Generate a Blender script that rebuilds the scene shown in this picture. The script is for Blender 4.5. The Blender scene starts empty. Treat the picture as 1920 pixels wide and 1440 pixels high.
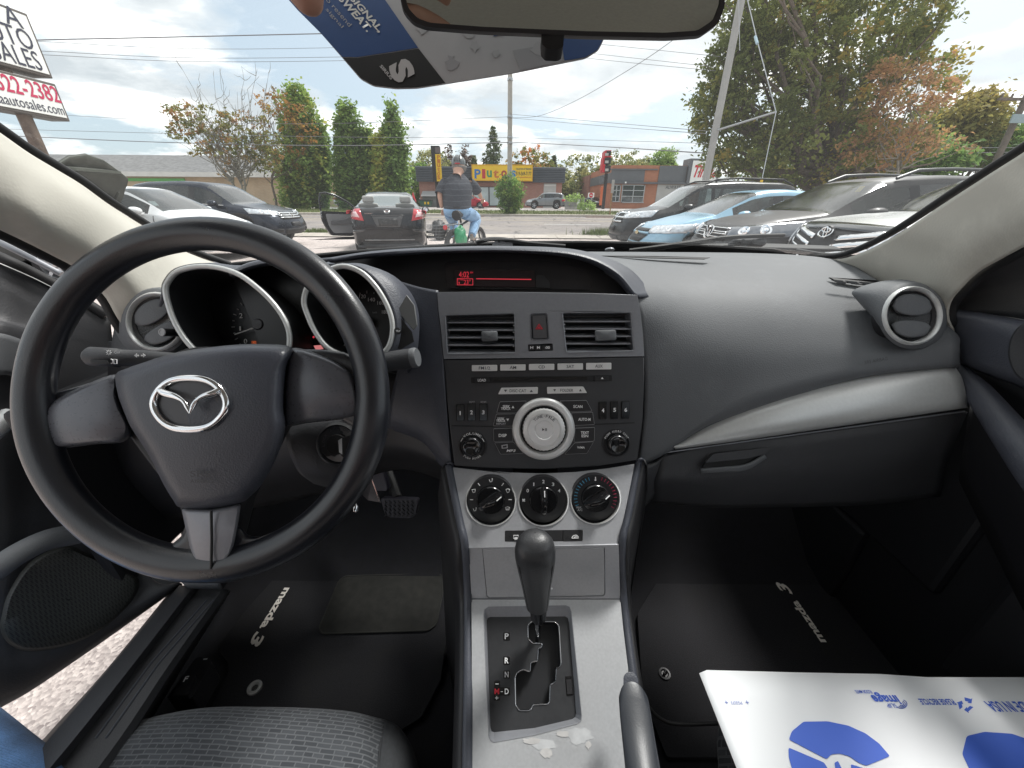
import bpy,bmesh,math,random
import numpy as np
from mathutils import Vector,Matrix,geometry
from mathutils.bvhtree import BVHTree
random.seed(11)
RNG=np.random.default_rng(11)
SC=bpy.context.scene
COL=SC.collection
R=math.radians
# ---------------------------------------------------------------- camera
FPX=720.0  # focal length in pixels of the 1920 px wide photograph
EYE,PITCH,ROLL=1.22,R(25.41),R(0.45)
CAM=Vector((-0.035,0.0,EYE))
FW=Vector((0,math.cos(PITCH),-math.sin(PITCH)))
_u=Vector((0,math.sin(PITCH),math.cos(PITCH)))
_r=Vector((1,0,0))
RX=_r*math.cos(ROLL)+_u*math.sin(ROLL)
UP=_u*math.cos(ROLL)-_r*math.sin(ROLL)
cd=bpy.data.cameras.new('camera')
cam=bpy.data.objects.new('camera',cd)
COL.objects.link(cam)
cam.matrix_world=Matrix.Translation(CAM)@Matrix((RX,UP,-FW)).transposed().to_4x4()
cd.sensor_width=36
cd.lens=36*FPX/1920
cd.clip_start,cd.clip_end=0.02,2000
SC.camera=cam
# ---------------------------------------------------------------- sky, sun, exposure
SUN_AZ,SUN_EL=R(42),R(55)  # ahead of the car, to the right, behind thin cloud
SUNV=Vector((math.sin(SUN_AZ)*math.cos(SUN_EL),math.cos(SUN_AZ)*math.cos(SUN_EL),math.sin(SUN_EL)))
W=bpy.data.worlds.new('World')
SC.world=W
W.use_nodes=True
nt=W.node_tree
nt.nodes.clear()
N=nt.nodes.new
L=nt.links.new
wo=N('ShaderNodeOutputWorld')
bg=N('ShaderNodeBackground')
L(bg.outputs[0],wo.inputs[0])
sky=N('ShaderNodeTexSky')
sky.sky_type='NISHITA'
sky.sun_disc=False
sky.sun_elevation,sky.sun_rotation=SUN_EL,SUN_AZ
sky.air_density,sky.dust_density,sky.ozone_density=1.0,1.6,1.2
tc=N('ShaderNodeTexCoord')
sep=N('ShaderNodeSeparateXYZ')
L(tc.outputs['Generated'],sep.inputs[0])
def wm(op,a,b=None,clamp=False):
    n=N('ShaderNodeMath');n.operation=op;n.use_clamp=clamp
    for i,v in enumerate((a,b)):
        if v is None:continue
        if isinstance(v,(int,float)):n.inputs[i].default_value=v
        else:L(v,n.inputs[i])
    return n.outputs[0]
zz=wm('ADD',wm('MAXIMUM',sep.outputs[2],0.0),0.16)
cmb=N('ShaderNodeCombineXYZ')
L(wm('DIVIDE',sep.outputs[0],zz),cmb.inputs[0])
L(wm('DIVIDE',sep.outputs[1],zz),cmb.inputs[1])
def wnoise(scale,detail,rough,off,dist=0.0):
    n=N('ShaderNodeTexNoise');mp=N('ShaderNodeMapping')
    mp.inputs['Location'].default_value=off
    L(cmb.outputs[0],mp.inputs[0]);L(mp.outputs[0],n.inputs['Vector'])
    n.inputs['Scale'].default_value=scale;n.inputs['Detail'].default_value=detail
    n.inputs['Roughness'].default_value=rough;n.inputs['Distortion'].default_value=dist
    return n.outputs['Fac']
def wramp(v,stops):
    n=N('ShaderNodeValToRGB');L(v,n.inputs[0])
    e=n.color_ramp.elements
    while len(e)<len(stops):e.new(0.5)
    for k,(p,c) in enumerate(stops):
        e[k].position=p
        e[k].color=(c,c,c,1) if isinstance(c,(int,float)) else (*c,1)
    return n.outputs[0]
def wmix(f,a,b):
    n=N('ShaderNodeMix');n.data_type='RGBA'
    if isinstance(f,(int,float)):n.inputs[0].default_value=f
    else:L(f,n.inputs[0])
    for k,v in ((6,a),(7,b)):
        if isinstance(v,tuple):n.inputs[k].default_value=(*v,1)
        else:L(v,n.inputs[k])
    return n.outputs[2]
cover=wramp(wnoise(1.15,9,0.56,(2.3,4.4,0.2),0.25),[(0.40,0.0),(0.52,1.0)])
shade=wramp(wnoise(1.7,7,0.55,(7.3,1.2,3.0),0.3),[(0.38,(0.44,0.48,0.51)),(0.48,(0.59,0.62,0.64)),(0.56,(0.98,0.98,0.97))])
skyc=N('ShaderNodeVectorMath');skyc.operation='SCALE'
L(sky.outputs[0],skyc.inputs[0]);skyc.inputs[3].default_value=0.095
cloudy=wmix(cover,wmix(0.66,skyc.outputs[0],(0.46,0.545,0.60)),shade)
dotn=N('ShaderNodeVectorMath');dotn.operation='DOT_PRODUCT'
L(tc.outputs['Generated'],dotn.inputs[0]);dotn.inputs[1].default_value=SUNV
glow=wm('POWER',wm('MAXIMUM',dotn.outputs['Value'],0.0),3.4)
veil=wm('MULTIPLY',glow,0.85,True)
final=wmix(veil,cloudy,(.92,.92,.91))
L(final,bg.inputs[0])
bg.inputs[1].default_value=1.0
sd=bpy.data.lights.new('sun','SUN')
sun=bpy.data.objects.new('sun',sd)
COL.objects.link(sun)
sd.energy,sd.angle,sd.color=2.5,R(11),(1.0,0.975,0.94)
sun.rotation_mode='QUATERNION'
sun.rotation_quaternion=SUNV.to_track_quat('Z','Y')
sun.location=(20,20,30)
vs=SC.view_settings
vs.view_transform,vs.look,vs.exposure,vs.gamma='Standard','None',0.66,1.0
vs.use_curve_mapping=False
SC.cycles.max_bounces=10
SC.cycles.transparent_max_bounces=24
SC.cycles.use_denoising=True
SC.cycles.sample_clamp_indirect=6.0
# ---------------------------------------------------------------- pixels of the photograph -> points of the place
def D(x,y):return FW+RX*((x-960)/FPX)+UP*((720-y)/FPX)
def at(x,y,d):return CAM+D(x,y)*d
def atY(x,y,Y):
    v=D(x,y);return CAM+v*(Y/v.y)
def atX(x,y,X):
    v=D(x,y);return CAM+v*((X-CAM.x)/v.x)
def atZ(x,y,z):
    v=D(x,y);return CAM+v*((z-EYE)/v.z)
def zg(Y):return 0.5*min(max((Y-12)/35.0,0),1)
# ---------------------------------------------------------------- materials
MATS={}
def nodes_of(name):
    m=bpy.data.materials.new(name);m.use_nodes=True
    t=m.node_tree
    b=t.nodes['Principled BSDF']
    return m,t,b
def mnode(t,kind,**kw):
    n=t.nodes.new(kind)
    for k,v in kw.items():
        if hasattr(n,k) and not k.startswith('in_'):setattr(n,k,v)
    return n
def M(name,col,rough=0.5,metal=0.0,var=None,bump=None,spec=0.5,coat=0.0,emit=None,sheen=0.0,dirt=None):
    """procedural material: var=(scale, amount), bump=(kind, scale, strength), dirt=(scale, colour, amount)"""
    if name in MATS:return MATS[name]
    m,t,b=nodes_of(name)
    lk=t.links.new
    b.inputs['Base Color'].default_value=(*col,1)
    b.inputs['Roughness'].default_value=rough
    b.inputs['Metallic'].default_value=metal
    b.inputs['Specular IOR Level'].default_value=spec
    b.inputs['Coat Weight'].default_value=coat
    b.inputs['Coat Roughness'].default_value=0.13
    b.inputs['Sheen Weight'].default_value=sheen
    if emit:
        b.inputs['Emission Color'].default_value=(*emit[:3],1);b.inputs['Emission Strength'].default_value=emit[3]
    c=mnode(t,'ShaderNodeTexCoord')
    out=None
    if var:
        n=mnode(t,'ShaderNodeTexNoise');n.inputs['Scale'].default_value=var[0];n.inputs['Detail'].default_value=6
        lk(c.outputs['Object'],n.inputs['Vector'])
        mr=mnode(t,'ShaderNodeMapRange');lk(n.outputs['Fac'],mr.inputs[0])
        mr.inputs[1].default_value=0.25;mr.inputs[2].default_value=0.75
        mr.inputs[3].default_value=1-var[1];mr.inputs[4].default_value=1+var[1]
        mx=mnode(t,'ShaderNodeVectorMath',operation='SCALE')
        mx.inputs[0].default_value=col;lk(mr.outputs[0],mx.inputs[3]);out=mx.outputs[0]
        mr2=mnode(t,'ShaderNodeMapRange');lk(n.outputs['Fac'],mr2.inputs[0])
        mr2.inputs[1].default_value=0.25;mr2.inputs[2].default_value=0.75
        mr2.inputs[3].default_value=max(0.02,rough-0.06);mr2.inputs[4].default_value=min(1,rough+0.06)
        lk(mr2.outputs[0],b.inputs['Roughness'])
    if dirt:
        n=mnode(t,'ShaderNodeTexNoise');n.inputs['Scale'].default_value=dirt[0];n.inputs['Detail'].default_value=9
        n.inputs['Roughness'].default_value=0.7
        lk(c.outputs['Object'],n.inputs['Vector'])
        mr=mnode(t,'ShaderNodeMapRange');lk(n.outputs['Fac'],mr.inputs[0])
        mr.inputs[1].default_value=0.52;mr.inputs[2].default_value=0.72;mr.inputs[4].default_value=dirt[2]
        mx=mnode(t,'ShaderNodeMix',data_type='RGBA');lk(mr.outputs[0],mx.inputs[0])
        if out:lk(out,mx.inputs[6])
        else:mx.inputs[6].default_value=(*col,1)
        mx.inputs[7].default_value=(*dirt[1],1);out=mx.outputs[2]
    if out:lk(out,b.inputs['Base Color'])
    if bump:
        kind,s,st=bump
        if kind=='noise':
            n=mnode(t,'ShaderNodeTexNoise');n.inputs['Scale'].default_value=s;n.inputs['Detail'].default_value=3
            h=n.outputs['Fac']
        elif kind=='grain':
            n=mnode(t,'ShaderNodeTexVoronoi',feature='SMOOTH_F1');n.inputs['Scale'].default_value=s
            n.inputs['Smoothness'].default_value=0.4
            h=n.outputs['Distance']
        elif kind=='wave':
            n=mnode(t,'ShaderNodeTexWave');n.inputs['Scale'].default_value=s;h=n.outputs['Fac']
        lk(c.outputs['Object'],n.inputs['Vector'])
        bp=mnode(t,'ShaderNodeBump');bp.inputs['Strength'].default_value=st;bp.inputs['Distance'].default_value=0.25/s
        lk(h,bp.inputs['Height']);lk(bp.outputs[0],b.inputs['Normal'])
    MATS[name]=m
    return m
def glass_mat(name,tint=(0.9,0.95,0.93),refl=0.06,opaque=0.0,body=(0.02,0.025,0.025),rough=0.0,dust_veil=0.0):
    if name in MATS:return MATS[name]
    m,t,b=nodes_of(name)
    lk=t.links.new
    t.nodes.remove(b)
    o=[n for n in t.nodes if n.type=='OUTPUT_MATERIAL'][0]
    tr=mnode(t,'ShaderNodeBsdfTransparent');tr.inputs[0].default_value=(*tint,1)
    inner=tr.outputs[0]
    if opaque:
        df=mnode(t,'ShaderNodeBsdfDiffuse');df.inputs[0].default_value=(*body,1)
        mx=mnode(t,'ShaderNodeMixShader');mx.inputs[0].default_value=opaque
        lk(tr.outputs[0],mx.inputs[1]);lk(df.outputs[0],mx.inputs[2]);inner=mx.outputs[0]
    if dust_veil:
        tl=mnode(t,'ShaderNodeBsdfTranslucent');tl.inputs[0].default_value=(.8,.8,.8,1)  # translucent film: dust on the pane, added also as a veil of haze
        m0=mnode(t,'ShaderNodeMixShader');m0.inputs[0].default_value=dust_veil;lk(inner,m0.inputs[1]);lk(tl.outputs[0],m0.inputs[2]);inner=m0.outputs[0]
    gl=mnode(t,'ShaderNodeBsdfGlossy');gl.inputs['Roughness'].default_value=rough
    lw=mnode(t,'ShaderNodeFresnel');lw.inputs[0].default_value=1.45
    ad=mnode(t,'ShaderNodeMath',operation='MULTIPLY_ADD');ad.use_clamp=True
    lk(lw.outputs[0],ad.inputs[0]);ad.inputs[1].default_value=refl*16;ad.inputs[2].default_value=0.0
    m2=mnode(t,'ShaderNodeMixShader');lk(ad.outputs[0],m2.inputs[0])
    lk(inner,m2.inputs[1]);lk(gl.outputs[0],m2.inputs[2]);lk(m2.outputs[0],o.inputs[0])
    MATS[name]=m
    return m
# ---------------------------------------------------------------- object helpers
ORG={}
def link(o):
    COL.objects.link(o);return o
def thing(name,label,cat,loc=(0,0,0),rotz=0.0,group=None,local=False):
    """an Empty at the thing's base; its parts are children"""
    o=bpy.data.objects.new(name,None);link(o)
    o.empty_display_size=0.2
    o.location=loc;o.rotation_euler=(0,0,rotz)
    o['label']=label;o['category']=cat
    if group:o['group']=group
    ORG[o.name]=Vector((0,0,0)) if (local or rotz) else Vector(loc)
    return o
def tag(o,label=None,cat=None,group=None,kind=None):
    for k,v in (('label',label),('category',cat),('group',group),('kind',kind)):
        if v:o[k]=v
    return o
def from_mesh(name,me,mat,parent=None):
    if mat is not None:
        for mm in (mat if isinstance(mat,(list,tuple)) else [mat]):me.materials.append(mm)
    o=bpy.data.objects.new(name,me);link(o)
    if parent is not None:
        o.parent=parent
        ORG[o.name]=ORG[parent.name]
    return o
def dup_tree(src,parent=None):
    c=src.copy();link(c)
    if parent is not None:c.parent=parent
    for ch in [x for x in src.children]:
        dup_tree(ch,c)
    return c
class G:
    """collects points and faces, links them as ONE mesh object"""
    def __init__(s):s.v=[];s.f=[];s.mi=[]
    def add(s,vs,fs,mi=0):
        b=len(s.v);s.v+=[Vector(p) for p in vs];s.f+=[tuple(i+b for i in f) for f in fs];s.mi+=[mi]*len(fs)
        return s
    def box(s,c,size,ax=None,mi=0):
        X,Y,Z=ax or (Vector((1,0,0)),Vector((0,1,0)),Vector((0,0,1)))
        c=Vector(c);a,b,d=[k/2 for k in size]
        vs=[c+X*(i*a)+Y*(j*b)+Z*(k*d) for i in (-1,1) for j in (-1,1) for k in (-1,1)]
        return s.add(vs,[(0,1,3,2),(4,6,7,5),(0,4,5,1),(2,3,7,6),(0,2,6,4),(1,5,7,3)],mi)
    def hexa(s,p,mi=0):
        """eight points: front loop of four, back loop of four"""
        return s.add(p,[(0,1,2,3),(7,6,5,4),(0,4,5,1),(1,5,6,2),(2,6,7,3),(3,7,4,0)],mi)
    def tube(s,pts,r,n=8,closed=False,caps=True,flat=1.0,mi=0):
        pts=[Vector(p) for p in pts];m=len(pts)
        rr=r if isinstance(r,(list,tuple)) else [r]*m
        vs=[];ref=None
        for i in range(m):
            a=pts[(i-1)%m] if (closed or i>0) else pts[i]
            b=pts[(i+1)%m] if (closed or i<m-1) else pts[i]
            t=(b-a).normalized()
            if ref is None:
                ref=Vector((0,0,1)) if abs(t.z)<0.9 else Vector((1,0,0))
            u=(ref-t*ref.dot(t)).normalized();w=t.cross(u);ref=u
            vs+=[pts[i]+(u*math.cos(k*2*math.pi/n)+w*(flat*math.sin(k*2*math.pi/n)))*rr[i] for k in range(n)]
        fs=[]
        for i in range(m if closed else m-1):
            j=(i+1)%m
            for k in range(n):
                l=(k+1)%n
                fs.append((i*n+k,i*n+l,j*n+l,j*n+k))
        if caps and not closed:
            fs+=[tuple(range(n-1,-1,-1)),tuple((m-1)*n+k for k in range(n))]
        return s.add(vs,fs,mi)
    def lathe(s,c,axis,prof,n=32,mi=0,ref=None):
        """prof: (radius, height along axis) pairs"""
        c=Vector(c);a=Vector(axis).normalized()
        ref=Vector(ref) if ref is not None else (Vector((0,0,1)) if abs(a.z)<0.9 else Vector((1,0,0)))
        u=(ref-a*ref.dot(a)).normalized();w=a.cross(u)
        vs=[];m=len(prof)
        for r_,h in prof:
            vs+=[c+a*h+(u*math.cos(k*2*math.pi/n)+w*math.sin(k*2*math.pi/n))*max(r_,1e-5) for k in range(n)]
        fs=[(i*n+k,i*n+(k+1)%n,(i+1)*n+(k+1)%n,(i+1)*n+k) for i in range(m-1) for k in range(n)]
        if prof[0][0]>1e-4 and prof[0][0]!=prof[-1][0]:fs.append(tuple(range(n-1,-1,-1)))
        if prof[-1][0]>1e-4 and prof[0][0]!=prof[-1][0]:fs.append(tuple((m-1)*n+k for k in range(n)))
        return s.add(vs,fs,mi)
    def grid(s,rows,closed=False,mi=0):
        n=len(rows[0]);vs=[p for r_ in rows for p in r_];fs=[]
        for i in range(len(rows)-1):
            for k in range(n if closed else n-1):
                l=(k+1)%n
                fs.append((i*n+k,i*n+l,(i+1)*n+l,(i+1)*n+k))
        return s.add(vs,fs,mi)
    def prism(s,poly,vec,holes=(),mi=0):
        loops=[[Vector(p) for p in poly]]+[[Vector(p) for p in h] for h in holes]
        vec=Vector(vec)
        flat=[p for l in loops for p in l]
        tris=geometry.tessellate_polygon(loops)
        n=len(flat);fs=[]
        for t in tris:
            fs.append(tuple(t));fs.append(tuple(i+n for i in reversed(t)))
        b=0
        for l in loops:
            m=len(l)
            fs+=[(b+i,b+(i+1)%m,b+(i+1)%m+n,b+i+n) for i in range(m)]
            b+=m
        return s.add(flat+[p+vec for p in flat],fs,mi)
    def obj(s,name,mat,parent=None,smooth=35,bevel=0,seg=2,weld=True,subsurf=0,solid=0,fix=True):
        me=bpy.data.meshes.new(name)
        o0=ORG[parent.name] if parent is not None else Vector((0,0,0))
        me.from_pydata([tuple(p-o0) for p in s.v],[],s.f)
        if any(s.mi):me.polygons.foreach_set('material_index',s.mi)
        if fix:
            bm=bmesh.new();bm.from_mesh(me)
            if weld:bmesh.ops.remove_doubles(bm,verts=bm.verts,dist=1e-5)
            bmesh.ops.recalc_face_normals(bm,faces=bm.faces)
            bm.to_mesh(me);bm.free()
        if smooth is not None:
            me.shade_smooth()
            if smooth<180:me.set_sharp_from_angle(angle=R(smooth))
        o=from_mesh(name,me,mat,parent)
        if solid:
            md=o.modifiers.new('solid','SOLIDIFY');md.thickness=solid;md.offset=0
        if bevel:
            md=o.modifiers.new('bevel','BEVEL');md.width=bevel;md.segments=seg;md.limit_method='ANGLE';md.angle_limit=R(40)
        if subsurf:
            md=o.modifiers.new('sub','SUBSURF');md.levels=md.render_levels=subsurf
        return o
def cr(pts,n,closed=False):
    """Catmull-Rom resample of tuples/Vectors to n points"""
    P=[np.array(p,float) for p in pts];m=len(P)
    out=[]
    spans=m if closed else m-1
    for i in range(n):
        t=i*spans/(n if closed else n-1)
        k=min(int(t),spans-1);f=t-k
        if closed:p0,p1,p2,p3=P[(k-1)%m],P[k%m],P[(k+1)%m],P[(k+2)%m]
        else:
            p1,p2=P[k],P[k+1]
            p0=P[k-1] if k>0 else 2*p1-p2
            p3=P[k+2] if k+2<m else 2*p2-p1
        out.append(tuple(0.5*(2*p1+(p2-p0)*f+(2*p0-5*p1+4*p2-p3)*f*f+(3*p1-p0-3*p2+p3)*f**3)))
    return out
def rounded(poly,r,n=4):
    """round the corners of a 2-D polygon by r"""
    out=[];m=len(poly)
    for i in range(m):
        a,b,c=[Vector(poly[k%m][:2]) for k in (i-1,i,i+1)]
        e1,e2=(a-b),(c-b)
        q=min(r,e1.length*.45,e2.length*.45)
        s,t=b+e1.normalized()*q,b+e2.normalized()*q
        for k in range(n+1):
            f=k/n
            p=s.lerp(b,f).lerp(b.lerp(t,f),f)
            out.append((p.x,p.y))
    return out
def ell(cx,cy,rx,ry,n=40,a0=0.0):
    return [(cx+rx*math.cos(a0+2*math.pi*k/n),cy+ry*math.sin(a0+2*math.pi*k/n)) for k in range(n)]
def text(s,c,right,up,w,h,mat,parent,name='lettering',ext=0.0004,shear=0.0,bold=0.0,fit=True):
    """flat lettering, scaled to the width w and height h, centred on c"""
    cu=bpy.data.curves.new('t','FONT');cu.body=s;cu.align_x='CENTER';cu.align_y='CENTER'
    cu.resolution_u=3;cu.shear=shear;cu.offset=bold
    ob=bpy.data.objects.new('t',cu)
    me=bpy.data.meshes.new_from_object(ob)
    bpy.data.objects.remove(ob);bpy.data.curves.remove(cu)
    n=len(me.vertices);a=np.zeros(n*3);me.vertices.foreach_get('co',a);a=a.reshape(-1,3)
    lo,hi=a.min(0),a.max(0)
    sx=w/max(hi[0]-lo[0],1e-6);sy=h/max(hi[1]-lo[1],1e-6)
    if not fit:sx=sy
    mid=(lo+hi)/2
    rt,u=Vector(right).normalized(),Vector(up).normalized()
    nn=rt.cross(u).normalized()
    c=Vector(c)-(ORG[parent.name] if parent is not None else Vector())
    P=np.array(c)[None]+np.outer((a[:,0]-mid[0])*sx,np.array(rt))+np.outer((a[:,1]-mid[1])*sy,np.array(u))+np.array(nn)[None]*ext
    me.vertices.foreach_set('co',P.ravel());me.update()
    me.name=name
    return from_mesh(name,me,mat,parent)
def structure(o,name=None):
    o['kind']='structure';return o
# ================================================================ SETTING: ground, road, verge
def ground_mat(name,a,b_,c_,scale,rough=0.9,cracks=0.0,stone=0.0):
    m,t,b=nodes_of(name);lk=t.links.new
    c=mnode(t,'ShaderNodeTexCoord')
    n1=mnode(t,'ShaderNodeTexNoise');n1.inputs['Scale'].default_value=scale;n1.inputs['Detail'].default_value=8
    n2=mnode(t,'ShaderNodeTexNoise');n2.inputs['Scale'].default_value=0.35;n2.inputs['Detail'].default_value=6
    v=mnode(t,'ShaderNodeTexVoronoi');v.inputs['Scale'].default_value=120
    for n in (n1,n2,v):lk(c.outputs['Object'],n.inputs['Vector'])
    r1=mnode(t,'ShaderNodeValToRGB');lk(n1.outputs['Fac'],r1.inputs[0])
    r1.color_ramp.elements[0].position=0.35;r1.color_ramp.elements[1].position=0.66
    r1.color_ramp.elements[0].color=(*a,1);r1.color_ramp.elements[1].color=(*b_,1)
    r2=mnode(t,'ShaderNodeMapRange');lk(n2.outputs['Fac'],r2.inputs[0])
    r2.inputs[1].default_value=0.45;r2.inputs[2].default_value=0.65;r2.inputs[4].default_value=0.5
    mx=mnode(t,'ShaderNodeMix',data_type='RGBA');lk(r2.outputs[0],mx.inputs[0]);lk(r1.outputs[0],mx.inputs[6]);mx.inputs[7].default_value=(*c_,1)
    out=mx.outputs[2]
    if stone:
        r3=mnode(t,'ShaderNodeValToRGB');lk(v.outputs['Color'],r3.inputs[0])
        r3.color_ramp.elements[0].color=(0.55,0.48,0.48,1);r3.color_ramp.elements[1].color=(1.5,1.4,1.36,1)
        mm=mnode(t,'ShaderNodeMix',data_type='RGBA',blend_type='MULTIPLY');mm.inputs[0].default_value=stone
        lk(out,mm.inputs[6]);lk(r3.outputs[0],mm.inputs[7]);out=mm.outputs[2]
    if cracks:
        vc=mnode(t,'ShaderNodeTexVoronoi',feature='DISTANCE_TO_EDGE');vc.inputs['Scale'].default_value=0.42
        nd=mnode(t,'ShaderNodeTexNoise');nd.inputs['Scale'].default_value=1.7
        ma=mnode(t,'ShaderNodeVectorMath',operation='MULTIPLY_ADD');lk(nd.outputs['Color'],ma.inputs[0])
        lk(c.outputs['Object'],nd.inputs['Vector']);ma.inputs[1].default_value=(.8,.8,.8);lk(c.outputs['Object'],ma.inputs[2]);lk(ma.outputs[0],vc.inputs['Vector'])
        r4=mnode(t,'ShaderNodeMapRange');lk(vc.outputs['Distance'],r4.inputs[0]);r4.inputs[1].default_value=0.004;r4.inputs[2].default_value=0.016
        r4.inputs[3].default_value=cracks;r4.inputs[4].default_value=0
        m4=mnode(t,'ShaderNodeMix',data_type='RGBA');lk(r4.outputs[0],m4.inputs[0]);lk(out,m4.inputs[6]);m4.inputs[7].default_value=(0.05,0.05,0.05,1);out=m4.outputs[2]
    lk(out,b.inputs['Base Color']);b.inputs['Roughness'].default_value=rough;b.inputs['Specular IOR Level'].default_value=0.25
    bp=mnode(t,'ShaderNodeBump');bp.inputs['Strength'].default_value=0.5;bp.inputs['Distance'].default_value=0.006
    lk(v.outputs['Distance'],bp.inputs['Height']);lk(bp.outputs[0],b.inputs['Normal'])
    return m
MAT_LOT=ground_mat('pale_worn_asphalt',(0.46,0.435,0.415),(0.60,0.565,0.54),(0.40,0.38,0.36),9,stone=0.85,cracks=0.35)
MAT_ROAD=ground_mat('road_asphalt',(0.215,0.20,0.195),(0.28,0.265,0.255),(0.34,0.31,0.27),5,stone=0.4,cracks=0.75)
MAT_WALK=ground_mat('concrete_kerb',(0.42,0.39,0.345),(0.52,0.48,0.43),(0.36,0.33,0.28),3,stone=0.3)
MAT_FARLOT=ground_mat('far_lot_asphalt',(0.32,0.30,0.29),(0.40,0.38,0.36),(0.44,0.42,0.40),2,stone=0.3)
MAT_SOIL=M('turf',(0.115,0.135,0.045),0.95,var=(1.3,0.45),dirt=(2.2,(0.24,0.20,0.10),0.7))
MAT_LINE=M('road_paint',(0.72,0.71,0.67),0.7,dirt=(3,(0.3,0.28,0.26),0.8))
MAT_LINEY=M('road_paint_yellow',(0.62,0.50,0.28),0.7,dirt=(3,(0.3,0.28,0.26),0.9))
def sheet(name,x0,x1,ys,mat,dz=0.0,nx=2):
    g=G()
    rows=[[Vector((x0+(x1-x0)*k/nx,y,zg(y)+dz)) for k in range(nx+1)] for y in ys]
    g.grid(rows)
    return structure(g.obj(name,mat,smooth=180,fix=False))
sheet('ground',-400,400,[-120,-40,0,12,15.6,47,60,90,700],MAT_LOT,-0.012)
sheet('road',-300,300,[15.8,20,25,30.4],MAT_ROAD,-0.004)
sheet('verge',-300,300,[30.75,34,38.6],MAT_SOIL,0.10)
sheet('far_lot',-300,300,[38.6,43,47,60,110],MAT_FARLOT,0.0)
def kerb(name,y0,y1,h):
    g=G()
    prof=[(y0,-0.05),(y0,h-0.02),(y0+.03,h),(y1,h)]
    g.grid([[Vector((-300,y,zg(y)+z)) for y,z in prof],[Vector((300,y,zg(y)+z)) for y,z in prof]])
    structure(g.obj(name,MAT_WALK,smooth=None,fix=False))
kerb('kerb',30.4,30.78,0.13)
g=G()
for y0,y1,h in ((14.55,15.6,0.05),):
    for k in range(-60,60):
        x0=k*1.55
        g.add([(x0+.012,y0,zg(y0)+h*.4),(x0+1.538,y0,zg(y0)+h*.4),(x0+1.538,y1,zg(y1)+h),(x0+.012,y1,zg(y1)+h)],[(0,1,2,3)])
o=g.obj('pavement',MAT_WALK,smooth=None,fix=False);o['kind']='structure'
g=G()
for k in range(-14,18):
    x0=k*9.0+1.6
    for yy in (22.0,):
        g.add([(x0,yy,zg(yy)+.002),(x0+3,yy,zg(yy)+.002),(x0+3,yy+.16,zg(yy+.16)+.002),(x0,yy+.16,zg(yy+.16)+.002)],[(0,1,2,3)])
o=g.obj('lane_marking',MAT_LINE,smooth=None,fix=False);o['kind']='structure'
g=G()
for yy in (25.2,27.9):
    g.add([(-250,yy,zg(yy)+.003),(250,yy,zg(yy)+.003),(250,yy+.13,zg(yy+.13)+.003),(-250,yy+.13,zg(yy+.13)+.003)],[(0,1,2,3)])
o=g.obj('turning_lane_line',MAT_LINEY,smooth=None,fix=False);o['kind']='structure'
# drain covers at the far kerb
for px in (883,1123):
    p=atY(px,407,29.9)
    g=G();g.box((p.x,29.9,zg(29.9)+.004),(1.9,.75,.02));o=g.obj('drain_cover',M('rusty_iron',(0.16,0.075,0.045),0.8,var=(6,.4)),smooth=None)
    tag(o,'rusty drain plate in the gutter '+('by the utility pole with the bush' if px<1000 else 'in front of the black parked minivan'),'drain cover')
# grass as blades
def blades(name,pts,h,w,mat):
    n=len(pts);P=np.array(pts)
    a=RNG.uniform(0,2*math.pi,n);hh=h*RNG.uniform(.45,1.2,n);lean=RNG.normal(0,.35,(n,2))*hh[:,None]
    dx,dy=np.cos(a)*w/2,np.sin(a)*w/2
    V=np.zeros((n,3,3))
    V[:,0]=P+np.stack([dx,dy,0*dx],1);V[:,1]=P-np.stack([dx,dy,0*dx],1)
    V[:,2]=P+np.stack([lean[:,0],lean[:,1],hh],1)
    me=bpy.data.meshes.new(name)
    me.from_pydata(V.reshape(-1,3).tolist(),[],np.arange(3*n).reshape(-1,3).tolist())
    o=from_mesh(name,me,mat);o['kind']='stuff';return o
MAT_GRASS=M('grass_blade',(0.13,0.17,0.045),0.7,var=(0.8,0.5))
MAT_GRASSD=M('dry_grass_blade',(0.24,0.21,0.09),0.8,var=(0.8,0.4))
pts=[(x,y,zg(y)+.1) for x,y in zip(RNG.uniform(-32,26,15000),RNG.uniform(30.8,38.5,15000))]
tag(blades('verge_grass',pts[:11000],.13,.05,MAT_GRASS),'short green grass along the far side of the road','grass')
tag(blades('verge_dry_grass',pts[11000:],.11,.05,MAT_GRASSD),'dry straw coloured grass mixed along the road verge','grass')
def tuft_pts(x,y,rx,ry,n):
    q=RNG.normal(0,.45,(n,2));return [(x+a*rx,y+b*ry,zg(y)) for a,b in q]
p=atZ(590,436,0.06);q=atZ(1128,442,0.06)
tag(blades('weed_tuft',tuft_pts(p.x,p.y,1.2,.4,900),.16,.03,MAT_GRASS),'weedy grass tuft at the pavement beside the navy SUV','grass')
tag(blades('weed_tuft',tuft_pts(q.x,q.y,.8,.4,700),.3,.03,MAT_GRASS),'weedy grass tuft at the pavement by the nose of the black minivan','grass')
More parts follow.
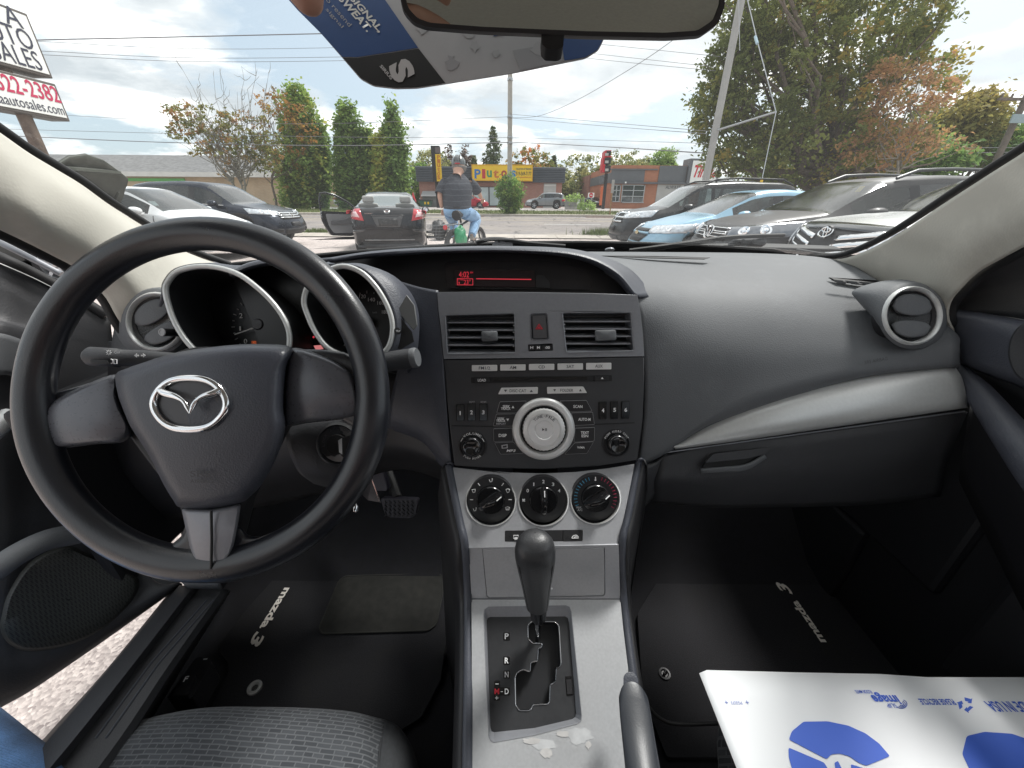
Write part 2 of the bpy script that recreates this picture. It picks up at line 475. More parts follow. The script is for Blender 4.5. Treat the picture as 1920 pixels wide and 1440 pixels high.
# ================================================================ TREES
def leaf_mat(name,stops,trans=0.55,rough=0.6):
    m,t,b=nodes_of(name);lk=t.links.new
    o=[n for n in t.nodes if n.type=='OUTPUT_MATERIAL'][0]
    a=mnode(t,'ShaderNodeAttribute',attribute_name='tint')
    r=mnode(t,'ShaderNodeValToRGB');e=r.color_ramp.elements
    while len(e)<len(stops):e.new(.5)
    for k,(p,c) in enumerate(stops):e[k].position=p;e[k].color=(*c,1)
    lk(a.outputs['Fac'],r.inputs[0]);lk(r.outputs[0],b.inputs['Base Color'])
    b.inputs['Roughness'].default_value=rough;b.inputs['Specular IOR Level'].default_value=0.3
    tl=mnode(t,'ShaderNodeBsdfTranslucent');lk(r.outputs[0],tl.inputs[0])
    mx=mnode(t,'ShaderNodeMixShader');mx.inputs[0].default_value=trans
    lk(b.outputs[0],mx.inputs[1]);lk(tl.outputs[0],mx.inputs[2]);lk(mx.outputs[0],o.inputs[0])
    return m
LM_GREEN=leaf_mat('leaf_green',[(0,(0.110,0.190,0.060)),(.5,(0.170,0.300,0.080)),(1,(0.320,0.420,0.110))])
LM_HORN=leaf_mat('leaf_hornbeam',[(0,(.14,.225,.07)),(.55,(.25,.37,.10)),(.85,(.40,.48,.12)),(1,(.58,.52,.13))])
LM_MAPLE=leaf_mat('leaf_turning_maple',[(0,(.165,.20,.06)),(.4,(.27,.29,.08)),(.65,(.43,.33,.08)),(.85,(.55,.36,.07)),(1,(.58,.26,.09))])
LM_RED=leaf_mat('leaf_red_maple',[(0,(.27,.20,.09)),(.5,(.40,.22,.12)),(1,(.50,.30,.13))])
LM_SPARSE=leaf_mat('leaf_sparse_maple',[(0,(0.146,0.168,0.054)),(.5,(0.258,0.258,0.081)),(1,(0.430,0.215,0.090))])
LM_RUST=leaf_mat('leaf_rust',[(0,(0.224,0.160,0.056)),(.5,(0.400,0.192,0.064)),(1,(0.448,0.304,0.080))])
LM_DARK=leaf_mat('leaf_purple',[(0,(0.090,0.070,0.060)),(1,(0.200,0.140,0.110))],.2)
LM_SPRUCE=leaf_mat('needle',[(0,(0.080,0.120,0.060)),(.6,(0.150,0.190,0.090)),(1,(0.260,0.270,0.120))],.15)
LM_WOOD=leaf_mat('leaf_wood',[(0,(0.134,0.168,0.067)),(.5,(0.269,0.291,0.112)),(1,(0.448,0.426,0.179))])
LM_LIME=leaf_mat('leaf_lime',[(0,(0.208,0.320,0.096)),(1,(0.384,0.512,0.160))])
LM_AUT=leaf_mat('leaf_mixed_autumn',[(0,(0.179,0.215,0.063)),(.6,(0.358,0.287,0.090)),(1,(0.591,0.215,0.072))])
MAT_BARK=M('bark',(0.16,0.13,0.105),0.9,var=(9,.35),bump=('noise',14,.6))
MAT_BARKL=M('pale_bark',(0.25,0.235,0.20),0.9,var=(9,.3))
def leaves(name,centres,radii,per,size,mat,parent,squash=0.75,tint=None,droop=0.0,aspect=1.45):
    """leaf-sized faces in clumps: centres (n,3), radii (n,), per leaves each"""
    C_=np.repeat(np.asarray(centres,float),per,0);rr=np.repeat(np.asarray(radii,float),per)
    n=len(C_)
    off=RNG.normal(0,.5,(n,3))*rr[:,None];off[:,2]*=squash
    P=C_+off
    nrm=RNG.normal(0,1,(n,3));nrm[:,2]=np.abs(nrm[:,2])+.35
    nrm/=np.linalg.norm(nrm,axis=1)[:,None]
    a=RNG.normal(0,1,(n,3));a[:,2]-=droop
    u=np.cross(nrm,a);u/=np.linalg.norm(u,axis=1)[:,None];v=np.cross(nrm,u)
    s=size*RNG.uniform(.55,1.25,n)[:,None]
    V=np.stack([P-u*s*aspect*.5,P-v*s*.42+nrm*s*.12,P+u*s*aspect*.5,P+v*s*.42+nrm*s*.12],1).reshape(-1,3)
    V-=np.array(ORG[parent.name])[None]
    me=bpy.data.meshes.new(name)
    me.vertices.add(4*n);me.loops.add(4*n);me.polygons.add(n)
    me.vertices.foreach_set('co',V.ravel());me.loops.foreach_set('vertex_index',np.arange(4*n))
    me.polygons.foreach_set('loop_start',np.arange(0,4*n,4));me.polygons.foreach_set('loop_total',np.full(n,4))
    me.update()
    ct=RNG.uniform(0,1,len(centres)) if tint is None else np.asarray(tint,float)
    tv=np.clip(np.repeat(ct,per)+RNG.normal(0,.09,n),0,1)
    at_=me.attributes.new('tint','FLOAT','FACE');at_.data.foreach_set('value',tv)
    me.validate()
    return from_mesh(name,me,mat,parent)
def limb(g,a,b,r0,r1,wob=.05,n=5):
    a,b=Vector(a),Vector(b);pts=[]
    l=(b-a).length
    for k in range(n):
        f=k/(n-1);p=a.lerp(b,f)
        if 0<k<n-1:p+=Vector(RNG.normal(0,wob,3))*l
        p.z-=math.sin(f*math.pi)*l*.06
        pts.append(p)
    g.tube(pts,[r0+(r1-r0)*k/(n-1) for k in range(n)],6)
    return pts
def tree(name,label,base,blobs,trunk_h,trunk_r,n_cl,cl_r,per,size,mat,bark=None,group=None,cat='tree',limbs=10,tintf=None,twigs=0,twig_zone=None,surf=0.55,jit=.25,droop=0,multi=None,squash=.75):
    """blobs: ellipsoids (centre, radii, weight) that the clumps of the crown fill, with gaps between them"""
    base=Vector(base)
    t=thing(name,label,cat,base,group=group)
    w=np.array([b[2] for b in blobs],float);w/=w.sum()
    cs=[]
    for _ in range(n_cl):
        c,rad,_w=blobs[RNG.choice(len(blobs),p=w)]
        v=RNG.normal(0,1,3);v/=np.linalg.norm(v)
        q=RNG.uniform(0,1)**(1/3.) if RNG.uniform()>surf else RNG.uniform(.8,1.0+jit*.5)
        cs.append(np.array(c)+v*q*np.array(rad))
    cs=np.array(cs)
    tint=None
    if tintf:tint=np.array([tintf(c) for c in cs])
    leaves('crown',cs,cl_r*RNG.uniform(.55,1.3,len(cs)),per,size,mat,t,tint=tint,droop=droop,squash=squash)
    g=G();top=Vector(blobs[0][0])
    fork=base+Vector((0,0,trunk_h))
    if multi:
        forks=[]
        for dx,dy in multi:
            f=base+Vector((dx,dy,trunk_h));limb(g,base+Vector((dx*.1,dy*.1,-.05)),f,trunk_r,trunk_r*.7,.03);forks.append(f)
    else:
        limb(g,base-Vector((0,0,.05)),fork,trunk_r,trunk_r*.8,.01);forks=[fork]
    for f in forks:limb(g,f,Vector((f.x*.4+top.x*.6,f.y*.4+top.y*.6,top.z+blobs[0][1][2]*.3)),trunk_r*.75,trunk_r*.2,.05,6)
    for i in range(limbs):
        c=Vector(cs[RNG.integers(len(cs))])
        f=forks[i%len(forks)]
        s=f+Vector((0,0,RNG.uniform(0,.5)*max(c.z-f.z,0)))
        pts_=limb(g,s,c,trunk_r*.4,trunk_r*.08,.06,6)
        for _ in range(2):
            limb(g,pts_[3],Vector(c)+Vector(RNG.normal(0,cl_r*1.2,3)),trunk_r*.15,trunk_r*.04,.06,4)
    if twigs:
        for _ in range(twigs):
            (cx,cy,cz),(ax,ay,az)=twig_zone
            e=Vector((cx+RNG.uniform(-ax,ax),cy+RNG.uniform(-ay,ay),cz+RNG.uniform(-az,az)))
            f=forks[RNG.integers(len(forks))]
            pts_=limb(g,f.lerp(e,RNG.uniform(.1,.4)),e,trunk_r*.22,.008,.04,6)
            for _ in range(4):
                q=pts_[RNG.integers(2,6)];limb(g,q,q+Vector((RNG.normal(0,.45),RNG.normal(0,.3),RNG.uniform(.2,.9))),.018,.006,.05,4)
    g.obj('trunk',bark or MAT_BARK,t,smooth=60,fix=False)
    return t
def blob(x,y,Y,wpx,hpx,depth=None,w=1.0):
    c=atY(x,y,Y);s=(c-CAM).dot(FW)/FPX
    return ((c.x,c.y,c.z),(wpx/2*s,depth or wpx/2*s,hpx/2*s*1.02),w)
def onground(x,Y):
    p=atY(x,390,Y);return Vector((p.x,Y,zg(Y)))
# big maple turning brown, right
Y=21.5
B=[blob(1500,120,Y,300,260,w=3),blob(1420,195,Y,220,200,w=2),blob(1610,60,Y,250,200,w=2.2),blob(1660,190,Y,180,180,w=1.2),blob(1420,20,Y,150,160,w=1.2),
     blob(1500,285,Y,330,110,w=2.2),blob(1640,290,Y,170,90,w=.9),blob(1560,-60,Y,420,180,w=2.2),blob(1340,205,Y,80,90,w=.35),blob(1385,130,Y,120,110,w=.6),blob(1740,30,Y,60,90,w=.3)]
tree('maple_tree','huge maple turning from green to brown behind the parked cars on the right',onground(1520,Y),B,1.7,.36,1450,.40,36,.15,LM_MAPLE,limbs=46,
     tintf=lambda c:float(np.clip(.20+.030*(c[0]-13)+RNG.normal(0,.20)+.11*math.sin(c[0]*1.1+c[2]),0,1)),surf=.6)
# red maple in front of it
Y=17
B=[blob(1690,190,Y,110,110,w=1.6),blob(1640,275,Y,110,60,w=.9),blob(1735,160,Y,80,90,w=.7),blob(1775,185,Y,60,70,w=.35),blob(1720,265,Y,120,50,w=.8),blob(1665,150,Y,60,60,w=.4)]
tree('red_maple_tree','slender maple with red orange leaves against the huge brown maple',onground(1660,Y),B,1.9,.075,165,.3,18,.105,LM_RED,bark=MAT_BARKL,limbs=14,jit=.6)
# yellow green trees at the far right
Y=34
tree('roadside_tree','yellow topped green tree by the far right utility pole',onground(1800,Y),[blob(1800,245,Y,110,110,w=1.4),blob(1830,215,Y,60,60,w=.6),blob(1770,275,Y,100,70,w=.8)],2,.2,420,.62,22,.24,LM_AUT,limbs=10,
     tintf=lambda c:float(np.clip((c[2]-3.5)*.11,0,.75)))
tree('roadside_tree','dull green tree low behind the far right utility pole',onground(1880,Y+2),[blob(1880,265,Y,110,70),blob(1845,285,Y,120,50)],1.5,.2,300,.6,22,.24,LM_GREEN,limbs=8)
tree('hedge_tree','dark green tree low behind the roofs of the right hand cars',onground(1560,27),[blob(1530,300,27,260,90,depth=1.5),blob(1700,305,27,200,70,depth=1.5)],1,.2,500,.6,22,.22,LM_GREEN,limbs=8)
# hornbeams, left
Y=40
def column_tree(label,x,top,wpx,Y,tones,lean=0,skew=0.0,base=386):
    Bs=[]
    h=base-top
    for k in range(9):
        f=(k+.5)/9
        prof=math.sin(math.pi*min(1,(.12+f*.9))**.75)**.8 if f<.98 else .2
        if k in (1,2,3):Bs.append(blob(x+wpx*(-.30,.31,-.12)[k-1],top+h*(.24,.33,.15)[k-1],Y,wpx*.24,h*.30,w=wpx*.16))
        Bs.append(blob(x+lean*(1-f)+skew*math.sin(f*9),top+h*f,Y,wpx*max(.18,(.28+.8*f if f<.6 else .95-1.05*(f-.6))),h/7.0,w=max(.2,wpx*(.2+f*.8))))
    n=int(5.0*wpx+h*.9)
    return tree('hornbeam_tree',label,onground(x,Y),Bs,1.4,.16,n,.42,20,.26,LM_HORN,limbs=6,group='columnar hornbeams across the road',surf=.75,
                tintf=lambda c:float(np.clip(tones+RNG.normal(0,.16),0,1)),squash=1.3,droop=-1.5)
column_tree('broad tall hornbeam left of the dark sedan',564,168,98,Y,.66,lean=-4)
column_tree('small narrow hornbeam at the right edge of the broad one',602,240,32,Y+1,.35,lean=4)
column_tree('tall dark hornbeam over the open sedan door',657,196,66,Y,.42,lean=-8)
column_tree('mid green hornbeam second in the row behind the sedan',690,243,46,Y+.5,.5)
column_tree('yellowing hornbeam in the middle of the row behind the sedan',714,252,34,Y-.5,.93)
column_tree('tall slim dark hornbeam at the right end of the row',742,205,56,Y,.40,lean=-8)
# rust coloured tree over the first hornbeam
tree('rust_leaved_tree','rust brown tree half in front of the broad hornbeam',onground(520,38),[blob(528,255,38,60,140,w=1.5),blob(556,225,38,40,60,w=.7),blob(528,190,38,24,60,w=.4),blob(575,240,38,40,70,w=.5)],2,.12,75,.42,13,.2,LM_RUST,limbs=8,jit=.6)
# sparse maple, left
Y=33
B=[blob(345,215,Y,50,40,w=.8),blob(370,255,Y,80,50,w=1.2),blob(405,235,Y,60,60,w=.9),blob(420,290,Y,110,55,w=1.6),blob(460,265,Y,70,80,w=1.3),blob(500,285,Y,60,60,w=.8),blob(500,215,Y,40,60,w=.3),blob(490,255,Y,50,50,w=.5)]
tree('sparse_maple_tree','thinly leaved maple with bare upper twigs over the navy SUV',onground(462,Y),B,1.9,.11,235,.34,18,.17,LM_SPARSE,bark=MAT_BARKL,limbs=30,twigs=46,
     twig_zone=(B[4][0][:2]+(B[4][0][2]+2.2,),(3.2,1.2,2.0)),multi=[(-.5,0),(.0,.2),(.45,-.1)],jit=.6)
# far trees
far=[('far_tree','pale green round tree left of the cyclist',805,310,72,48,70,LM_WOOD),('far_tree','dull green tree between hornbeams and cyclist',782,345,60,60,66,LM_GREEN),
       ('purple_tree','dark purple tree behind the cyclist helmet',853,305,66,54,74,LM_DARK),('autumn_tree','tree turning orange right of the utility pole',996,308,78,52,72,LM_AUT),
       ('far_tree','olive tree left of the red pylon sign',1078,325,84,64,78,LM_WOOD),('far_tree','olive tree behind the fence by the red pylon sign',1118,322,70,60,80,LM_WOOD),
       ('far_tree','grey green tree over the left end of the brick restaurant',1172,305,80,36,92,LM_WOOD),('lime_tree','bright lime green tree over the restaurant roof',1244,297,42,34,88,LM_LIME),
       ('far_tree','grey green tree right of the lime green one',1210,312,50,24,95,LM_WOOD),('far_tree','low dull tree at the end of the tan building',620,345,60,50,75,LM_WOOD),('far_tree','olive tree filling the gap left of the fence',1050,350,60,60,74,LM_WOOD)]
for nm,lb,x,y,w_,h_,Y,lm in far:
    tree(nm,lb,onground(x,Y),[blob(x,y,Y,w_*.9,h_*.9),blob(x-w_*.25,y+h_*.3,Y,w_*.5,h_*.6,w=.5),blob(x+w_*.27,y+h_*.3,Y,w_*.5,h_*.6,w=.5),blob(x,y+h_*.45,Y,w_*.9,h_*.6,w=.6)],
         1.5,.2,190,.6,20,.34,lm,limbs=6,group='trees beyond the shops',jit=.5)
def spruce(label,x,top,wpx,Y,base=350):
    b0=atY(x,top,Y);s=(b0-CAM).dot(FW)/FPX
    t=thing('spruce_tree',label,'tree',onground(x,Y));hh=(base-top)*s;cs=[];rr=[]
    for k in range(26):
        f=k/25;r_=wpx/2*s*(f**.85)*(1.0+.12*math.sin(k*2.3));m=3+int(15*f)
        for j in range(m):
            a=RNG.uniform(0,2*math.pi);q=r_*RNG.uniform(.35,1.05)
            cs.append((b0.x+q*math.cos(a),Y+q*math.sin(a),b0.z-hh*f-.15*q));rr.append(.3+.5*f)
    leaves('crown',cs,rr,16,.26,LM_SPRUCE,t,squash=.5,droop=1.0,aspect=2.4)
    g=G();g.tube([onground(x,Y),Vector((b0.x,Y,b0.z+.2))],[.22,.03],6);g.obj('trunk',MAT_BARK,t,smooth=60)
spruce('tall ragged spruce left of the utility pole',925,240,74,72)
spruce('tiny spruce tip between the purple tree and the tall spruce',888,293,26,80)
spruce('thin dark spruce tip right of the orange tree',1039,293,16,80)
# round bush at the foot of the utility pole
tree('willow_bush','rounded grey green bush wrapped round the utility pole',onground(955,31.6),[blob(955,362,31.6,46,60,w=1.4),blob(957,385,31.6,38,34,w=.6)],.5,.06,260,.26,22,.12,LM_GREEN,cat='bush',limbs=8)
tree('yellow_bush','yellowish bush at the right end of the grey board fence',onground(1098,44),[blob(1100,388,44,34,18),blob(1078,372,44,30,10,w=.5)],.3,.04,70,.3,16,.16,LM_LIME,cat='bush',limbs=4)
# ================================================================ BUILDINGS
def brick_mat(name,c1,c2,mortar,sc_=1.0,off=0.5):
    m,t,b=nodes_of(name);lk=t.links.new
    c=mnode(t,'ShaderNodeTexCoord');mp=mnode(t,'ShaderNodeMapping');mp.inputs['Rotation'].default_value=(R(90),0,0)
    bk=mnode(t,'ShaderNodeTexBrick');lk(c.outputs['Object'],mp.inputs[0]);lk(mp.outputs[0],bk.inputs['Vector'])
    bk.inputs['Color1'].default_value=(*c1,1);bk.inputs['Color2'].default_value=(*c2,1);bk.inputs['Mortar'].default_value=(*mortar,1)
    bk.inputs['Scale'].default_value=1.0;bk.inputs['Brick Width'].default_value=.24*sc_;bk.inputs['Row Height'].default_value=.085*sc_;bk.inputs['Mortar Size'].default_value=.012*sc_
    n=mnode(t,'ShaderNodeTexNoise');n.inputs['Scale'].default_value=.6;n.inputs['Detail'].default_value=6;lk(c.outputs['Object'],n.inputs['Vector'])
    mr=mnode(t,'ShaderNodeMapRange');lk(n.outputs['Fac'],mr.inputs[0]);mr.inputs[3].default_value=.7;mr.inputs[4].default_value=1.3
    mx=mnode(t,'ShaderNodeVectorMath',operation='SCALE');lk(bk.outputs['Color'],mx.inputs[0]);lk(mr.outputs[0],mx.inputs[3])
    lk(mx.outputs[0],b.inputs['Base Color']);b.inputs['Roughness'].default_value=.9
    return m
BR_TAN=brick_mat('tan_brick',(.50,.35,.21),(.56,.41,.26),(.42,.36,.29))
BR_RED=brick_mat('red_brick',(.30,.115,.085),(.36,.15,.11),(.34,.26,.22))
BR_ORG=brick_mat('orange_brick',(.40,.13,.06),(.44,.165,.085),(.36,.22,.16))
M_SHING=M('shingle',(.165,.165,.165),.9,var=(2.5,.4),bump=('noise',30,.6))
M_FASC=M('fascia',(.62,.60,.57),.6,var=(1,.1))
M_GREEN=M('green_fascia',(.10,.42,.09),.5,var=(1,.15))
M_SIDING=M('dark_siding',(.075,.085,.10),.55,var=(1,.15))
M_WIN=glass_mat('shop_glass',(.5,.55,.55),.12,.55,(.10,.13,.14),.02)
M_WINB=M('papered_window',(.44,.51,.51),.25,var=(.4,.25))
M_DOOR=M('grey_door',(.42,.41,.39),.6,var=(1,.08))
M_YEL=M('sign_yellow',(.78,.50,.02),.45,var=(1.2,.06))
M_BLK=M('sign_black',(.02,.02,.022),.45)
M_ALU=M('frame_aluminium',(.45,.46,.47),.35,.7)
M_WHT=M('sign_white',(.80,.81,.78),.4,var=(1.5,.04))
M_RED=M('sign_red',(.55,.02,.035),.4)
M_GREY=M('restaurant_grey',(.115,.122,.132),.55,var=(1,.12))
M_GREYL=M('pale_panel',(.42,.41,.39),.6,var=(1,.08))
def bx(g,p,q):g.box([(p[i]+q[i])/2 for i in range(3)],[abs(q[i]-p[i]) for i in range(3)])
def boxo(name,p,q,mat,par,bevel=0):
    g=G();bx(g,p,q);return g.obj(name,mat,par,smooth=None,bevel=bevel)
def zat(x,y,Y):return atY(x,y,Y).z
def xat(x,y,Y):return atY(x,y,Y).x
# tan building, left
Y=50
x0,x1=-75,xat(615,350,Y);ze=zat(430,325,Y);zr=ze+2.3;gz=zg(Y)
tb=thing('brick_building','long tan brick building with grey shingle roof across the road','building',(x0,Y,gz))
boxo('wall',(x0,Y,gz-.2),(x1,Y+16,ze-.05),BR_TAN,tb)
g=G();ov=.9
g.add([(x0,Y-ov,ze),(x1+.3,Y-ov,ze),(x1+.3,Y+7,zr),(x0,Y+7,zr),(x1+.3,Y+16,ze),(x0,Y+16,ze)],[(0,1,2,3),(3,2,4,5)])
g.obj('roof',M_SHING,tb,smooth=None,solid=.15,fix=False)
boxo('fascia_board',(x0,Y-ov-.12,ze-.42),(x1+.3,Y-ov-.05,ze+.06),M_FASC,tb)
boxo('soffit',(x0,Y-ov,ze-.40),(x1+.2,Y-.02,ze-.34),M_FASC,tb)
boxo('sign_band',(xat(205,330,Y),Y-.14,zat(300,340,Y)),(xat(345,330,Y),Y-.02,zat(300,328,Y)-.35),M_GREEN,tb)
x2=xat(653,350,Y)
boxo('wing_wall',(x1+.01,Y-.6,gz-.2),(x2,Y+14,zat(640,327,Y)),BR_TAN,tb)
boxo('coping',(x1-.05,Y-.66,zat(640,327,Y)),(x2+.06,Y+14.06,zat(640,325,Y)),M_FASC,tb)
g=G()
for k in range(4):g.tube([(x1+.9+k*.5,Y+.4,zat(640,325,Y)),(x1+.9+k*.5,Y+.4,zat(640,325,Y)+.5)],.04,6)
g.tube([(x1+.7,Y+.4,zat(640,325,Y)+.5),(x1+2.6,Y+.4,zat(640,325,Y)+.5)],.04,6)
g.obj('roof_rail',M_ALU,tb)
# shop with the yellow sign
Y=56;gz=zg(Y)
x0,x1=xat(783,350,Y),xat(1058,350,Y)
zb,zt=zat(950,342,Y),zat(950,313,Y)
sh=thing('shop_building','low red brick shop with dark siding band and bright yellow sign','building',(x0,Y,gz))
wl=boxo('wall',(x0+.2,Y,gz-.2),(x1-.3,Y+14,zb),BR_RED,sh)
n_s=9;hgt=(zt-zb)/n_s
g0=G();bx(g0,(x0,Y-.35,zb),(x1,Y+14,zt-.02));g0.obj('parapet',M_SIDING,sh,smooth=None)
me_s=None
for k in range(n_s):
    z0=zb+k*hgt
    g=G();g.prism([(x0,Y-.35,z0+.02),(x0,Y-.46,z0+.03),(x0,Y-.36,z0+hgt-.015),(x0,Y-.35,z0+hgt-.015)],(x1-x0,0,0))
    g.obj('siding_strip',M_SIDING,sh,smooth=None)
yb,yt=zat(940,338.5,Y),zat(940,311,Y)
sx0,sx1=xat(887,325,Y),xat(997,325,Y)
sg=boxo('shop_sign',(sx0,Y-.78,yb),(sx1,Y-.5,yt),M_YEL,sh,bevel=.02)
g=G()
for(a,b) in (((sx0-.1,yb-.1),(sx1+.1,yb)),((sx0-.1,yt),(sx1+.1,yt+.1)),((sx0-.1,yb),(sx0,yt)),((sx1,yb),(sx1+.1,yt))):
    bx(g,(a[0],Y-.8,a[1]),(b[0],Y-.48,b[1]))
g.obj('sign_frame',M('sign_frame_orange',(.62,.33,.02),.5),sg,smooth=None)
pal={'P':(.03,.16,.42),'l':(.5,.03,.03),'u':(.04,.25,.11),'t':(.55,.16,.02),'o':(.35,.05,.03),"'":(.1,.1,.1),'s':(.05,.2,.4)}
for ch,px,w_,h_ in (('P',895.5,11,16),('l',907,6,16),('u',917.5,9,12),('t',930,10,14),('o',945,10,12),('s',963,8,12)):
    c=atY(px,326,Y-.79);text(ch,(c.x,Y-.79,c.z),(1,0,0),(0,0,1),w_*.071,h_*.065,M('letter_'+'blue red green orange brown navy'.split()['Pluto s'.replace(' ','').index(ch)],pal[ch],.5),sg,'letter',.006,bold=.03)
for s_,y_,h_,col in (('COLLECTION OF TREASURES',317,3.2,(.05,.12,.1)),('519-569-7177',325.5,6.5,(.04,.05,.03)),('www.plutosfinds.com',332.5,3,(.5,.12,.02))):
    c=atY(982,y_,Y-.79);text(s_,(c.x,Y-.79,c.z),(1,0,0),(0,0,1),28*.069,h_*.069,M('sign_ink_%d'%int(y_),col,.5),sg,'lettering',.006,bold=.02)
for a,b in ((868,887),(889,916),(918,940)):
    f=boxo('window',(xat(a,365,Y),Y-.06,zat(900,385,Y)),(xat(b,365,Y),Y+.02,zat(900,351,Y)),M_WINB,sh)
    g=G();xa,xb,za,zb_=xat(a,365,Y),xat(b,365,Y),zat(900,385,Y),zat(900,351,Y)
    for p,q in (((xa-.06,za-.06),(xb+.06,za)),((xa-.06,zb_),(xb+.06,zb_+.06)),((xa-.06,za),(xa,zb_)),((xb,za),(xb+.06,zb_))):
        bx(g,(p[0],Y-.11,p[1]),(q[0],Y+.01,q[1]))
    g.obj('frame',M_BLK,f,smooth=None)
dr=boxo('door',(xat(1019,365,Y),Y-.07,gz),(xat(1042,365,Y),Y+.02,zat(1030,344,Y)),M_DOOR,sh)
boxo('transom',(xat(1020,365,Y),Y-.09,zat(1030,349,Y)),(xat(1041,365,Y),Y-.05,zat(1030,346,Y)),M_FASC,dr)
g=G();g.tube([(xat(972,310,Y),Y+3,zt-.05),(xat(972,310,Y),Y+3,zt+.5)],.12,8);g.box((xat(974,309,Y),Y+3,zt+.12),(1.6,1.2,.35));g.obj('roof_vent',M_ALU,sh)
# restaurant
Y=55;gz=zg(Y)
rs=thing('restaurant_building','brick restaurant with grey bands and a tall white sign wall','restaurant',(xat(1145,380,Y),Y,gz))
xa,xb=xat(1146,350,Y),xat(1292,350,Y)+1.5
zt=zat(1200,309.5,Y)
boxo('wall',(xa,Y,gz-.2),(xb,Y+15,zt-.02),BR_ORG,rs)
def rb(name,px0,px1,py0,py1,pr,mat,par=None,Yo=0,depth=.25):
    ym=(py0+py1)/2
    return boxo(name,(xat(px0,ym,Y),Y-pr,zat((px0+px1)/2,py1,Y)),(xat(px1,ym,Y),Y-pr+depth,zat((px0+px1)/2,py0,Y)),mat,par or rs)
rb('grey_band',1146,1208,319,341,.10,M_GREY);rb('grey_panel',1235,1286,311,342,.12,M_GREY)
rb('ledge',1144,1290,341.5,345,.35,M_GREY,depth=.4);rb('upper_ledge',1144,1233,316.5,319,.2,M_GREY)
rb('pale_panel',1230,1292,346,386,.08,M_GREYL)
w1=rb('window',1166,1207,346.5,380,.05,M_WIN)
w2=rb('window',1148,1162,346.5,378,.05,M_WIN)
for w_,cols,rows in ((w1,(1166,1187,1207),(347,357,368,379.5)),(w2,(1148,1155,1162),(347,357,368,378))):
    for c in cols:
        g=G();bx(g,(xat(c,362,Y)-.05,Y-.1,zat(c,rows[-1],Y)),(xat(c,362,Y)+.05,Y-.04,zat(c,rows[0],Y)));g.obj('mullion',M_ALU,w_,smooth=None)
    for r_ in rows:
        g=G();bx(g,(xat(cols[0],r_,Y),Y-.095,zat(cols[0],r_,Y)-.045),(xat(cols[-1],r_,Y),Y-.05,zat(cols[0],r_,Y)+.045));g.obj('glazing_bar',M_ALU,w_,smooth=None)
# side wall that runs back, upper brick with grey band
boxo('side_band',(xa-.08,Y+.3,zat(1146,342,Y)),(xa-.004,Y+15,zat(1146,323,Y)),M_GREY,rs)
boxo('rear_wing',(xa-.3,Y+15.02,gz-.2),(xb-1,Y+24,zt-.3),BR_RED,rs)
tw=rb('sign_wall',1288,1346,298,344,.5,M_GREY,depth=2.2)
rb('sign_panel',1293,1341,302,343,.56,M_WHT,tw,depth=.05)
c=atY(1318,321,Y-.58)
text('Tim',(atY(1311,321,Y).x,Y-.57,c.z),(1,0,0),(0,0,1),1.75,1.35,M_RED,tw,'lettering',.01,shear=.3,bold=.03)
text('Ho',(atY(1330,325,Y).x,Y-.57,atY(1330,326,Y).z),(1,0,0),(0,0,1),1.2,0.9,M_RED,tw,'lettering',.01,shear=.3,bold=.03)
c=atY(1262,351,Y-.1);text('ALWAYS',(c.x,Y-.1,c.z),(1,0,0),(0,0,1),1.9,.42,M_GREY,rs,'lettering',.006,bold=.02)
lp=rb('wall_lamp',1170,1172.5,341,344,.55,M_WHT,depth=.2)
rb('roof_unit',1255,1290,305,310,-6,M_GREYL,depth=3)
# ================================================================ SIGNS AND STREET FURNITURE
# tall red pylon sign in front of the restaurant
Y=50
ps=thing('pylon_sign','tall stacked red and black pylon sign on a black post','sign',onground(1134,Y))
def pxbox(name,x0_,x1_,y0_,y1_,Y,dep,mat,par,bevel=.02,yaw=0):
    a=atY(x0_,(y0_+y1_)/2,Y);b=atY(x1_,(y0_+y1_)/2,Y)
    zl_,zh=zat((x0_+x1_)/2,y1_,Y),zat((x0_+x1_)/2,y0_,Y)
    g=G();ax=(Vector((math.cos(yaw),math.sin(yaw),0)),Vector((-math.sin(yaw),math.cos(yaw),0)),Vector((0,0,1)))
    g.box(((a.x+b.x)/2,Y,(zl_+zh)/2),(b.x-a.x,dep,zh-zl_),ax);return g.obj(name,mat,par,smooth=None,bevel=bevel)
pxbox('post',1131,1136,325,397,Y,.35,M_BLK,ps);pxbox('base',1125,1140,393,398,Y,.8,M_BLK,ps)
pxbox('sign_box',1133,1143.5,284,292.5,Y,1.3,M_BLK,ps);pxbox('sign_box',1130.5,1142.5,297,309,Y,1.5,M_BLK,ps);pxbox('sign_box',1131.5,1142,311,323.5,Y,1.5,M_BLK,ps)
for a in ((1129.5,1133,285,324,1.45),(1127.5,1131,296,320,1.3),(1133,1144,283,284.3,1.4),(1131,1144.5,293.5,296,1.4)):pxbox('red_panel',a[0],a[1],a[2],a[3],Y,a[4],M_RED,ps)
for y_ in (287,301,316):pxbox('menu_face',1134.5,1141,y_,y_+5,Y-.78,.05,M_GREYL,ps)
pxbox('order_box',1124,1131,331,343,Y,.5,M_GREY,ps);pxbox('banner',1125,1131,350,385,Y+2,.08,M('banner_orange',(.6,.14,.05),.6),ps)
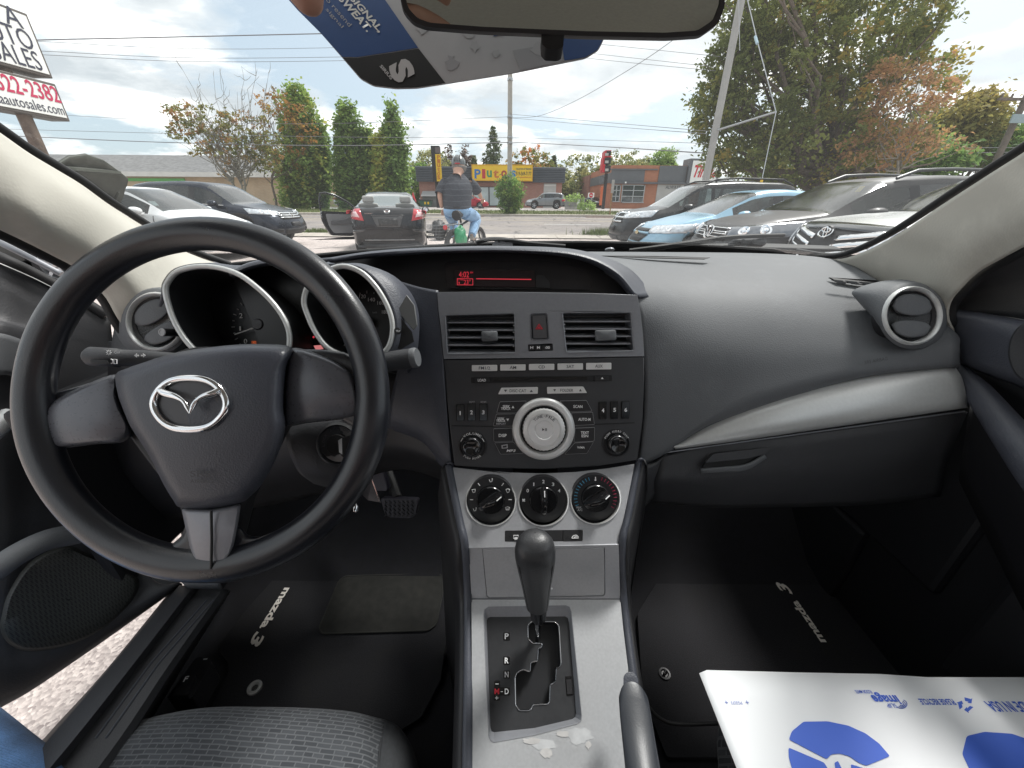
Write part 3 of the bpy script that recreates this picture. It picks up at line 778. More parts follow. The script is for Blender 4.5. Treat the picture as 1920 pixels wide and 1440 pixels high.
# yellow pylon sign, left of the cyclist
Y=49
py_=thing('pylon_sign','slim black pylon with a vertical yellow sign behind the cyclist','sign',onground(821,Y))
pxbox('post',816.5,822,300,394,Y,.4,M_BLK,py_);pxbox('sign_box',811,826.5,274,341,Y,.9,M_BLK,py_)
pf=pxbox('sign_face',817.5,827.5,289,340,Y-.48,.06,M_YEL,py_)
pxbox('top_panel',816,826,276,287,Y-.47,.05,M('faded_brown',(.14,.11,.11),.6),py_)
for ch,y_ in zip('Plutos',(294.5,302,310,318,326,333)):
    c=atY(822.5,y_,Y-.52);text(ch,(c.x,Y-.52,c.z),(1,0,0),(0,0,1),.33,.36,M('sign_orange',(.55,.18,.02),.5),pf,'letter',.004,bold=.02)
# do not enter sign, thin post sign, fence, dumpster, shed, flag
Y=47
dn=thing('road_sign','small white sign with a red disc beside the dark far car','sign',onground(1108,Y))
pxbox('plate',1102.5,1114,361.5,370.5,Y,.04,M_WHT,dn,.01)
c=atY(1108.3,366,Y-.03);g=G();g.lathe(c,(0,-1,0),[(.23,-.005),(.23,.012),(0,.012)],20);g.obj('disc',M_RED,dn)
g=G();g.box(c-Vector((0,.02,0)),(.3,.012,.07));g.obj('bar',M_WHT,dn,smooth=None)
pxbox('post',1107.7,1109,371,392,Y,.07,M_ALU,dn,0)
Y=31.5
tp=thing('post_sign','thin rusty post with a narrow white sign by the black minivan','sign',onground(1148,Y))
pxbox('post',1145.5,1147.5,337,407,Y,.06,M('rusty_post',(.33,.2,.1),.8,var=(4,.4)),tp,0)
pxbox('plate',1146.5,1151.5,337,362,Y-.05,.03,M_GREYL,tp,.005)
Y=46
fe=thing('board_fence','weathered grey board fence beside the parked silver SUV','fence',onground(1078,Y))
xl,xr_=xat(1059,385,Y),xat(1097,385,Y);nb=15;MF=M('weathered_board',(.27,.26,.25),.85,var=(2,.3))
for k in range(nb):
    xa_=xl+(xr_-xl)*k/nb
    g=G();bx(g,(xa_+.01,Y,zg(Y)),(xa_+(xr_-xl)/nb-.012,Y+.03,zat(1078,374,Y)+.06*math.sin(k*2.1)));g.obj('board',MF,fe,smooth=None)
g=G();bx(g,(xl,Y+.032,zg(Y)+.35),(xr_,Y+.09,zg(Y)+.47));bx(g,(xl,Y+.032,zg(Y)+1.0),(xr_,Y+.09,zg(Y)+1.1));g.obj('rail',MF,fe,smooth=None)
pxbox('notice',1082.5,1086.5,374,383,Y-.02,.02,M_WHT,fe,0)
Y=52
du=thing('waste_container','dark green waste container behind the sedan','dumpster',onground(796,Y))
a,b=atY(786,388,Y),atY(808,388,Y);zl_,zh=zg(Y)+.1,zat(797,376,Y)
g=G();g.prism([(a.x-.05,Y,zh),(b.x+.05,Y,zh),(b.x-.2,Y,zl_),(a.x+.2,Y,zl_)],(0,1.3,0));g.obj('bin_body',M('bin_green',(.03,.095,.06),.5,var=(2,.3)),du,smooth=None,bevel=.03)
boxo('lid',(a.x-.08,Y-.05,zh+.005),(b.x+.08,Y+1.4,zh+.12),M_BLK,du,.03)
for x_ in (797,803):pxbox('sticker',x_-1.6,x_+1.6,378.5,383,Y-.012,.015,M_YEL,du,0)
Y=54
sd_=thing('shed','low grey shed roof beyond the green waste container','shed',onground(808,Y))
a,b=atY(793,385,Y),atY(822,385,Y);zh=zat(808,368,Y)
boxo('shed_wall',(a.x,Y,zg(Y)),(b.x,Y+2.5,zh),M('shed_grey',(.16,.165,.16),.8,var=(1,.2)),sd_)
g=G();g.prism([(a.x-.15,Y-.2,zh),(a.x-.15,Y+2.7,zh+.02),(a.x-.15,Y+1.4,zh+.62),(a.x-.15,Y+1.2,zh+.62)],(b.x-a.x+.3,0,0));g.obj('shed_roof',M('shed_roof',(.25,.25,.25),.8),sd_,smooth=None)
Y=33
fl=thing('furled_umbrella','furled red parasol standing right of the sedan roof','umbrella',onground(777,Y))
b=onground(777,Y);t_=atY(776,361,Y)
g=G();g.tube([(b.x,Y,b.z),(t_.x,Y,t_.z)],.025,8);g.obj('pole',M_ALU,fl)
g=G();h=t_.z-b.z
g.lathe((b.x,Y,b.z+.55),(0,0,1),[(.05,0),(.21,.1),(.17,.5),(.13,h-1.0),(.05,h-.6),(.01,h-.53)],12);g.obj('canopy',M('umbrella_red',(.5,.04,.05),.8,var=(3,.3)),fl)
# dealer sign on its two panels, left edge
XS=-7.2
Me=M('sign_edge',(.10,.085,.075),.5)
# (plane faces +X; corners taken at the visible far edge and carried on towards the camera)
p_tr,p_br=atX(54,27,XS),atX(97,147,XS)
yf=(p_tr.y+p_br.y)/2
q_tr,q_br=atX(106,158,XS),atX(130,228,XS);yf2=(q_tr.y+q_br.y)/2
zt1,zb1,zt2,zb2=p_tr.z,p_br.z,q_tr.z,q_br.z
ds=thing('dealer_sign','white two panel car dealer sign on a rusty post at the far left','sign',(XS,yf-1.0,0))
y0=yf-2.05
for nm,ya,yb_,za,zb_ in (('upper_panel',y0,yf,zb1,zt1),('lower_panel',y0-.05,yf2,zb2,zt2)):
    pn=boxo(nm,(XS-.30,ya,za),(XS,yb_,zb_),Me,ds,.012)
    boxo('face',(XS-.01,ya+.04,za+.04),(XS+.012,yb_-.04,zb_-.04),M_WHT,pn,.004)
Mk=M('dealer_ink',(.03,.033,.06),.6);Mr=M('dealer_red',(.50,.02,.085),.6)
def stext(s_,pr,px0,px1,n,py0,py1,mat,bold=.0):
    """the last n letters of the word fill px0..px1; rows py0..py1 measured at its right end"""
    a,b,q=atX(px1,py0,XS+.014),atX(px1,py1,XS+.014),atX(px0,py1-(px1-px0)*.28,XS+.014)
    w_=(b.y-q.y)*len(s_)/n
    return text(s_,(XS+.014,(a.y+b.y)/2-w_/2,(a.z+b.z)/2),(0,1,0),(0,0,1),w_,abs(a.z-b.z),mat,pr,'lettering',.003,bold=bold)
up_=[c for c in ds.children if c.name.startswith('upper')][0];lo_=[c for c in ds.children if c.name.startswith('lower')][0]
stext('TA',up_,8,38,1,20,52,Mk);stext('AUTO',up_,6,60,2,61,94,Mk);stext('SALES',up_,2,75,4,100,132,Mk)
stext('519-622-2382',lo_,3,110,7,164,193,Mr,.012);stext('taautosales.com',lo_,4,119,13,199,216,Mk)
pb=atX(62,255,XS-.15)
g=G();g.tube([(XS-.15,pb.y,0),(XS-.15,pb.y,zt1-.2)],.085,12);g.obj('post',M('rust_brown_steel',(.16,.115,.09),.7,.2,var=(7,.4),dirt=(9,(.45,.42,.38),.6)),ds)
# utility poles
MP=M('pole_concrete',(.40,.375,.335),.85,var=(3,.15),bump=('noise',20,.3))
MG=M('pole_grey',(.36,.355,.34),.75,var=(2,.12))
pb=atY(955.5,400,32)
up1=thing('utility_pole','pale utility pole rising from the bush across the road','utility pole',(pb.x,32,zg(32)))
g=G();g.tube([(pb.x,32,zg(32)-.1),(pb.x,32,14)],[.19,.13],14);g.obj('shaft',MP,up1,smooth=60)
zc=zat(957,219,32)
for z_ in (zat(957,149,32),zc,zat(957,258,32),zat(957,268,32)):
    g=G();g.lathe((pb.x,32,z_-.07),(0,0,1),[(.19,0),(.19,.14)],14);g.box((pb.x-.02,31.74,z_),(.12,.3,.1));g.obj('bracket',M_ALU,up1)
PX,PYY=7.03,16.0
up2=thing('utility_pole','thick grey leaning looking pole in front of the huge maple','utility pole',(PX,PYY,zg(PYY)))
g=G();g.tube([(PX,PYY,zg(PYY)-.1),(PX,PYY,12)],[.128,.10],16);g.obj('shaft',MG,up2,smooth=60)
a0,a1=atY(1345,237,15.8),atY(1455,210,14.0)
g=G();g.tube([Vector((PX,PYY,a0.z-.1)),a1],[.038,.03],10);g.obj('strut_arm',M_ALU,up2)
gp=atY(1429,335,13.4)
g=G();e0=atY(1392,-40,15.8);g.tube([e0,atY(1422,85,15.0),a1,gp],.014,6);g.obj('guy_wire',M_ALU,up2)
g=G();e0=atY(1384,-40,15.8);g.tube([e0,atY(1387,95,15.8)],.012,6);g.obj('down_wire',M_ALU,up2)
g=G();i0=atY(1416,68,15.15);g.tube([i0,atY(1420,82,15.0)],.04,8);g.obj('insulator',M('insulator_glass',(.45,.6,.68),.3),up2)
g=G();g.tube([gp,Vector((gp.x-.12,13.2,zg(13)))],.04,8);g.obj('guy_guard',M_YEL,up2)
pf=atY(1885,265,26.0)
up3=thing('utility_pole','dark utility pole with crossarm at the far right edge','utility pole',(pf.x,26,zg(26)))
g=G();g.tube([(pf.x,26,0),(pf.x,26,12.5)],[.17,.13],12);g.obj('shaft',M('pole_timber',(.15,.125,.105),.9,var=(4,.3)),up3,smooth=60)
zz_=zat(1905,186,26);g=G();g.box((pf.x-.3,26,zz_),(2.4,.12,.12));
for k in (-1.35,-.8,.5):g.tube([(pf.x+k,26,zz_),(pf.x+k,26,zz_+.25)],.05,8)
g.obj('crossarm',MAT_BARK,up3)
pxbox('street_sign',1896,1930,214,231,25.7,.08,M('faded_teal_sign',(.28,.36,.38),.6),up3,.01)
# overhead wires, each strung as one cable
MWIRE=M('cable',(.19,.185,.20),.6)
def wire(label,pts,r=.018,sag=0.0):
    P=[Vector(atY(*p)) for p in pts]
    if len(P)==2:
        a,b=P;P=[a.lerp(b,k/14)-Vector((0,0,sag*4*(k/14)*(1-k/14))) for k in range(15)]
    else:P=[Vector(q) for q in cr(P,24)]
    g=G();g.tube(P,r*.75,5);o=g.obj('overhead_wire',MWIRE,smooth=180);tag(o,label,'wire','overhead wires along the road')
wire('thick twisted cable, highest on the left, running to the card',[(-120,83,24),(75,75,26),(300,70,28),(957,55,32)],.035)
wire('thin wire just under the thick cable on the left',[(-120,70,24),(78,78,26),(420,92,29),(957,82,32)],.014)
wire('upper wire of the close pair crossing the left clouds',[(-120,85,24),(83,96,26),(420,109,29),(957,101,32)],.016)
wire('lower wire of the close pair crossing the left clouds',[(-120,92,24),(86,103,26),(420,116,29),(957,108,32)],.016)
wire('faint wire meeting the utility pole at its upper bracket',[(-60,205,31.8),(310,226,31.8),(600,232,31.8),(955,219,31.8)],.016)
wire('higher of the two low wires left of the utility pole',[(-60,240,31.8),(310,250,31.8),(640,257,31.8),(955,258,31.8)],.018)
wire('lowest thick cable left of the utility pole',[(-60,251,31.8),(310,267,31.8),(640,273,31.8),(955,267,31.8)],.034)
wire('upper wire from the pale pole to the grey pole',[(957,214,31.8),(1130,229,26),(1328,246,16)],.014)
wire('second wire from the pale pole to the grey pole',[(957,221,31.8),(1130,236,26),(1326,251,16)],.014)
wire('third wire from the pale pole to the grey pole',[(957,258,31.8),(1130,263,26),(1325,269,16)],.012)
wire('lowest thick cable from the pale pole to the grey pole',[(957,271,31.8),(975,267.5,31),(1130,275,26),(1320,287,16)],.026)
wire('top wire of three right of the mirror',[(957,66,32),(1135,84,26),(1350,106,20)],.012)
wire('middle wire of three right of the mirror',[(957,82,32),(1118,101,26),(1345,126,20)],.012)
wire('bottom wire of three right of the mirror',[(957,89,32),(1102,109,26),(1342,133,20)],.012)
wire('service cable swooping up from the pale pole to the mirror',[(960,221,31.8),(1012,217,28),(1085,186,24),(1190,124,19),(1266,72,16),(1330,20,13)],.014)
wire('upper pale wire across the far right trees',[(1740,277,27),(1950,277,25.5)],.02)
wire('lower pale wire across the far right trees',[(1740,289,27),(1950,284,25.5)],.02)
# brick building behind the lot, met in the mirror
wb=thing('brick_building','brick office building behind the car, only met in the mirror','building',(0,-16,0))
boxo('wall',(-14,-22,-.1),(12,-16,4.2),BR_RED,wb);boxo('coping',(-14.1,-22.1,4.2),(12.1,-15.9,4.4),M_FASC,wb)
for k in range(5):
    wn=boxo('window',(-11+k*4.6,-16.02,1.0),(-8.6+k*4.6,-15.96,2.8),M_WIN,wb);boxo('frame',(-11.1+k*4.6,-16.01,.9),(-8.5+k*4.6,-15.98,.99),M_FASC,wn)
# ================================================================ VEHICLES
MT_TYRE=M('tyre',(.022,.022,.023),.8,bump=('noise',60,.4))
MT_RIM=M('alloy',(.52,.53,.55),.3,.9,var=(6,.1))
MT_CHROME=M('chrome',(.78,.79,.80),.10,1.0)
MT_TRIM=M('black_trim',(.018,.018,.02),.5,var=(4,.2))
MT_DARK=M('grille_black',(.010,.010,.011),.6)
MT_LAMP=M('lamp_clear',(.62,.65,.68),.12,.25,var=(14,.35),coat=1)
MT_LAMPD=M('lamp_smoked',(.17,.18,.20),.15,.3,var=(14,.3),coat=1)
MT_REFL=M('lamp_bowl',(.85,.86,.88),.08,1.0)
MT_TAIL=M('tail_red',(.50,.012,.025),.15,coat=1,var=(18,.2))
MT_TAILW=M('tail_pale',(.75,.55,.55),.15,coat=1)
MT_ORANGE=M('marker_orange',(.75,.22,.03),.25,coat=1)
MT_PLATE=M('plate_black',(.03,.03,.03),.5,dirt=(25,(.2,.19,.18),.7))
MT_SEAT=M('car_seat',(.10,.10,.105),.8,var=(5,.2));MT_SEATL=M('car_seat_pale',(.36,.36,.34),.8,var=(5,.15))
GL_CAR=glass_mat('car_glass',(.66,.76,.75),.115,.16,(.04,.055,.055),.13);GL_DK=glass_mat('privacy_glass',(.3,.34,.34),.15,.45,(.015,.018,.018),.13)
def paint(name,col,metal=.35,rough=.32,dirt=.25,flake=.12):
    return M(name,col,rough,metal,coat=.15,var=(1.2,flake),dirt=(5,tuple(min(1,c*.6+.14) for c in col),dirt))
def interp(pts,t):return float(np.interp(t,[p[0] for p in pts],[p[1] for p in pts]))
WHEELS={}
def wheel(par,x,y,r,wd,side,spokes,style):
    key=(round(r,3),round(wd,3),spokes,style)
    if key not in WHEELS:
        g=G();k=wd/2
        g.lathe((0,0,0),(0,1,0),[(r*.66,-k),(r*.9,-k*1.02),(r*.985,-k*.82),(r,-k*.5),(r,k*.5),(r*.985,k*.82),(r*.9,k*1.02),(r*.66,k),(r*.62,k*.7),(r*.62,-k*.7),(r*.66,-k)],32)
        o1=g.obj('wheel',MT_TYRE,None,smooth=40)
        g=G();rr=r*.665
        g.lathe((0,0,0),(0,1,0),[(rr,-k),(rr,k*.92),(rr*.93,k*.95),(rr*.88,k*.5),(rr*.86,-k)],32)
        g.lathe((0,k*.45,0),(0,1,0),[(rr*.24,-.02),(rr*.24,.05),(rr*.12,.065),(0,.065)],16)
        for i in range(spokes):
            a=2*math.pi*i/spokes;u=Vector((math.cos(a),0,math.sin(a)));v=Vector((-math.sin(a),0,math.cos(a)))
            b=rr*.13;c=rr*.10
            p=[u*rr*.18+v*b,u*rr*.18-v*b,u*rr*.9-v*c,u*rr*.9+v*c]
            q0,q1=Vector((0,k*.48,0)),Vector((0,k*.86,0))
            g.hexa([p[0]+q0+Vector((0,.03,0)),p[1]+q0+Vector((0,.03,0)),p[2]+q1,p[3]+q1]+[z_-Vector((0,.03,0)) for z_ in (p[0]+q0,p[1]+q0,p[2]+q1,p[3]+q1)])
        o2=g.obj('rim',MT_RIM,None,smooth=35)
        g=G();g.lathe((0,0,0),(0,1,0),[(rr*.86,k*.15),(0,k*.15)],24);o3=g.obj('brake_disc',MT_DARK,None)
        WHEELS[key]=(o1.data,o2.data,o3.data)
        for o in (o1,o2,o3):bpy.data.objects.remove(o)
    m1,m2,m3=WHEELS[key]
    o=from_mesh('wheel',m1,None,par);o.location=(x,y,r);o.rotation_euler=(0,RNG.uniform(0,6),0 if side>0 else math.pi)
    from_mesh('rim',m2,None,o);from_mesh('brake_disc',m3,None,o)
    return o
class Car:pass
def car(name,label,cat,loc,head,P,mat,group='cars parked on the lot',glass=None,dark_rear=True,seats=None,rails=False,detail=2,hood_open=0):
    c=Car();Lx,Wd=P['L'],P['W'];c.P=P
    root=thing(name,label,cat,loc,R(head),group=group,local=True);c.root=root
    wf,wr=P['fo'],Lx-P['ro'];rw=P['rw']
    cow,rf,rre,rb_=[q*Lx for q in P['cab']]
    top0=P['top']
    ss=set(np.linspace(0,Lx,64).tolist())|{0.0,.015,.04,cow,rf,rre,rb_}
    for a,b in P['win']:ss|={a*Lx,b*Lx}
    for q in (wf,wr):
        for k in range(-5,6):ss.add(q+k/5*(rw+.055))
    ss=sorted(x for x in ss if 0<=x<=Lx)
    st=[ss[0]]
    for x in ss[1:]:
        if x-st[-1]>.012:st.append(x)
    def ztop(s):
        t=s/Lx
        return float(np.mean([interp(top0,min(1,max(0,t+d))) for d in (-.012,-.006,0,.006,.012)])) if .03<t<.97 else interp(top0,t)
    plan=P.get('plan',[(0,.78),(.02,.87),(.06,.945),(.14,.985),(.25,1),(.75,1),(.9,.97),(.97,.92),(1,.84)])
    cl=P['cl'];bulge=P.get('bulge',.22)
    def sec(s):
        t=s/Lx;w=Wd/2*interp(plan,t);zt=ztop(s)
        zl=cl+(.06*max(0,1-s/.25))+(.10*max(0,1-(Lx-s)/.4))
        for q in (wf,wr):
            d=abs(s-q);ra=rw+.055
            if d<ra:zl=max(zl,rw+math.sqrt(max(ra*ra-d*d,0))-.02)
        zb=min(interp(P['belt'],t),zt-.05)
        if s<=cow:k=0
        elif s<rf:k=(s-cow)/(rf-cow)
        elif s<=rre:k=1
        elif s<rb_:k=1-(s-rre)/(rb_-rre)
        else:k=0
        yr=w*(.86+(P['rw_']-.86)*k);zr=zt-(.028+.035*k)
        if k>0:yr=w*.86+(Wd/2*P['rw_']-w*.86)*min(1,k*1.15)**.9
        p4=np.array((w*.955,zb));p7=np.array((yr,max(zr,zb+.012)))
        pts=[(w*.90,zl),(w*.975,zl+min(.10,(zb-zl)*.3)),(w,zl+(zb-zl)*.55),(w*.99,zl+(zb-zl)*.84),tuple(p4),
               tuple(p4+(p7-p4)*.07),tuple(p4+(p7-p4)*.87),tuple(p7),(yr*.82,zt-.012),(yr*.42,zt-.003),(0,zt)]
        out=[]
        for y,z in pts:
            fr=max(0,1-s/.95);rr_=max(0,1-(Lx-s)/.8);u=min(max((z-zl)/max(zt-zl,.05),0),1)
            x=Lx/2-s-bulge*(y/(Wd/2))**2*fr**1.5+P.get('tbulge',.14)*(y/(Wd/2))**2*rr_**1.5
            x+=P.get('prot',.06)*math.sin(math.pi*u**.75)*max(0,1-s/.4)-P.get('tprot',.07)*math.sin(math.pi*u**.7)*max(0,1-(Lx-s)/.4)
            out.append((x,y,z))
        return out
    S=[sec(s) for s in st];n=len(S);m=11
    body,win,wsh,rwn,hood=G(),{},G(),G(),G()
    sidew=lambda s0,s1:[i for i,(a,b) in enumerate(P['win']) if s0>=a*Lx-.004 and s1<=b*Lx+.004]
    for sg in (1,-1):
        V=[[Vector((x,y*sg,z)) for x,y,z in sc_] for sc_ in S]
        for i in range(n-1):
            s0,s1=st[i],st[i+1]
            for k in range(m-1):
                q=[V[i][k],V[i+1][k],V[i+1][k+1],V[i][k+1]]
                wi=sidew(s0,s1)
                if k==5 and wi:win.setdefault((wi[0],sg),G()).add(q,[(0,1,2,3)])
                elif k>=7 and s0>=cow-.004 and s1<=rf+.004:wsh.add(q,[(0,1,2,3)])
                elif k>=7 and s0>=rre-.004 and s1<=rb_+.004 and P.get('rear',True):rwn.add(q,[(0,1,2,3)])
                elif hood_open and k>=7 and s0>.025*Lx and s1<=cow+.004:hood.add(q,[(0,1,2,3)])
                else:
                    mi=1 if (k==0 and P.get('clad')) or (k in (5,) and cow+.3<s0<rre and not wi) else 0
                    if P.get('clad') and k==1 and min(abs(s0-wf),abs(s0-wr))<rw+.08:mi=1
                    body.add(q,[(0,1,2,3)],mi)
    for idx in (0,n-1):
        rows=[]
        for k in range(m):
            x,y,z=S[idx][k];row=[]
            for j in range(13):
                yy=y*(1-2*j/12)
                bl=(bulge if idx==0 else -P.get('tbulge',.14))*((y/(Wd/2))**2-(yy/(Wd/2))**2)
                row.append(Vector((x+bl,yy,z)))
            rows.append(row)
        body.grid(rows)
        for k in (0,):
            pass
    c.body=body.obj('body',[mat,MT_TRIM],root,smooth=48)
    bvv=body.v;c.bvh=BVHTree.FromPolygons([tuple(v) for v in bvv],body.f)
    GLs=glass or GL_CAR
    c.ws=wsh.obj('windshield',GLs,root,smooth=60)
    if rwn.f:rwn.obj('rear_window',GLs if not dark_rear else GL_DK,root,smooth=60)
    for(i,sg),gg in win.items():gg.obj('side_window',GLs if (i==0 or not dark_rear) else GL_DK,root,smooth=60)
    # floor and wheel wells
    g=G();g.box((0,0,cl+.13),(Lx*.93,Wd*.62,.22));g.box((0,0,.52),(Lx-.5,Wd*.86,.12));g.obj('underbody',MT_DARK,root,smooth=None)
    for x in (Lx/2-wf,Lx/2-wr):
        for sg in (1,-1):wheel(root,x,sg*(Wd/2-P['tw']/2-.025),rw,P['tw'],sg,P.get('spokes',5),0)
    if seats:
        for xs,ys in ((.0,.37),(.0,-.37),(-.95,.42),(-.95,-.42)):
            g=G();x_=Lx/2-rf-.55+xs;zs=P['belt'][0][1]
            g.box((x_,ys,.62),(.5,.46,.16));
            g.prism([(x_-.22,ys-.23,.6),(x_-.44,ys-.2,1.16),(x_-.32,ys-.2,1.17),(x_-.06,ys-.23,.66)],(0,.44,0))
            g.box((x_-.42,ys,1.245),(.10,.26,.15));g.obj('seat',seats,root,smooth=None,bevel=.04,seg=3)
    def feat(nm,cs,dirv,mt,nx=8,ny=4,off=.008,par=None,rnd=0):
        d=Vector(dirv).normalized();A,B,C_,E=[Vector(q) for q in cs];g=G();rows=[]
        for j in range(ny+1):
            row=[];v=j/ny
            for i in range(nx+1):
                u=i/nx;p=A.lerp(B,u).lerp(E.lerp(C_,u),v)
                h,nn,_,_=c.bvh.ray_cast(p-d*1.5,d,4)
                if h is None:h=p
                if nn is None or nn.dot(d)>0:nn=-d if nn is None else -nn
                row.append(h+nn*off)
            rows.append(row)
        g.grid(rows);o=g.obj(nm,mt,par or root,smooth=60)
        md=o.modifiers.new('solid','SOLIDIFY');md.thickness=.012;md.offset=0
        return o
    c.feat=feat
    def hit(p,dirv):
        d=Vector(dirv).normalized();h,nn,_,_=c.bvh.ray_cast(Vector(p)-d*1.5,d,4)
        if h is None:return Vector(p),-d
        if nn.dot(d)>0:nn=-nn
        return h,nn
    c.hit=hit;c.X=Lx/2
    # mirrors, handles, seams
    if detail:
        xm=Lx/2-cow-.42;zm=interp(P['belt'],(cow+.42)/Lx)+.07
        for sg in (1,-1):
            g=G();ym=sg*(Wd/2+.08)
            rows=[]
            for k,(xx,f) in enumerate(((.10,.35),(.07,.75),(0,1),(-.06,1.0),(-.075,.93))):
                rows.append([Vector((xm+xx,ym+.105*f*math.cos(a),zm+.075*f*math.sin(a))) for a in [2*math.pi*j/14 for j in range(14)]])
            g.grid(rows,closed=True);g.add(rows[-1],[tuple(range(14))]);g.add(rows[0],[tuple(range(14))])
            g.box((xm,sg*(Wd/2-.03),zm-.05),(.08,.16,.04))
            mo=g.obj('wing_mirror',P.get('mirror',mat),root,smooth=50)
            g=G();g.lathe((xm-.077,ym,zm),(-1,0,0),[(.068,0),(.068,.003),(0,.003)],16);g.obj('mirror_glass',MT_REFL,mo)
        seams=P.get('seams',[])
        for sx in seams:
            for sg in (1,-1):
                x=Lx/2-sx*Lx;zt_=interp(P['belt'],sx)-.02
                feat('door_seam',[(x-.006,sg*2,P['cl']+.12),(x+.006,sg*2,P['cl']+.12),(x+.006,sg*2,zt_),(x-.006,sg*2,zt_)],(0,-sg,0),MT_DARK,1,8,.003)
        for hx in P.get('handles',[]):
            for sg in (1,-1):
                x=Lx/2-hx*Lx;z=interp(P['belt'],hx)-.10;h,nn=hit((x,sg*2,z),(0,-sg,0))
                g=G();g.tube([h+Vector((.10,0,0)),h+Vector((.07,sg*.03,.004)),h+Vector((-.07,sg*.03,.004)),h+Vector((-.10,0,0))],.014,6);g.obj('door_handle',P.get('handle_mat',mat),root)
    if rails:
        for sg in (1,-1):
            pts=[]
            for t in np.linspace(rf/Lx+.03,rre/Lx-.02,9):
                x=Lx/2-t*Lx;zz_=ztop(t*Lx);e=min(t-rf/Lx-.03,rre/Lx-.02-t)
                pts.append(Vector((x,sg*Wd/2*P['rw_']*.93,zz_+(.055 if e>.01 else -.01))))
            g=G();g.tube(pts,.02,8);g.obj('roof_rail',rails,root)
    if hood_open and hood.f:
        hx,hz=Lx/2-cow,ztop(cow);a=R(hood_open);g=G()
        def rot(p):
            dx,dz=p.x-hx,p.z-hz;dx-=.34*(p.y/.8)**2*max(dx,0)/.95
            return Vector((hx+dx*math.cos(a)-dz*math.sin(a),p.y,hz+.03+dx*math.sin(a)+dz*math.cos(a)))
        g.add([rot(p) for p in hood.v],hood.f);o=g.obj('hood',P['under'],root,smooth=50,solid=.035)
        g=G();b0=hood.v
        for f in (.9,):
            x=hx+(Lx/2-.03*Lx-hx)*f
            g.tube([rot(Vector((x,-.55,ztop(Lx/2-x)-.04))),rot(Vector((x,.55,ztop(Lx/2-x)-.04)))],.035,6)
        for yy in (-.62,.62):g.tube([rot(Vector((hx+.1,yy,ztop(cow)-.045))),rot(Vector((Lx/2-.6,yy*.85,ztop(.3)-.05)))],.02,6)
        g.obj('hood_rib',P['under'],o,smooth=50)
        for(x,y,z,a_,b_,d_,mm) in ((hx+.55,-.1,.70,.55,.7,.26,MT_SEAT),(hx+.45,.5,.68,.3,.25,.24,MT_TRIM),(hx+.75,-.55,.66,.25,.22,.3,MT_SEATL),(hx+.3,-.5,.72,.3,.3,.2,MT_SEATL)):
            g=G();g.box((x,y,z),(a_,b_,d_));g.obj('engine_block',mm,root,smooth=None,bevel=.03)
        g=G();g.tube([(hx+.2,-.6,.8),(hx+.5,-.45,.86),(hx+.8,-.2,.84),(hx+.9,.3,.8)],.035,8);g.obj('hose',MT_TRIM,root)
    c.zl=cl
    return c
def emblem_ring(c,p,d,rad,par=None,tube_=.012,sx=1.25):
    h,nn=c.hit(p,d);g=G()
    u=Vector((0,1,0));v=nn.cross(u).normalized();u=v.cross(nn).normalized()
    g.tube([h+nn*.02+u*(rad*sx*math.cos(a))+v*(rad*math.sin(a)) for a in [2*math.pi*k/24 for k in range(24)]],tube_,6,closed=True)
    return h+nn*.02,u,v,g
# ---- shapes of the different kinds
SEDAN=dict(L=4.5,W=1.755,cl=.20,top=[(0,.58),(.015,.68),(.06,.78),(.2,.93),(.27,.99),(.34,1.17),(.42,1.36),(.48,1.42),(.56,1.435),(.66,1.405),(.72,1.33),(.80,1.18),(.855,1.09),(.95,1.085),(.975,1.07),(1,.97)],
             belt=[(0,.60),(.05,.68),(.25,.90),(.5,.95),(.8,.99),(1,.92)],cab=(.265,.44,.69,.845),rw_=.66,win=[(.335,.50),(.525,.70)],fo=.92,ro=.91,rw=.315,tw=.2,seams=(.29,.515,.72),handles=(.49,.69),prot=.10,tprot=.06)
SUVS=dict(L=4.53,W=1.82,cl=.26,top=[(0,.72),(.015,.82),(.05,.93),(.2,1.06),(.255,1.10),(.33,1.32),(.40,1.53),(.46,1.62),(.6,1.66),(.8,1.635),(.90,1.57),(.95,1.40),(.985,1.15),(1,1.0)],
            belt=[(0,.74),(.05,.82),(.25,1.02),(.5,1.07),(.8,1.13),(1,.98)],cab=(.25,.415,.90,.985),rw_=.70,win=[(.315,.485),(.51,.70),(.725,.84)],fo=.92,ro=.99,rw=.345,tw=.22,clad=True,seams=(.28,.50,.715),handles=(.475,.69),prot=.08)
HATCH=dict(L=4.3,W=1.75,cl=.19,top=[(0,.58),(.02,.68),(.08,.80),(.2,.95),(.25,1.0),(.34,1.22),(.43,1.41),(.5,1.455),(.6,1.465),(.78,1.43),(.88,1.36),(.95,1.15),(.985,1.0),(1,.9)],
             belt=[(0,.6),(.05,.68),(.25,.91),(.5,.96),(.8,1.03),(1,.86)],cab=(.245,.45,.88,.975),rw_=.68,win=[(.32,.50),(.525,.70),(.72,.80)],fo=.90,ro=.75,rw=.315,tw=.2,seams=(.29,.51,.72),handles=(.49,.69))
LONG=dict(SUVS,L=4.6,W=1.84,top=[(0,.74),(.012,.86),(.035,.97),(.10,1.05),(.2,1.10),(.235,1.13),(.32,1.38),(.39,1.60),(.45,1.68),(.6,1.72),(.85,1.70),(.93,1.62),(.965,1.42),(.988,1.18),(1,1.0)],
            belt=[(0,.76),(.05,.86),(.25,1.03),(.5,1.10),(.9,1.17),(1,1.0)],cab=(.235,.40,.925,.985),win=[(.295,.46),(.48,.665),(.685,.87)],fo=.96,ro=1.04,rw=.35,clad=False,seams=(.265,.47,.675),handles=(.455,.655),rw_=.73)
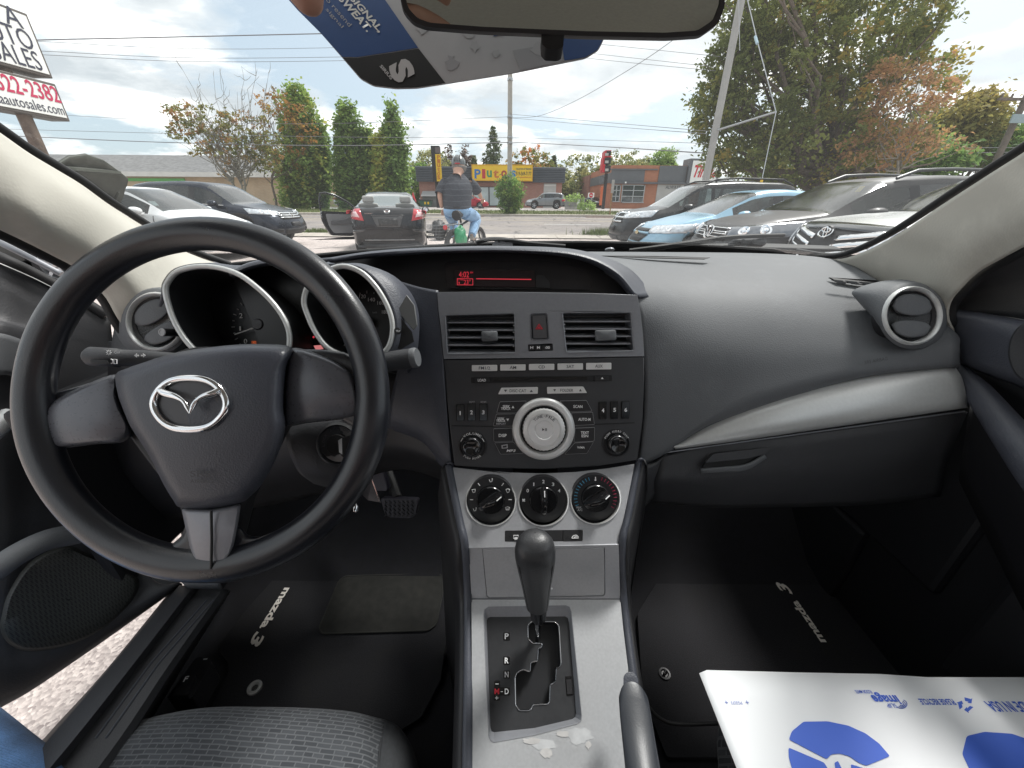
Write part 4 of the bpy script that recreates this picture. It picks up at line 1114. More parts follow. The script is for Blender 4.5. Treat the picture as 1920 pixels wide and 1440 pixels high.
TIG=dict(SUVS,L=4.43,W=1.81,top=[(0,.74),(.012,.86),(.035,.95),(.12,1.04),(.24,1.11),(.265,1.13),(.34,1.32),(.42,1.50),(.48,1.555),(.6,1.585),(.82,1.565),(.91,1.50),(.955,1.36),(.988,1.15),(1,1.0)],cab=(.262,.43,.91,.985),win=[(.325,.49),(.52,.70),(.72,.85)],plan=[(0,.80),(.02,.88),(.06,.95),(.14,.985),(.25,1),(.75,1),(.9,.97),(.97,.92),(1,.84)])
VEN=dict(SUVS,L=4.8,W=1.905,cl=.24,clad=False,top=[(0,.84),(.012,.94),(.03,1.02),(.08,1.075),(.2,1.13),(.25,1.15),(.33,1.36),(.42,1.56),(.5,1.60),(.6,1.61),(.8,1.58),(.90,1.50),(.955,1.32),(.985,1.12),(1,1.0)],belt=[(0,.84),(.05,.93),(.25,1.02),(.5,1.07),(.8,1.13),(1,1.0)],cab=(.245,.43,.90,.985),fo=.95,ro=1.07,rw=.365,rw_=.69,prot=.07,bulge=.26)
# dark sedan ahead, seen from behind, driver's door open
PT_BLK=paint('paint_black',(.012,.012,.014),.2,.2,.12)
hd=104
fw=Vector((math.cos(R(hd)),math.sin(R(hd)),0))
rear=atZ(727,447,.42);rear=Vector((rear.x,9.45,0));rear.x=CAM.x+(727-960)/FPX*8.78
s=car('sedan','black four door sedan seen from behind with its driver door open','car',rear+fw*2.25,hd,SEDAN,PT_BLK,None,dark_rear=False,seats=MT_SEATL,glass=glass_mat('sedan_glass',(.72,.82,.80),.18,.42,(.22,.30,.30)))  # pale teal mixed into the panes paints the reflection they lack
Xr=-2.25
for sg in (1,-1):
    tl=s.feat('tail_light',[(-2.2,sg*.86,1.015),(-2.2,sg*.585,1.045),(-2.2,sg*.515,.80),(-2.2,sg*.87,.855)],(1,0,0),MT_TAIL,10,5,.012)
    s.feat('lamp_insert',[(-2.2,sg*.80,.965),(-2.2,sg*.66,.98),(-2.2,sg*.60,.87),(-2.2,sg*.79,.90)],(1,0,0),MT_TAILW,6,4,.022,tl)
    s.feat('lamp_side',[(-2.2,sg*.9,1.0),(-1.95,sg*.9,1.0),(-2.02,sg*.9,.9),(-2.2,sg*.9,.84)],(.35,-sg,0),MT_TAIL,6,4,.012,tl)
    s.feat('bumper_patch',[(-2.3,sg*.84,.60),(-2.3,sg*.50,.63),(-2.3,sg*.56,.57),(-2.3,sg*.84,.54)],(1,0,0),M('paint_black_slick',(.02,.02,.022),.06,.0,coat=1),6,3,.006)  # slightly paler, glossier black patch on each side of the bumper
s.feat('plate_recess',[(-2.3,.34,.905),(-2.3,-.34,.905),(-2.3,-.25,.675),(-2.3,.25,.675)],(1,0,0),M('recess_grey',(.085,.085,.087),.55),6,4,.006)
s.feat('licence_plate',[(-2.3,.21,.85),(-2.3,-.21,.85),(-2.3,-.20,.70),(-2.3,.20,.70)],(1,0,0),MT_PLATE,4,3,.016)
s.feat('trunk_seam',[(-2.3,.60,.655),(-2.3,-.60,.655),(-2.3,-.60,.640),(-2.3,.60,.640)],(1,0,0),MT_DARK,10,1,.003)
for sg in (1,-1):s.feat('trunk_seam',[(-2.3,sg*.513,.79),(-2.3,sg*.498,.79),(-2.3,sg*.55,.65),(-2.3,sg*.565,.65)],(1,0,0),MT_DARK,1,6,.003)
s.feat('chrome_strip',[(-2.3,.36,.925),(-2.3,-.36,.925),(-2.3,-.36,.905),(-2.3,.36,.905)],(1,0,0),M('paint_black_gloss',(.03,.03,.032),.1,.4,coat=1),8,1,.012)
s.feat('bumper_lip',[(-2.3,.55,.415),(-2.3,-.55,.415),(-2.3,-.55,.39),(-2.3,.55,.39)],(1,0,0),M('worn_grey',(.2,.2,.2),.4,var=(8,.3)),10,1,.012)
s.feat('bumper_skirt',[(-2.3,.75,.37),(-2.3,-.75,.37),(-2.3,-.72,.24),(-2.3,.72,.24)],(1,0,0),MT_TRIM,8,3,.01)
h,u,v,g=emblem_ring(s,(-2.3,0,.985),(1,0,0),.05,sx=1.1,tube_=.006)
em=g.obj('emblem',MT_CHROME,s.root)
text('H',h-Vector((.006,0,0)),(0,-1,0),(0,0,1),.075,.08,MT_CHROME,em,'letter',.004,bold=.03)
h,nn=s.hit((-2.3,.40,.955),(1,0,0))
text('EX-SPORT',h-Vector((.012,0,0)),(0,-1,0),(0,0,1),.17,.022,MT_CHROME,s.root,'lettering',.002)
g=G();g.tube([(-2.0,-.5,.27),(-2.28,-.5,.26)],.035,10);g.obj('exhaust_pipe',M('rusty_exhaust',(.22,.10,.07),.7,.4,var=(12,.4)),s.root)
# its open front door, hinged at the front and seen from the trim side
hx,hy=2.25-.295*4.5,.86
ang=R(62);du_=Vector((-math.cos(ang),math.sin(ang),0));dn_=Vector((math.sin(ang),math.cos(ang),0))
def dp(u,z,o=0):return Vector((hx,hy,z))+du_*u+dn_*o
lower=[(0,.30),(.45,.27),(.98,.31),(1.05,.45),(1.14,.72),(1.13,.95),(.06,.90),(0,.80)]
g=G();g.prism([dp(u,z,.0) for u,z in rounded(lower,.05)],dn_*.11);dr=g.obj('door',PT_BLK,s.root,smooth=40,bevel=.012);dr['label']='open driver door'
g=G();g.prism([dp(u,z,-.012) for u,z in rounded([(.05,.36),(.9,.37),(1.0,.55),(1.04,.88),(.08,.84)],.06)],dn_*.012);g.obj('door_trim',M('door_trim_grey',(.20,.20,.205),.7,var=(4,.15)),dr,smooth=40)
g=G();g.prism([dp(u,z,-.05) for u,z in rounded([(.25,.62),(.95,.60),(.92,.70),(.55,.72),(.35,.80),(.28,.78)],.03)],dn_*.04);g.obj('armrest',MT_SEAT,dr,smooth=40,bevel=.01)
g=G();g.tube([dp(.05,.92,.05),dp(.35,1.17,.05),dp(.68,1.345,.05),dp(.92,1.40,.05),dp(1.06,1.39,.05),dp(1.12,1.20,.05),dp(1.13,.95,.05)],.028,8);g.obj('window_frame',PT_BLK,dr,smooth=60)
g=G();g.prism([dp(.12,.93,.055),dp(.38,1.16,.055),dp(.68,1.33,.055),dp(1.04,1.37,.055),dp(1.10,.95,.055)],dn_*.004);g.obj('door_window',glass_mat('clear_glass',(.9,.95,.93),.06),dr,smooth=None)
s.feat('door_opening_shade',[(hx-.02,1.2,.34),(hx-1.0,1.2,.34),(hx-1.06,1.2,.90),(hx-.02,1.2,.86)],(0,-1,0),MT_DARK,8,4,.004)  # dark patch on the closed flank, painted as the doorway's shade
# ---- left row
PT_NAVY=paint('paint_navy',(.022,.028,.042),.5,.25,.12);PT_WHITE=paint('paint_white',(.78,.79,.79),0,.3,.12)
PT_GRAPH=paint('paint_graphite',(.05,.055,.055),.5,.3,.2)
def front_suv(c,lampmat,z0,z1,yi,grille=True,em=None):
    X=c.X
    for sg in (1,-1):
        hl=c.feat('headlight',[(X-.05,sg*yi,z1-.03),(X-.65,sg*1.0,z1+.05),(X-.55,sg*1.0,z0+.05),(X-.05,sg*yi,z0)],(-.75,-sg*.66,0),lampmat,10,5,.012)
        for f in (.32,.6):
            p=Vector((X-.05-.5*f,sg*(yi+(1-yi)*f),(z0+z1)/2+.02));h,nn=c.hit(p,(-.75,-sg*.66,0))
            g=G();g.lathe(h+nn*.012,nn,[(.055,0),(.05,.012),(.025,.004),(0,.006)],14);g.obj('bulb_bowl',MT_REFL,hl)
        c.feat('fog_lamp',[(X,sg*.55,.46),(X-.3,sg*.82,.47),(X-.3,sg*.82,.38),(X,sg*.55,.37)],(-1,-sg*.3,0),MT_DARK,6,4,.01)
    c.feat('lower_intake',[(X,.5,.45),(X,-.5,.45),(X,-.45,.33),(X,.45,.33)],(-1,0,0),MT_DARK,8,3,.008)
nv=car('suv','dark navy SUV facing right beyond the white hatchback','SUV',(-8.72,12.35,.02),-4,SUVS,PT_NAVY,seats=MT_SEAT,rails=False)
front_suv(nv,MT_LAMP,.80,.93,.50);X=nv.X
gr=nv.feat('grille',[(X,.50,.86),(X,-.50,.86),(X,-.44,.70),(X,.44,.70)],(-1,0,0),MT_DARK,10,4,.008)
for z in (.845,.79,.735):nv.feat('grille_bar',[(X,.48,z+.018),(X,-.48,z+.018),(X,-.48,z-.012),(X,.48,z-.012)],(-1,0,0),MT_CHROME,10,1,.022,gr)
h,u,v,g=emblem_ring(nv,(X,0,.79),(-1,0,0),.07,sx=1.1);em=g.obj('emblem',MT_CHROME,nv.root);text('H',h+Vector((.012,0,0)),(0,1,0),(0,0,1),.08,.10,MT_CHROME,em,'letter',.004,bold=.03)
nv.feat('plate_holder',[(X,.2,.62),(X,-.2,.62),(X,-.2,.52),(X,.2,.52)],(-1,0,0),MT_TRIM,4,3,.02)
for sg in (1,-1):
    pts=[nv.hit((nv.X-t*4.53,sg*3,interp(SUVS['belt'],t)+.02),(0,-sg,0))[0]+Vector((0,sg*.012,0)) for t in np.linspace(.30,.86,12)]
    g=G();g.tube(pts,.009,5);g.obj('chrome_strip',MT_CHROME,nv.root)
wh=car('hatchback','white hatchback between the raised hood and the navy SUV','hatchback',(-8.3,9.45,0),-2,HATCH,PT_WHITE,seats=MT_SEAT)
front_suv(wh,MT_LAMP,.62,.74,.50);X=wh.X
wh.feat('grille',[(X,.42,.64),(X,-.42,.64),(X,-.38,.55),(X,.38,.55)],(-1,0,0),MT_DARK,8,3,.008)
g=G();h,nn=wh.hit((X-1.35,-.3,2),(0,0,-1));g.box((wh.X-1.62,-.33,1.13),(.01,.17,.11),(Vector((.8,0,.6)),Vector((0,1,0)),Vector((-.6,0,.8))));g.obj('price_sheet',MT_LAMP,wh.root,smooth=None)
op=car('hatchback','graphite car at the far left with its hood propped open','hatchback',(-8.2,6.7,0),3,dict(HATCH,under=M('hood_underside',(.05,.056,.045),.6,var=(6,.25),dirt=(9,(.09,.095,.085),.6))),PT_GRAPH,hood_open=74)
# ---- right row
PT_DBLK=paint('paint_black_metallic',(.020,.021,.023),.2,.34,.15);PT_BLUE=paint('paint_light_blue',(.27,.44,.56),.35,.3,.06)
PT_GREY=paint('paint_dark_grey',(.038,.036,.037),.1,.5,.10);PT_SILV=paint('paint_silver',(.66,.67,.66),.5,.3,.08)
dj=car('minivan','black seven seat minivan, farthest of the right hand row','minivan',(5.0,11.3,0),181,LONG,PT_DBLK,seats=MT_SEAT,rails=MT_TRIM)
front_suv(dj,MT_LAMP,.84,1.0,.46);X=dj.X
gr=dj.feat('grille',[(X,.46,.985),(X,-.46,.985),(X,-.40,.74),(X,.40,.74)],(-1,0,0),MT_DARK,10,4,.008)
for z in (.96,.86,.765):dj.feat('grille_bar',[(X,.45,z+.02),(X,-.45,z+.02),(X,-.45,z-.015),(X,.45,z-.015)],(-1,0,0),MT_CHROME,10,1,.022,gr)
dj.feat('grille_bar',[(X,.03,.985),(X,-.03,.985),(X,-.03,.74),(X,.03,.74)],(-1,0,0),MT_CHROME,1,6,.03,gr)
dj.feat('plate_holder',[(X,.22,.66),(X,-.22,.66),(X,-.22,.54),(X,.22,.54)],(-1,0,0),MT_TRIM,4,3,.02)
cz=car('sedan','light blue sedan between the black minivan and the dark grey SUV','car',(4.87,8.75,0),181,dict(SEDAN,L=4.6,W=1.79,top=[(0,.60),(.015,.70),(.06,.82),(.2,.97),(.26,1.03),(.34,1.22),(.42,1.40),(.48,1.46),(.56,1.477),(.66,1.45),(.72,1.38),(.80,1.22),(.855,1.12),(.95,1.11),(.975,1.09),(1,.97)],belt=[(0,.62),(.05,.70),(.25,.93),(.5,.98),(.8,1.03),(1,.94)],rw=.335,rw_=.68),PT_BLUE,seats=MT_SEAT,dark_rear=False)
X=cz.X
for sg in (1,-1):
    hl=cz.feat('headlight',[(X-.05,sg*.46,.785),(X-.75,sg*1.0,.86),(X-.62,sg*1.0,.70),(X-.05,sg*.50,.665)],(-.75,-sg*.66,0),MT_LAMP,10,5,.012)
    for f in (.3,.55):
        p=Vector((X-.05-.6*f,sg*(.48+.5*f),.755));h,nn=cz.hit(p,(-.75,-sg*.66,0));g=G();g.lathe(h+nn*.012,nn,[(.055,0),(.05,.012),(.025,.004),(0,.006)],14);g.obj('bulb_bowl',MT_REFL,hl)
    cz.feat('fog_lamp',[(X-.1,sg*.52,.42),(X-.3,sg*.80,.42),(X-.3,sg*.78,.30),(X-.1,sg*.48,.29)],(-1,-sg*.3,0),MT_TRIM,6,4,.01)
    cz.feat('side_marker',[(X-.62,sg*1.2,.52),(X-.72,sg*1.2,.52),(X-.72,sg*1.2,.47),(X-.62,sg*1.2,.47)],(-.2,-sg,0),MT_ORANGE,3,2,.012)
g1=cz.feat('grille',[(X,.42,.74),(X,-.42,.74),(X,-.38,.68),(X,.38,.68)],(-1,0,0),MT_DARK,8,3,.008)
g2=cz.feat('grille',[(X,.46,.635),(X,-.46,.635),(X,-.34,.50),(X,.34,.50)],(-1,0,0),MT_DARK,8,4,.008)
cz.feat('grille_bar',[(X,.46,.675),(X,-.46,.675),(X,-.46,.645),(X,.46,.645)],(-1,0,0),PT_BLUE,8,1,.02)
cz.feat('plate_holder',[(X,.24,.47),(X,-.24,.47),(X,-.24,.36),(X,.24,.36)],(-1,0,0),MT_TRIM,4,3,.02)
for z in (.33,.27):cz.feat('intake',[(X,.42,z+.022),(X,-.42,z+.022),(X,-.40,z-.022),(X,.40,z-.022)],(-1,0,0),MT_DARK,8,1,.01)
h,nn=cz.hit((X,0,.66),(-1,0,0));g=G()
bow=[(-.10,.02),(-.035,.02),(-.03,.042),(.04,.042),(.036,.02),(.10,.02),(.09,-.02),(.03,-.02),(.025,-.042),(-.045,-.042),(-.04,-.02),(-.11,-.02)]
g.prism([h+Vector((.03,y,z)) for y,z in bow],(.012,0,0));g.obj('emblem',M('emblem_gold',(.72,.60,.36),.25,.9),cz.root,smooth=None)
vw=car('suv','dark grey SUV with roof rails between the light blue sedan and silver crossover','SUV',(5.10,6.25,0),181,TIG,PT_GREY,seats=MT_SEAT,rails=M('rail_grey',(.12,.12,.12),.45,.5))
X=vw.X
for sg in (1,-1):
    hl=vw.feat('headlight',[(X-.03,sg*.43,.90),(X-.72,sg*1.0,1.02),(X-.60,sg*1.0,.83),(X-.03,sg*.43,.755)],(-.78,-sg*.62,0),MT_LAMPD,12,6,.012)
    for f in (.34,.66):
        p=Vector((X-.05-.55*f,sg*(.43+.5*f),.85+.07*f));h,nn=vw.hit(p,(-.78,-sg*.62,0));g=G()
        g.lathe(h+nn*.012,nn,[(.075,0),(.068,.018),(.04,.004),(.03,.004),(.026,.02),(0,.024)],18);g.obj('bulb_bowl',MT_REFL,hl)
    vw.feat('fog_lamp',[(X,sg*.52,.50),(X-.3,sg*.84,.53),(X-.3,sg*.82,.38),(X,sg*.50,.37)],(-1,-sg*.3,0),MT_DARK,6,4,.01)
gr=vw.feat('grille',[(X,.42,.91),(X,-.42,.91),(X,-.42,.735),(X,.42,.735)],(-1,0,0),MT_DARK,10,4,.008)
for z in (.872,.805):
    vw.feat('grille_bar',[(X,.415,z+.02),(X,-.415,z+.02),(X,-.415,z+.008),(X,.415,z+.008)],(-1,0,0),MT_CHROME,10,1,.022,gr)
    vw.feat('grille_bar',[(X,.415,z-.026),(X,-.415,z-.026),(X,-.415,z-.036),(X,.415,z-.036)],(-1,0,0),MT_CHROME,10,1,.022,gr)
h,u,v,g=emblem_ring(vw,(X,0,.828),(-1,0,0),.092,sx=1.0,tube_=.011);h=h+Vector((.02,0,0))
for w_ in ([(-.045,.075),(0,.008),(.045,.075)],[(-.082,.035),(-.043,-.072),(0,-.012),(.043,-.072),(.082,.035)]):g.tube([h+Vector((0,y,z)) for y,z in w_],.009,6)
em=g.obj('emblem',MT_CHROME,vw.root);g=G();g.lathe(h-Vector((.03,0,0)),(1,0,0),[(.092,0),(.09,.02),(0,.02)],24);g.obj('emblem_disc',MT_TRIM,em)
vw.feat('intake',[(X,.75,.70),(X,-.75,.70),(X,-.72,.60),(X,.72,.60)],(-1,0,0),MT_TRIM,10,2,.008)
vw.feat('intake',[(X,.46,.50),(X,-.46,.50),(X,-.44,.36),(X,.44,.36)],(-1,0,0),MT_DARK,10,2,.008)
g=G();g.box((vw.X-.43*4.43+.16,.42,1.405),(.08,.08,.006),(Vector((.55,0,-.8)).normalized(),Vector((0,1,0)),Vector((.8,0,.55)).normalized()));g.obj('sticker',M_YEL,vw.root,smooth=None)
ve=car('crossover','silver crossover with a wide chrome grille, nearest of the right hand row','SUV',(5.82,4.62,0),181,VEN,PT_SILV,seats=MT_SEAT)
X=ve.X
gr=ve.feat('grille',[(X,.60,.99),(X,-.60,.99),(X,-.50,.64),(X,.50,.64)],(-1,0,0),MT_DARK,14,6,.006)
fr=ve.feat('hood_guard',[(X,.70,1.075),(X,-.70,1.075),(X,-.68,.985),(X,.68,.985)],(-1,0,-.25),M('stone_guard',(.02,.024,.028),.15,coat=1),14,3,.012)
for z,w0,th in ((.945,.58,.022),(.865,.56,.022),(.785,.545,.022),(.705,.52,.022)):
    for sg in (1,-1):
        ve.feat('grille_bar',[(X,sg*w0,z+th),(X,sg*.16,z+th-.07),(X,sg*.16,z-.095),(X,sg*w0,z-th)],(-1,0,0),MT_CHROME,10,2,.025,gr)
for sg in (1,-1):ve.feat('grille_frame',[(X,sg*.66,.99),(X,sg*.59,.99),(X,sg*.49,.64),(X,sg*.56,.64)],(-1,0,0),MT_CHROME,3,6,.018,gr)
h,u,v,g=emblem_ring(ve,(X,0,.925),(-1,0,0),.058,sx=1.42,tube_=.009);h=h+Vector((.03,0,0))
g.v=[p+Vector((.03,0,0)) for p in g.v]
for(a,b,cz_) in ((.024,.055,0),(.058,.024,.024)):g.tube([h+Vector((0,a*math.cos(t),cz_+b*math.sin(t))) for t in [2*math.pi*k/20 for k in range(20)]],.008,6,closed=True)
em=g.obj('emblem',MT_CHROME,ve.root);g=G();g.lathe(h-Vector((.045,0,0)),(1,0,0),[(.072,0),(.07,.03),(0,.03)],24);g.obj('emblem_disc',MT_TRIM,em)
for sg in (1,-1):
    ve.feat('headlight',[(X-.12,sg*.70,.97),(X-.72,sg*1.05,1.0),(X-.66,sg*1.05,.84),(X-.12,sg*.66,.78)],(-.72,-sg*.69,0),MT_LAMP,10,5,.012)
# ---- small far cars
JP=dict(SUVS,L=4.4,W=1.76)
fc=[('suv','silver grey SUV parked side on before the brick shop','SUV',1022,47.5,180,JP,paint('paint_pewter',(.22,.23,.24),.5,.3,.1)),
      ('hatchback','red hatchback half hidden by the cyclist','hatchback',880,47.5,0,HATCH,paint('paint_red',(.36,.012,.03),.3,.3,.1)),
      ('hatchback','small pale silver hatchback seen over the open sedan door','hatchback',668,47.0,0,HATCH,paint('paint_pale_silver',(.5,.51,.52),.4,.3,.1)),
      ('car','dark car far off by the do not enter sign','car',1111,62,-62,SEDAN,PT_DBLK)]
for nm,lb,ct,px,Y,hd,PP,pt in fc:
    p=onground(px,Y);c=car(nm,lb,ct,p,hd,PP,pt,'small cars across the road',detail=1)
    X=c.X
    for sg in (1,-1):
        c.feat('headlight',[(X-.05,sg*.5,.80),(X-.55,sg*1,.84),(X-.5,sg*1,.70),(X-.05,sg*.5,.68)],(-.75,-sg*.66,0),MT_LAMP,4,3,.012)
        c.feat('tail_light',[(-X+.05,sg*.55,1.0),(-X+.3,sg*1,.98),(-X+.3,sg*1,.78),(-X+.05,sg*.55,.78)],(.7,-sg*.7,0),MT_TAIL,4,3,.012)
# ================================================================ PEOPLE AND THE BICYCLE
SKIN=M('skin',(.46,.27,.195),.55,var=(9,.12));SKIN_SH=M('skin_shaded',(.40,.215,.155),.5,var=(40,.15),bump=('noise',300,.12))  # second, darker skin is for the near hand: its shadow put into the colour
DENIM=None
def denim(name,col,scale):
    m,t,b=nodes_of(name);lk=t.links.new
    c=mnode(t,'ShaderNodeTexCoord');mp=mnode(t,'ShaderNodeMapping');mp.inputs['Rotation'].default_value=(.5,.3,.8)
    w=mnode(t,'ShaderNodeTexWave');w.inputs['Scale'].default_value=scale;w.inputs['Distortion'].default_value=3.5;w.inputs['Detail'].default_value=3;w.inputs['Detail Scale'].default_value=4
    n=mnode(t,'ShaderNodeTexNoise');n.inputs['Scale'].default_value=scale*.15;n.inputs['Detail'].default_value=6
    lk(c.outputs['Object'],mp.inputs[0]);lk(mp.outputs[0],w.inputs['Vector']);lk(c.outputs['Object'],n.inputs['Vector'])
    r=mnode(t,'ShaderNodeValToRGB');lk(w.outputs['Fac'],r.inputs[0])
    r.color_ramp.elements[0].color=(*[k*.62 for k in col],1);r.color_ramp.elements[1].color=(*[min(1,k*1.35+.03) for k in col],1)
    mr=mnode(t,'ShaderNodeMapRange');lk(n.outputs['Fac'],mr.inputs[0]);mr.inputs[1].default_value=.3;mr.inputs[2].default_value=.7;mr.inputs[3].default_value=.75;mr.inputs[4].default_value=1.25
    mx=mnode(t,'ShaderNodeVectorMath',operation='SCALE');lk(r.outputs[0],mx.inputs[0]);lk(mr.outputs[0],mx.inputs[3]);lk(mx.outputs[0],b.inputs['Base Color'])
    b.inputs['Roughness'].default_value=.9;b.inputs['Sheen Weight'].default_value=.2
    bp=mnode(t,'ShaderNodeBump');bp.inputs['Strength'].default_value=.5;bp.inputs['Distance'].default_value=.0006;lk(w.outputs['Fac'],bp.inputs['Height']);lk(bp.outputs[0],b.inputs['Normal'])
    return m
DENIM_L=denim('denim_light',(.20,.34,.52),40);DENIM_B=denim('denim_blue',(.10,.235,.50),160)
def skin_obj(name,verts,edges,radii,mat,parent,root=0,sub=2,smooth=True):
    me=bpy.data.meshes.new(name);o0=ORG[parent.name]
    me.from_pydata([tuple(Vector(v)-o0) for v in verts],edges,[])
    o=from_mesh(name,me,mat,parent)
    md=o.modifiers.new('skin','SKIN');md.use_smooth_shade=True;md.branch_smoothing=.6
    if not me.skin_vertices:me.attributes
    for i,r_ in enumerate(radii):
        sv=me.skin_vertices[0].data[i]
        sv.radius=(r_,r_) if not isinstance(r_,tuple) else r_
        sv.use_root=i==root
    s_=o.modifiers.new('sub','SUBSURF');s_.levels=s_.render_levels=sub
    return o
DC_=7.95
def K(x,y,dd=0):return at(x,y,DC_+dd)
base=K(858,400);cyc=thing('person','cyclist in grey helmet, striped navy polo shirt and pale blue jeans riding away','person',(base.x,base.y,0))
# joints
pel,wai,che,nek,hed,top=K(858,397),K(857,381),K(856,352),K(858,330),K(861,313,.06),K(860,301,.06)
hl_,hr_=K(846,398),K(871,397);shl,shr=K(832,343),K(884,343,.05)
ell_,hal=K(824,366,-.05),K(829,391,.05);elr,har=K(896,357,.35),K(903,373,.62)
knl,anl,tol=K(849,412,.45),K(852,446,.28),K(854,453,.45)
knr,anr,tor_=K(894,410,.42),K(884,440,.12),K(889,449,.32)
bv=[pel,wai,che,nek,hed,top,hl_,knl,anl,tol,hr_,knr,anr,tor_,shl,ell_,hal,shr,elr,har]
be=[(0,1),(1,2),(2,3),(3,4),(4,5),(0,6),(6,7),(7,8),(8,9),(0,10),(10,11),(11,12),(12,13),(2,14),(14,15),(15,16),(2,17),(17,18),(18,19)]
br=[.12,.12,.12,.085,.145,.12,.08,.06,.045,.035,.08,.06,.045,.035,.07,.055,.042,.07,.055,.04]
skin_obj('body',bv,be,br,SKIN,cyc)
# shirt with stripes
def stripe_mat():
    m,t,b=nodes_of('striped_knit');lk=t.links.new
    c=mnode(t,'ShaderNodeTexCoord');s_=mnode(t,'ShaderNodeSeparateXYZ');lk(c.outputs['Object'],s_.inputs[0])
    n=mnode(t,'ShaderNodeTexNoise');n.inputs['Scale'].default_value=3;lk(c.outputs['Object'],n.inputs['Vector'])
    a=mnode(t,'ShaderNodeMath',operation='MULTIPLY_ADD');lk(n.outputs['Fac'],a.inputs[0]);a.inputs[1].default_value=.07;lk(s_.outputs[2],a.inputs[2])
    f=mnode(t,'ShaderNodeMath',operation='FRACT');g_=mnode(t,'ShaderNodeMath',operation='MULTIPLY');lk(a.outputs[0],g_.inputs[0]);g_.inputs[1].default_value=9.5;lk(g_.outputs[0],f.inputs[0])
    r=mnode(t,'ShaderNodeValToRGB');lk(f.outputs[0],r.inputs[0]);e=r.color_ramp.elements;e[0].position=.86;e[0].color=(.040,.044,.055,1);e[1].position=.90;e[1].color=(.075,.082,.095,1)
    lk(r.outputs[0],b.inputs['Base Color']);b.inputs['Roughness'].default_value=.9
    bp=mnode(t,'ShaderNodeBump');bp.inputs['Strength'].default_value=.6;bp.inputs['Distance'].default_value=.03
    n2=mnode(t,'ShaderNodeTexNoise');n2.inputs['Scale'].default_value=6;n2.inputs['Detail'].default_value=2;lk(c.outputs['Object'],n2.inputs['Vector']);lk(n2.outputs['Fac'],bp.inputs['Height']);lk(bp.outputs[0],b.inputs['Normal'])
    return m
def trunk_rows(rows,n=24):
    out=[]
    for x,y,dd,rx_,ry_ in rows:
        c=K(x,y,dd);out.append([c+Vector((rx_*math.cos(t)*(1+.04*math.cos(2*t)),ry_*math.sin(t),0)) for t in [2*math.pi*j/n for j in range(n)]])
    return out
g=G();g.grid(trunk_rows([(858,394,0,.275,.19),(857.5,386,0,.28,.20),(857,376,0,.285,.20),(857,364,0,.30,.20),(857,352,0,.31,.195),(857,343,0,.295,.17),(857,337,.02,.235,.135),(858,331,.03,.17,.115),(859,326,.05,.10,.095),(859.8,320.5,.05,.088,.088)]),closed=True)
for pts,rr in (([K(836,343),K(829,352,-.02),K(825,361,-.03),K(824,364,-.03)],[.115,.105,.098,.10]),([K(879,343,.03),K(889,350,.12),K(895,358,.28),K(896,360,.3)],[.115,.105,.095,.097])):g.tube(pts,rr,14,caps=False)
g.obj('shirt',stripe_mat(),cyc,smooth=70)
g=G();g.grid(trunk_rows([(858,388,0,.275,.18),(858,394,0,.285,.195),(858,401,.02,.275,.20),(858,406,.05,.20,.17),(858,409,.06,.08,.10)]),closed=True)
for pts,rr in (([K(845,399),K(846,406,.15),K(849,413,.42),K(851,428,.36),K(853,444,.27)],[.135,.13,.115,.095,.075]),([K(872,399),K(884,404,.2),K(892,411,.42),K(889,426,.26),K(885,441,.13)],[.14,.135,.12,.10,.078])):g.tube([Vector(p) for p in cr([tuple(q) for q in pts],14)],[float(v) for v in np.interp(np.linspace(0,4,14),range(5),rr)],14)
g.obj('jeans',DENIM_L,cyc,smooth=75)
g=G();g.lathe(K(858,389)-Vector((0,0,.02)),(0,0,1),[(.2,0),(.2,.03),(.2,.035)],20);g.obj('belt',MT_TRIM,cyc)
hc=K(859.5,306.5,.06);g=G();rows=[]
for k in range(9):
    a=k/8*math.pi/2*1.12
    rows.append([hc+Vector((.145*math.sin(a)*math.cos(t)*1.02,.18*math.sin(a)*math.sin(t),.15*math.cos(a))) for t in [2*math.pi*j/20 for j in range(20)]])
rows.append([p*1+(hc-p)*.12 for p in rows[-1]])
g.grid(rows,closed=True);g.obj('helmet',M('helmet_grey',(.085,.10,.105),.3,coat=.5,var=(5,.2)),cyc,smooth=60)
g=G()
for k in (-.055,0,.055):g.tube([hc+Vector((k,-.172,.03)),hc+Vector((k*.9,-.135,.095)),hc+Vector((k*.6,-.03,.15))],.012,6)
g.obj('helmet_vent',MT_DARK,cyc);
g=G();g.tube([hc+Vector((-.05,-.18,-.01)),hc+Vector((0,-.19,-.012)),hc+Vector((.05,-.18,-.01))],.009,6);g.obj('helmet_light',MT_TAIL,cyc)
g=G();g.tube([hed+Vector((.10,0,.04)),hed+Vector((.085,.05,-.10)),nek+Vector((.03,.12,.03))],.009,6);g.tube([hed+Vector((-.10,0,.04)),hed+Vector((-.085,.05,-.10)),nek+Vector((.03,.12,.03))],.009,6);g.obj('helmet_strap',MT_TRIM,cyc)
g=G();rows=[]
for k in range(6):
    a=math.pi*(.5+.30*k/5);rows.append([hed+Vector((.15*math.sin(a)*math.cos(t),.01+.158*math.sin(a)*math.sin(t),.02+.15*math.cos(a))) for t in np.linspace(math.pi*.92,math.pi*2.08,18)])
g.grid(rows);g.obj('hair',M('grey_hair',(.17,.16,.15),.8,var=(60,.4)),cyc,smooth=60,fix=False,solid=.012)
for sg in (1,-1):
    g=G();e=hed+Vector((sg*.098,.01,.0));g.lathe(e-Vector((sg*.012,0,0)),(sg,-.3,0),[(.028,0),(.03,.012),(.012,.016),(0,.01)],12);g.obj('ear',SKIN,cyc)
MS=M('shoe_grey',(.30,.27,.24),.8,var=(9,.3))
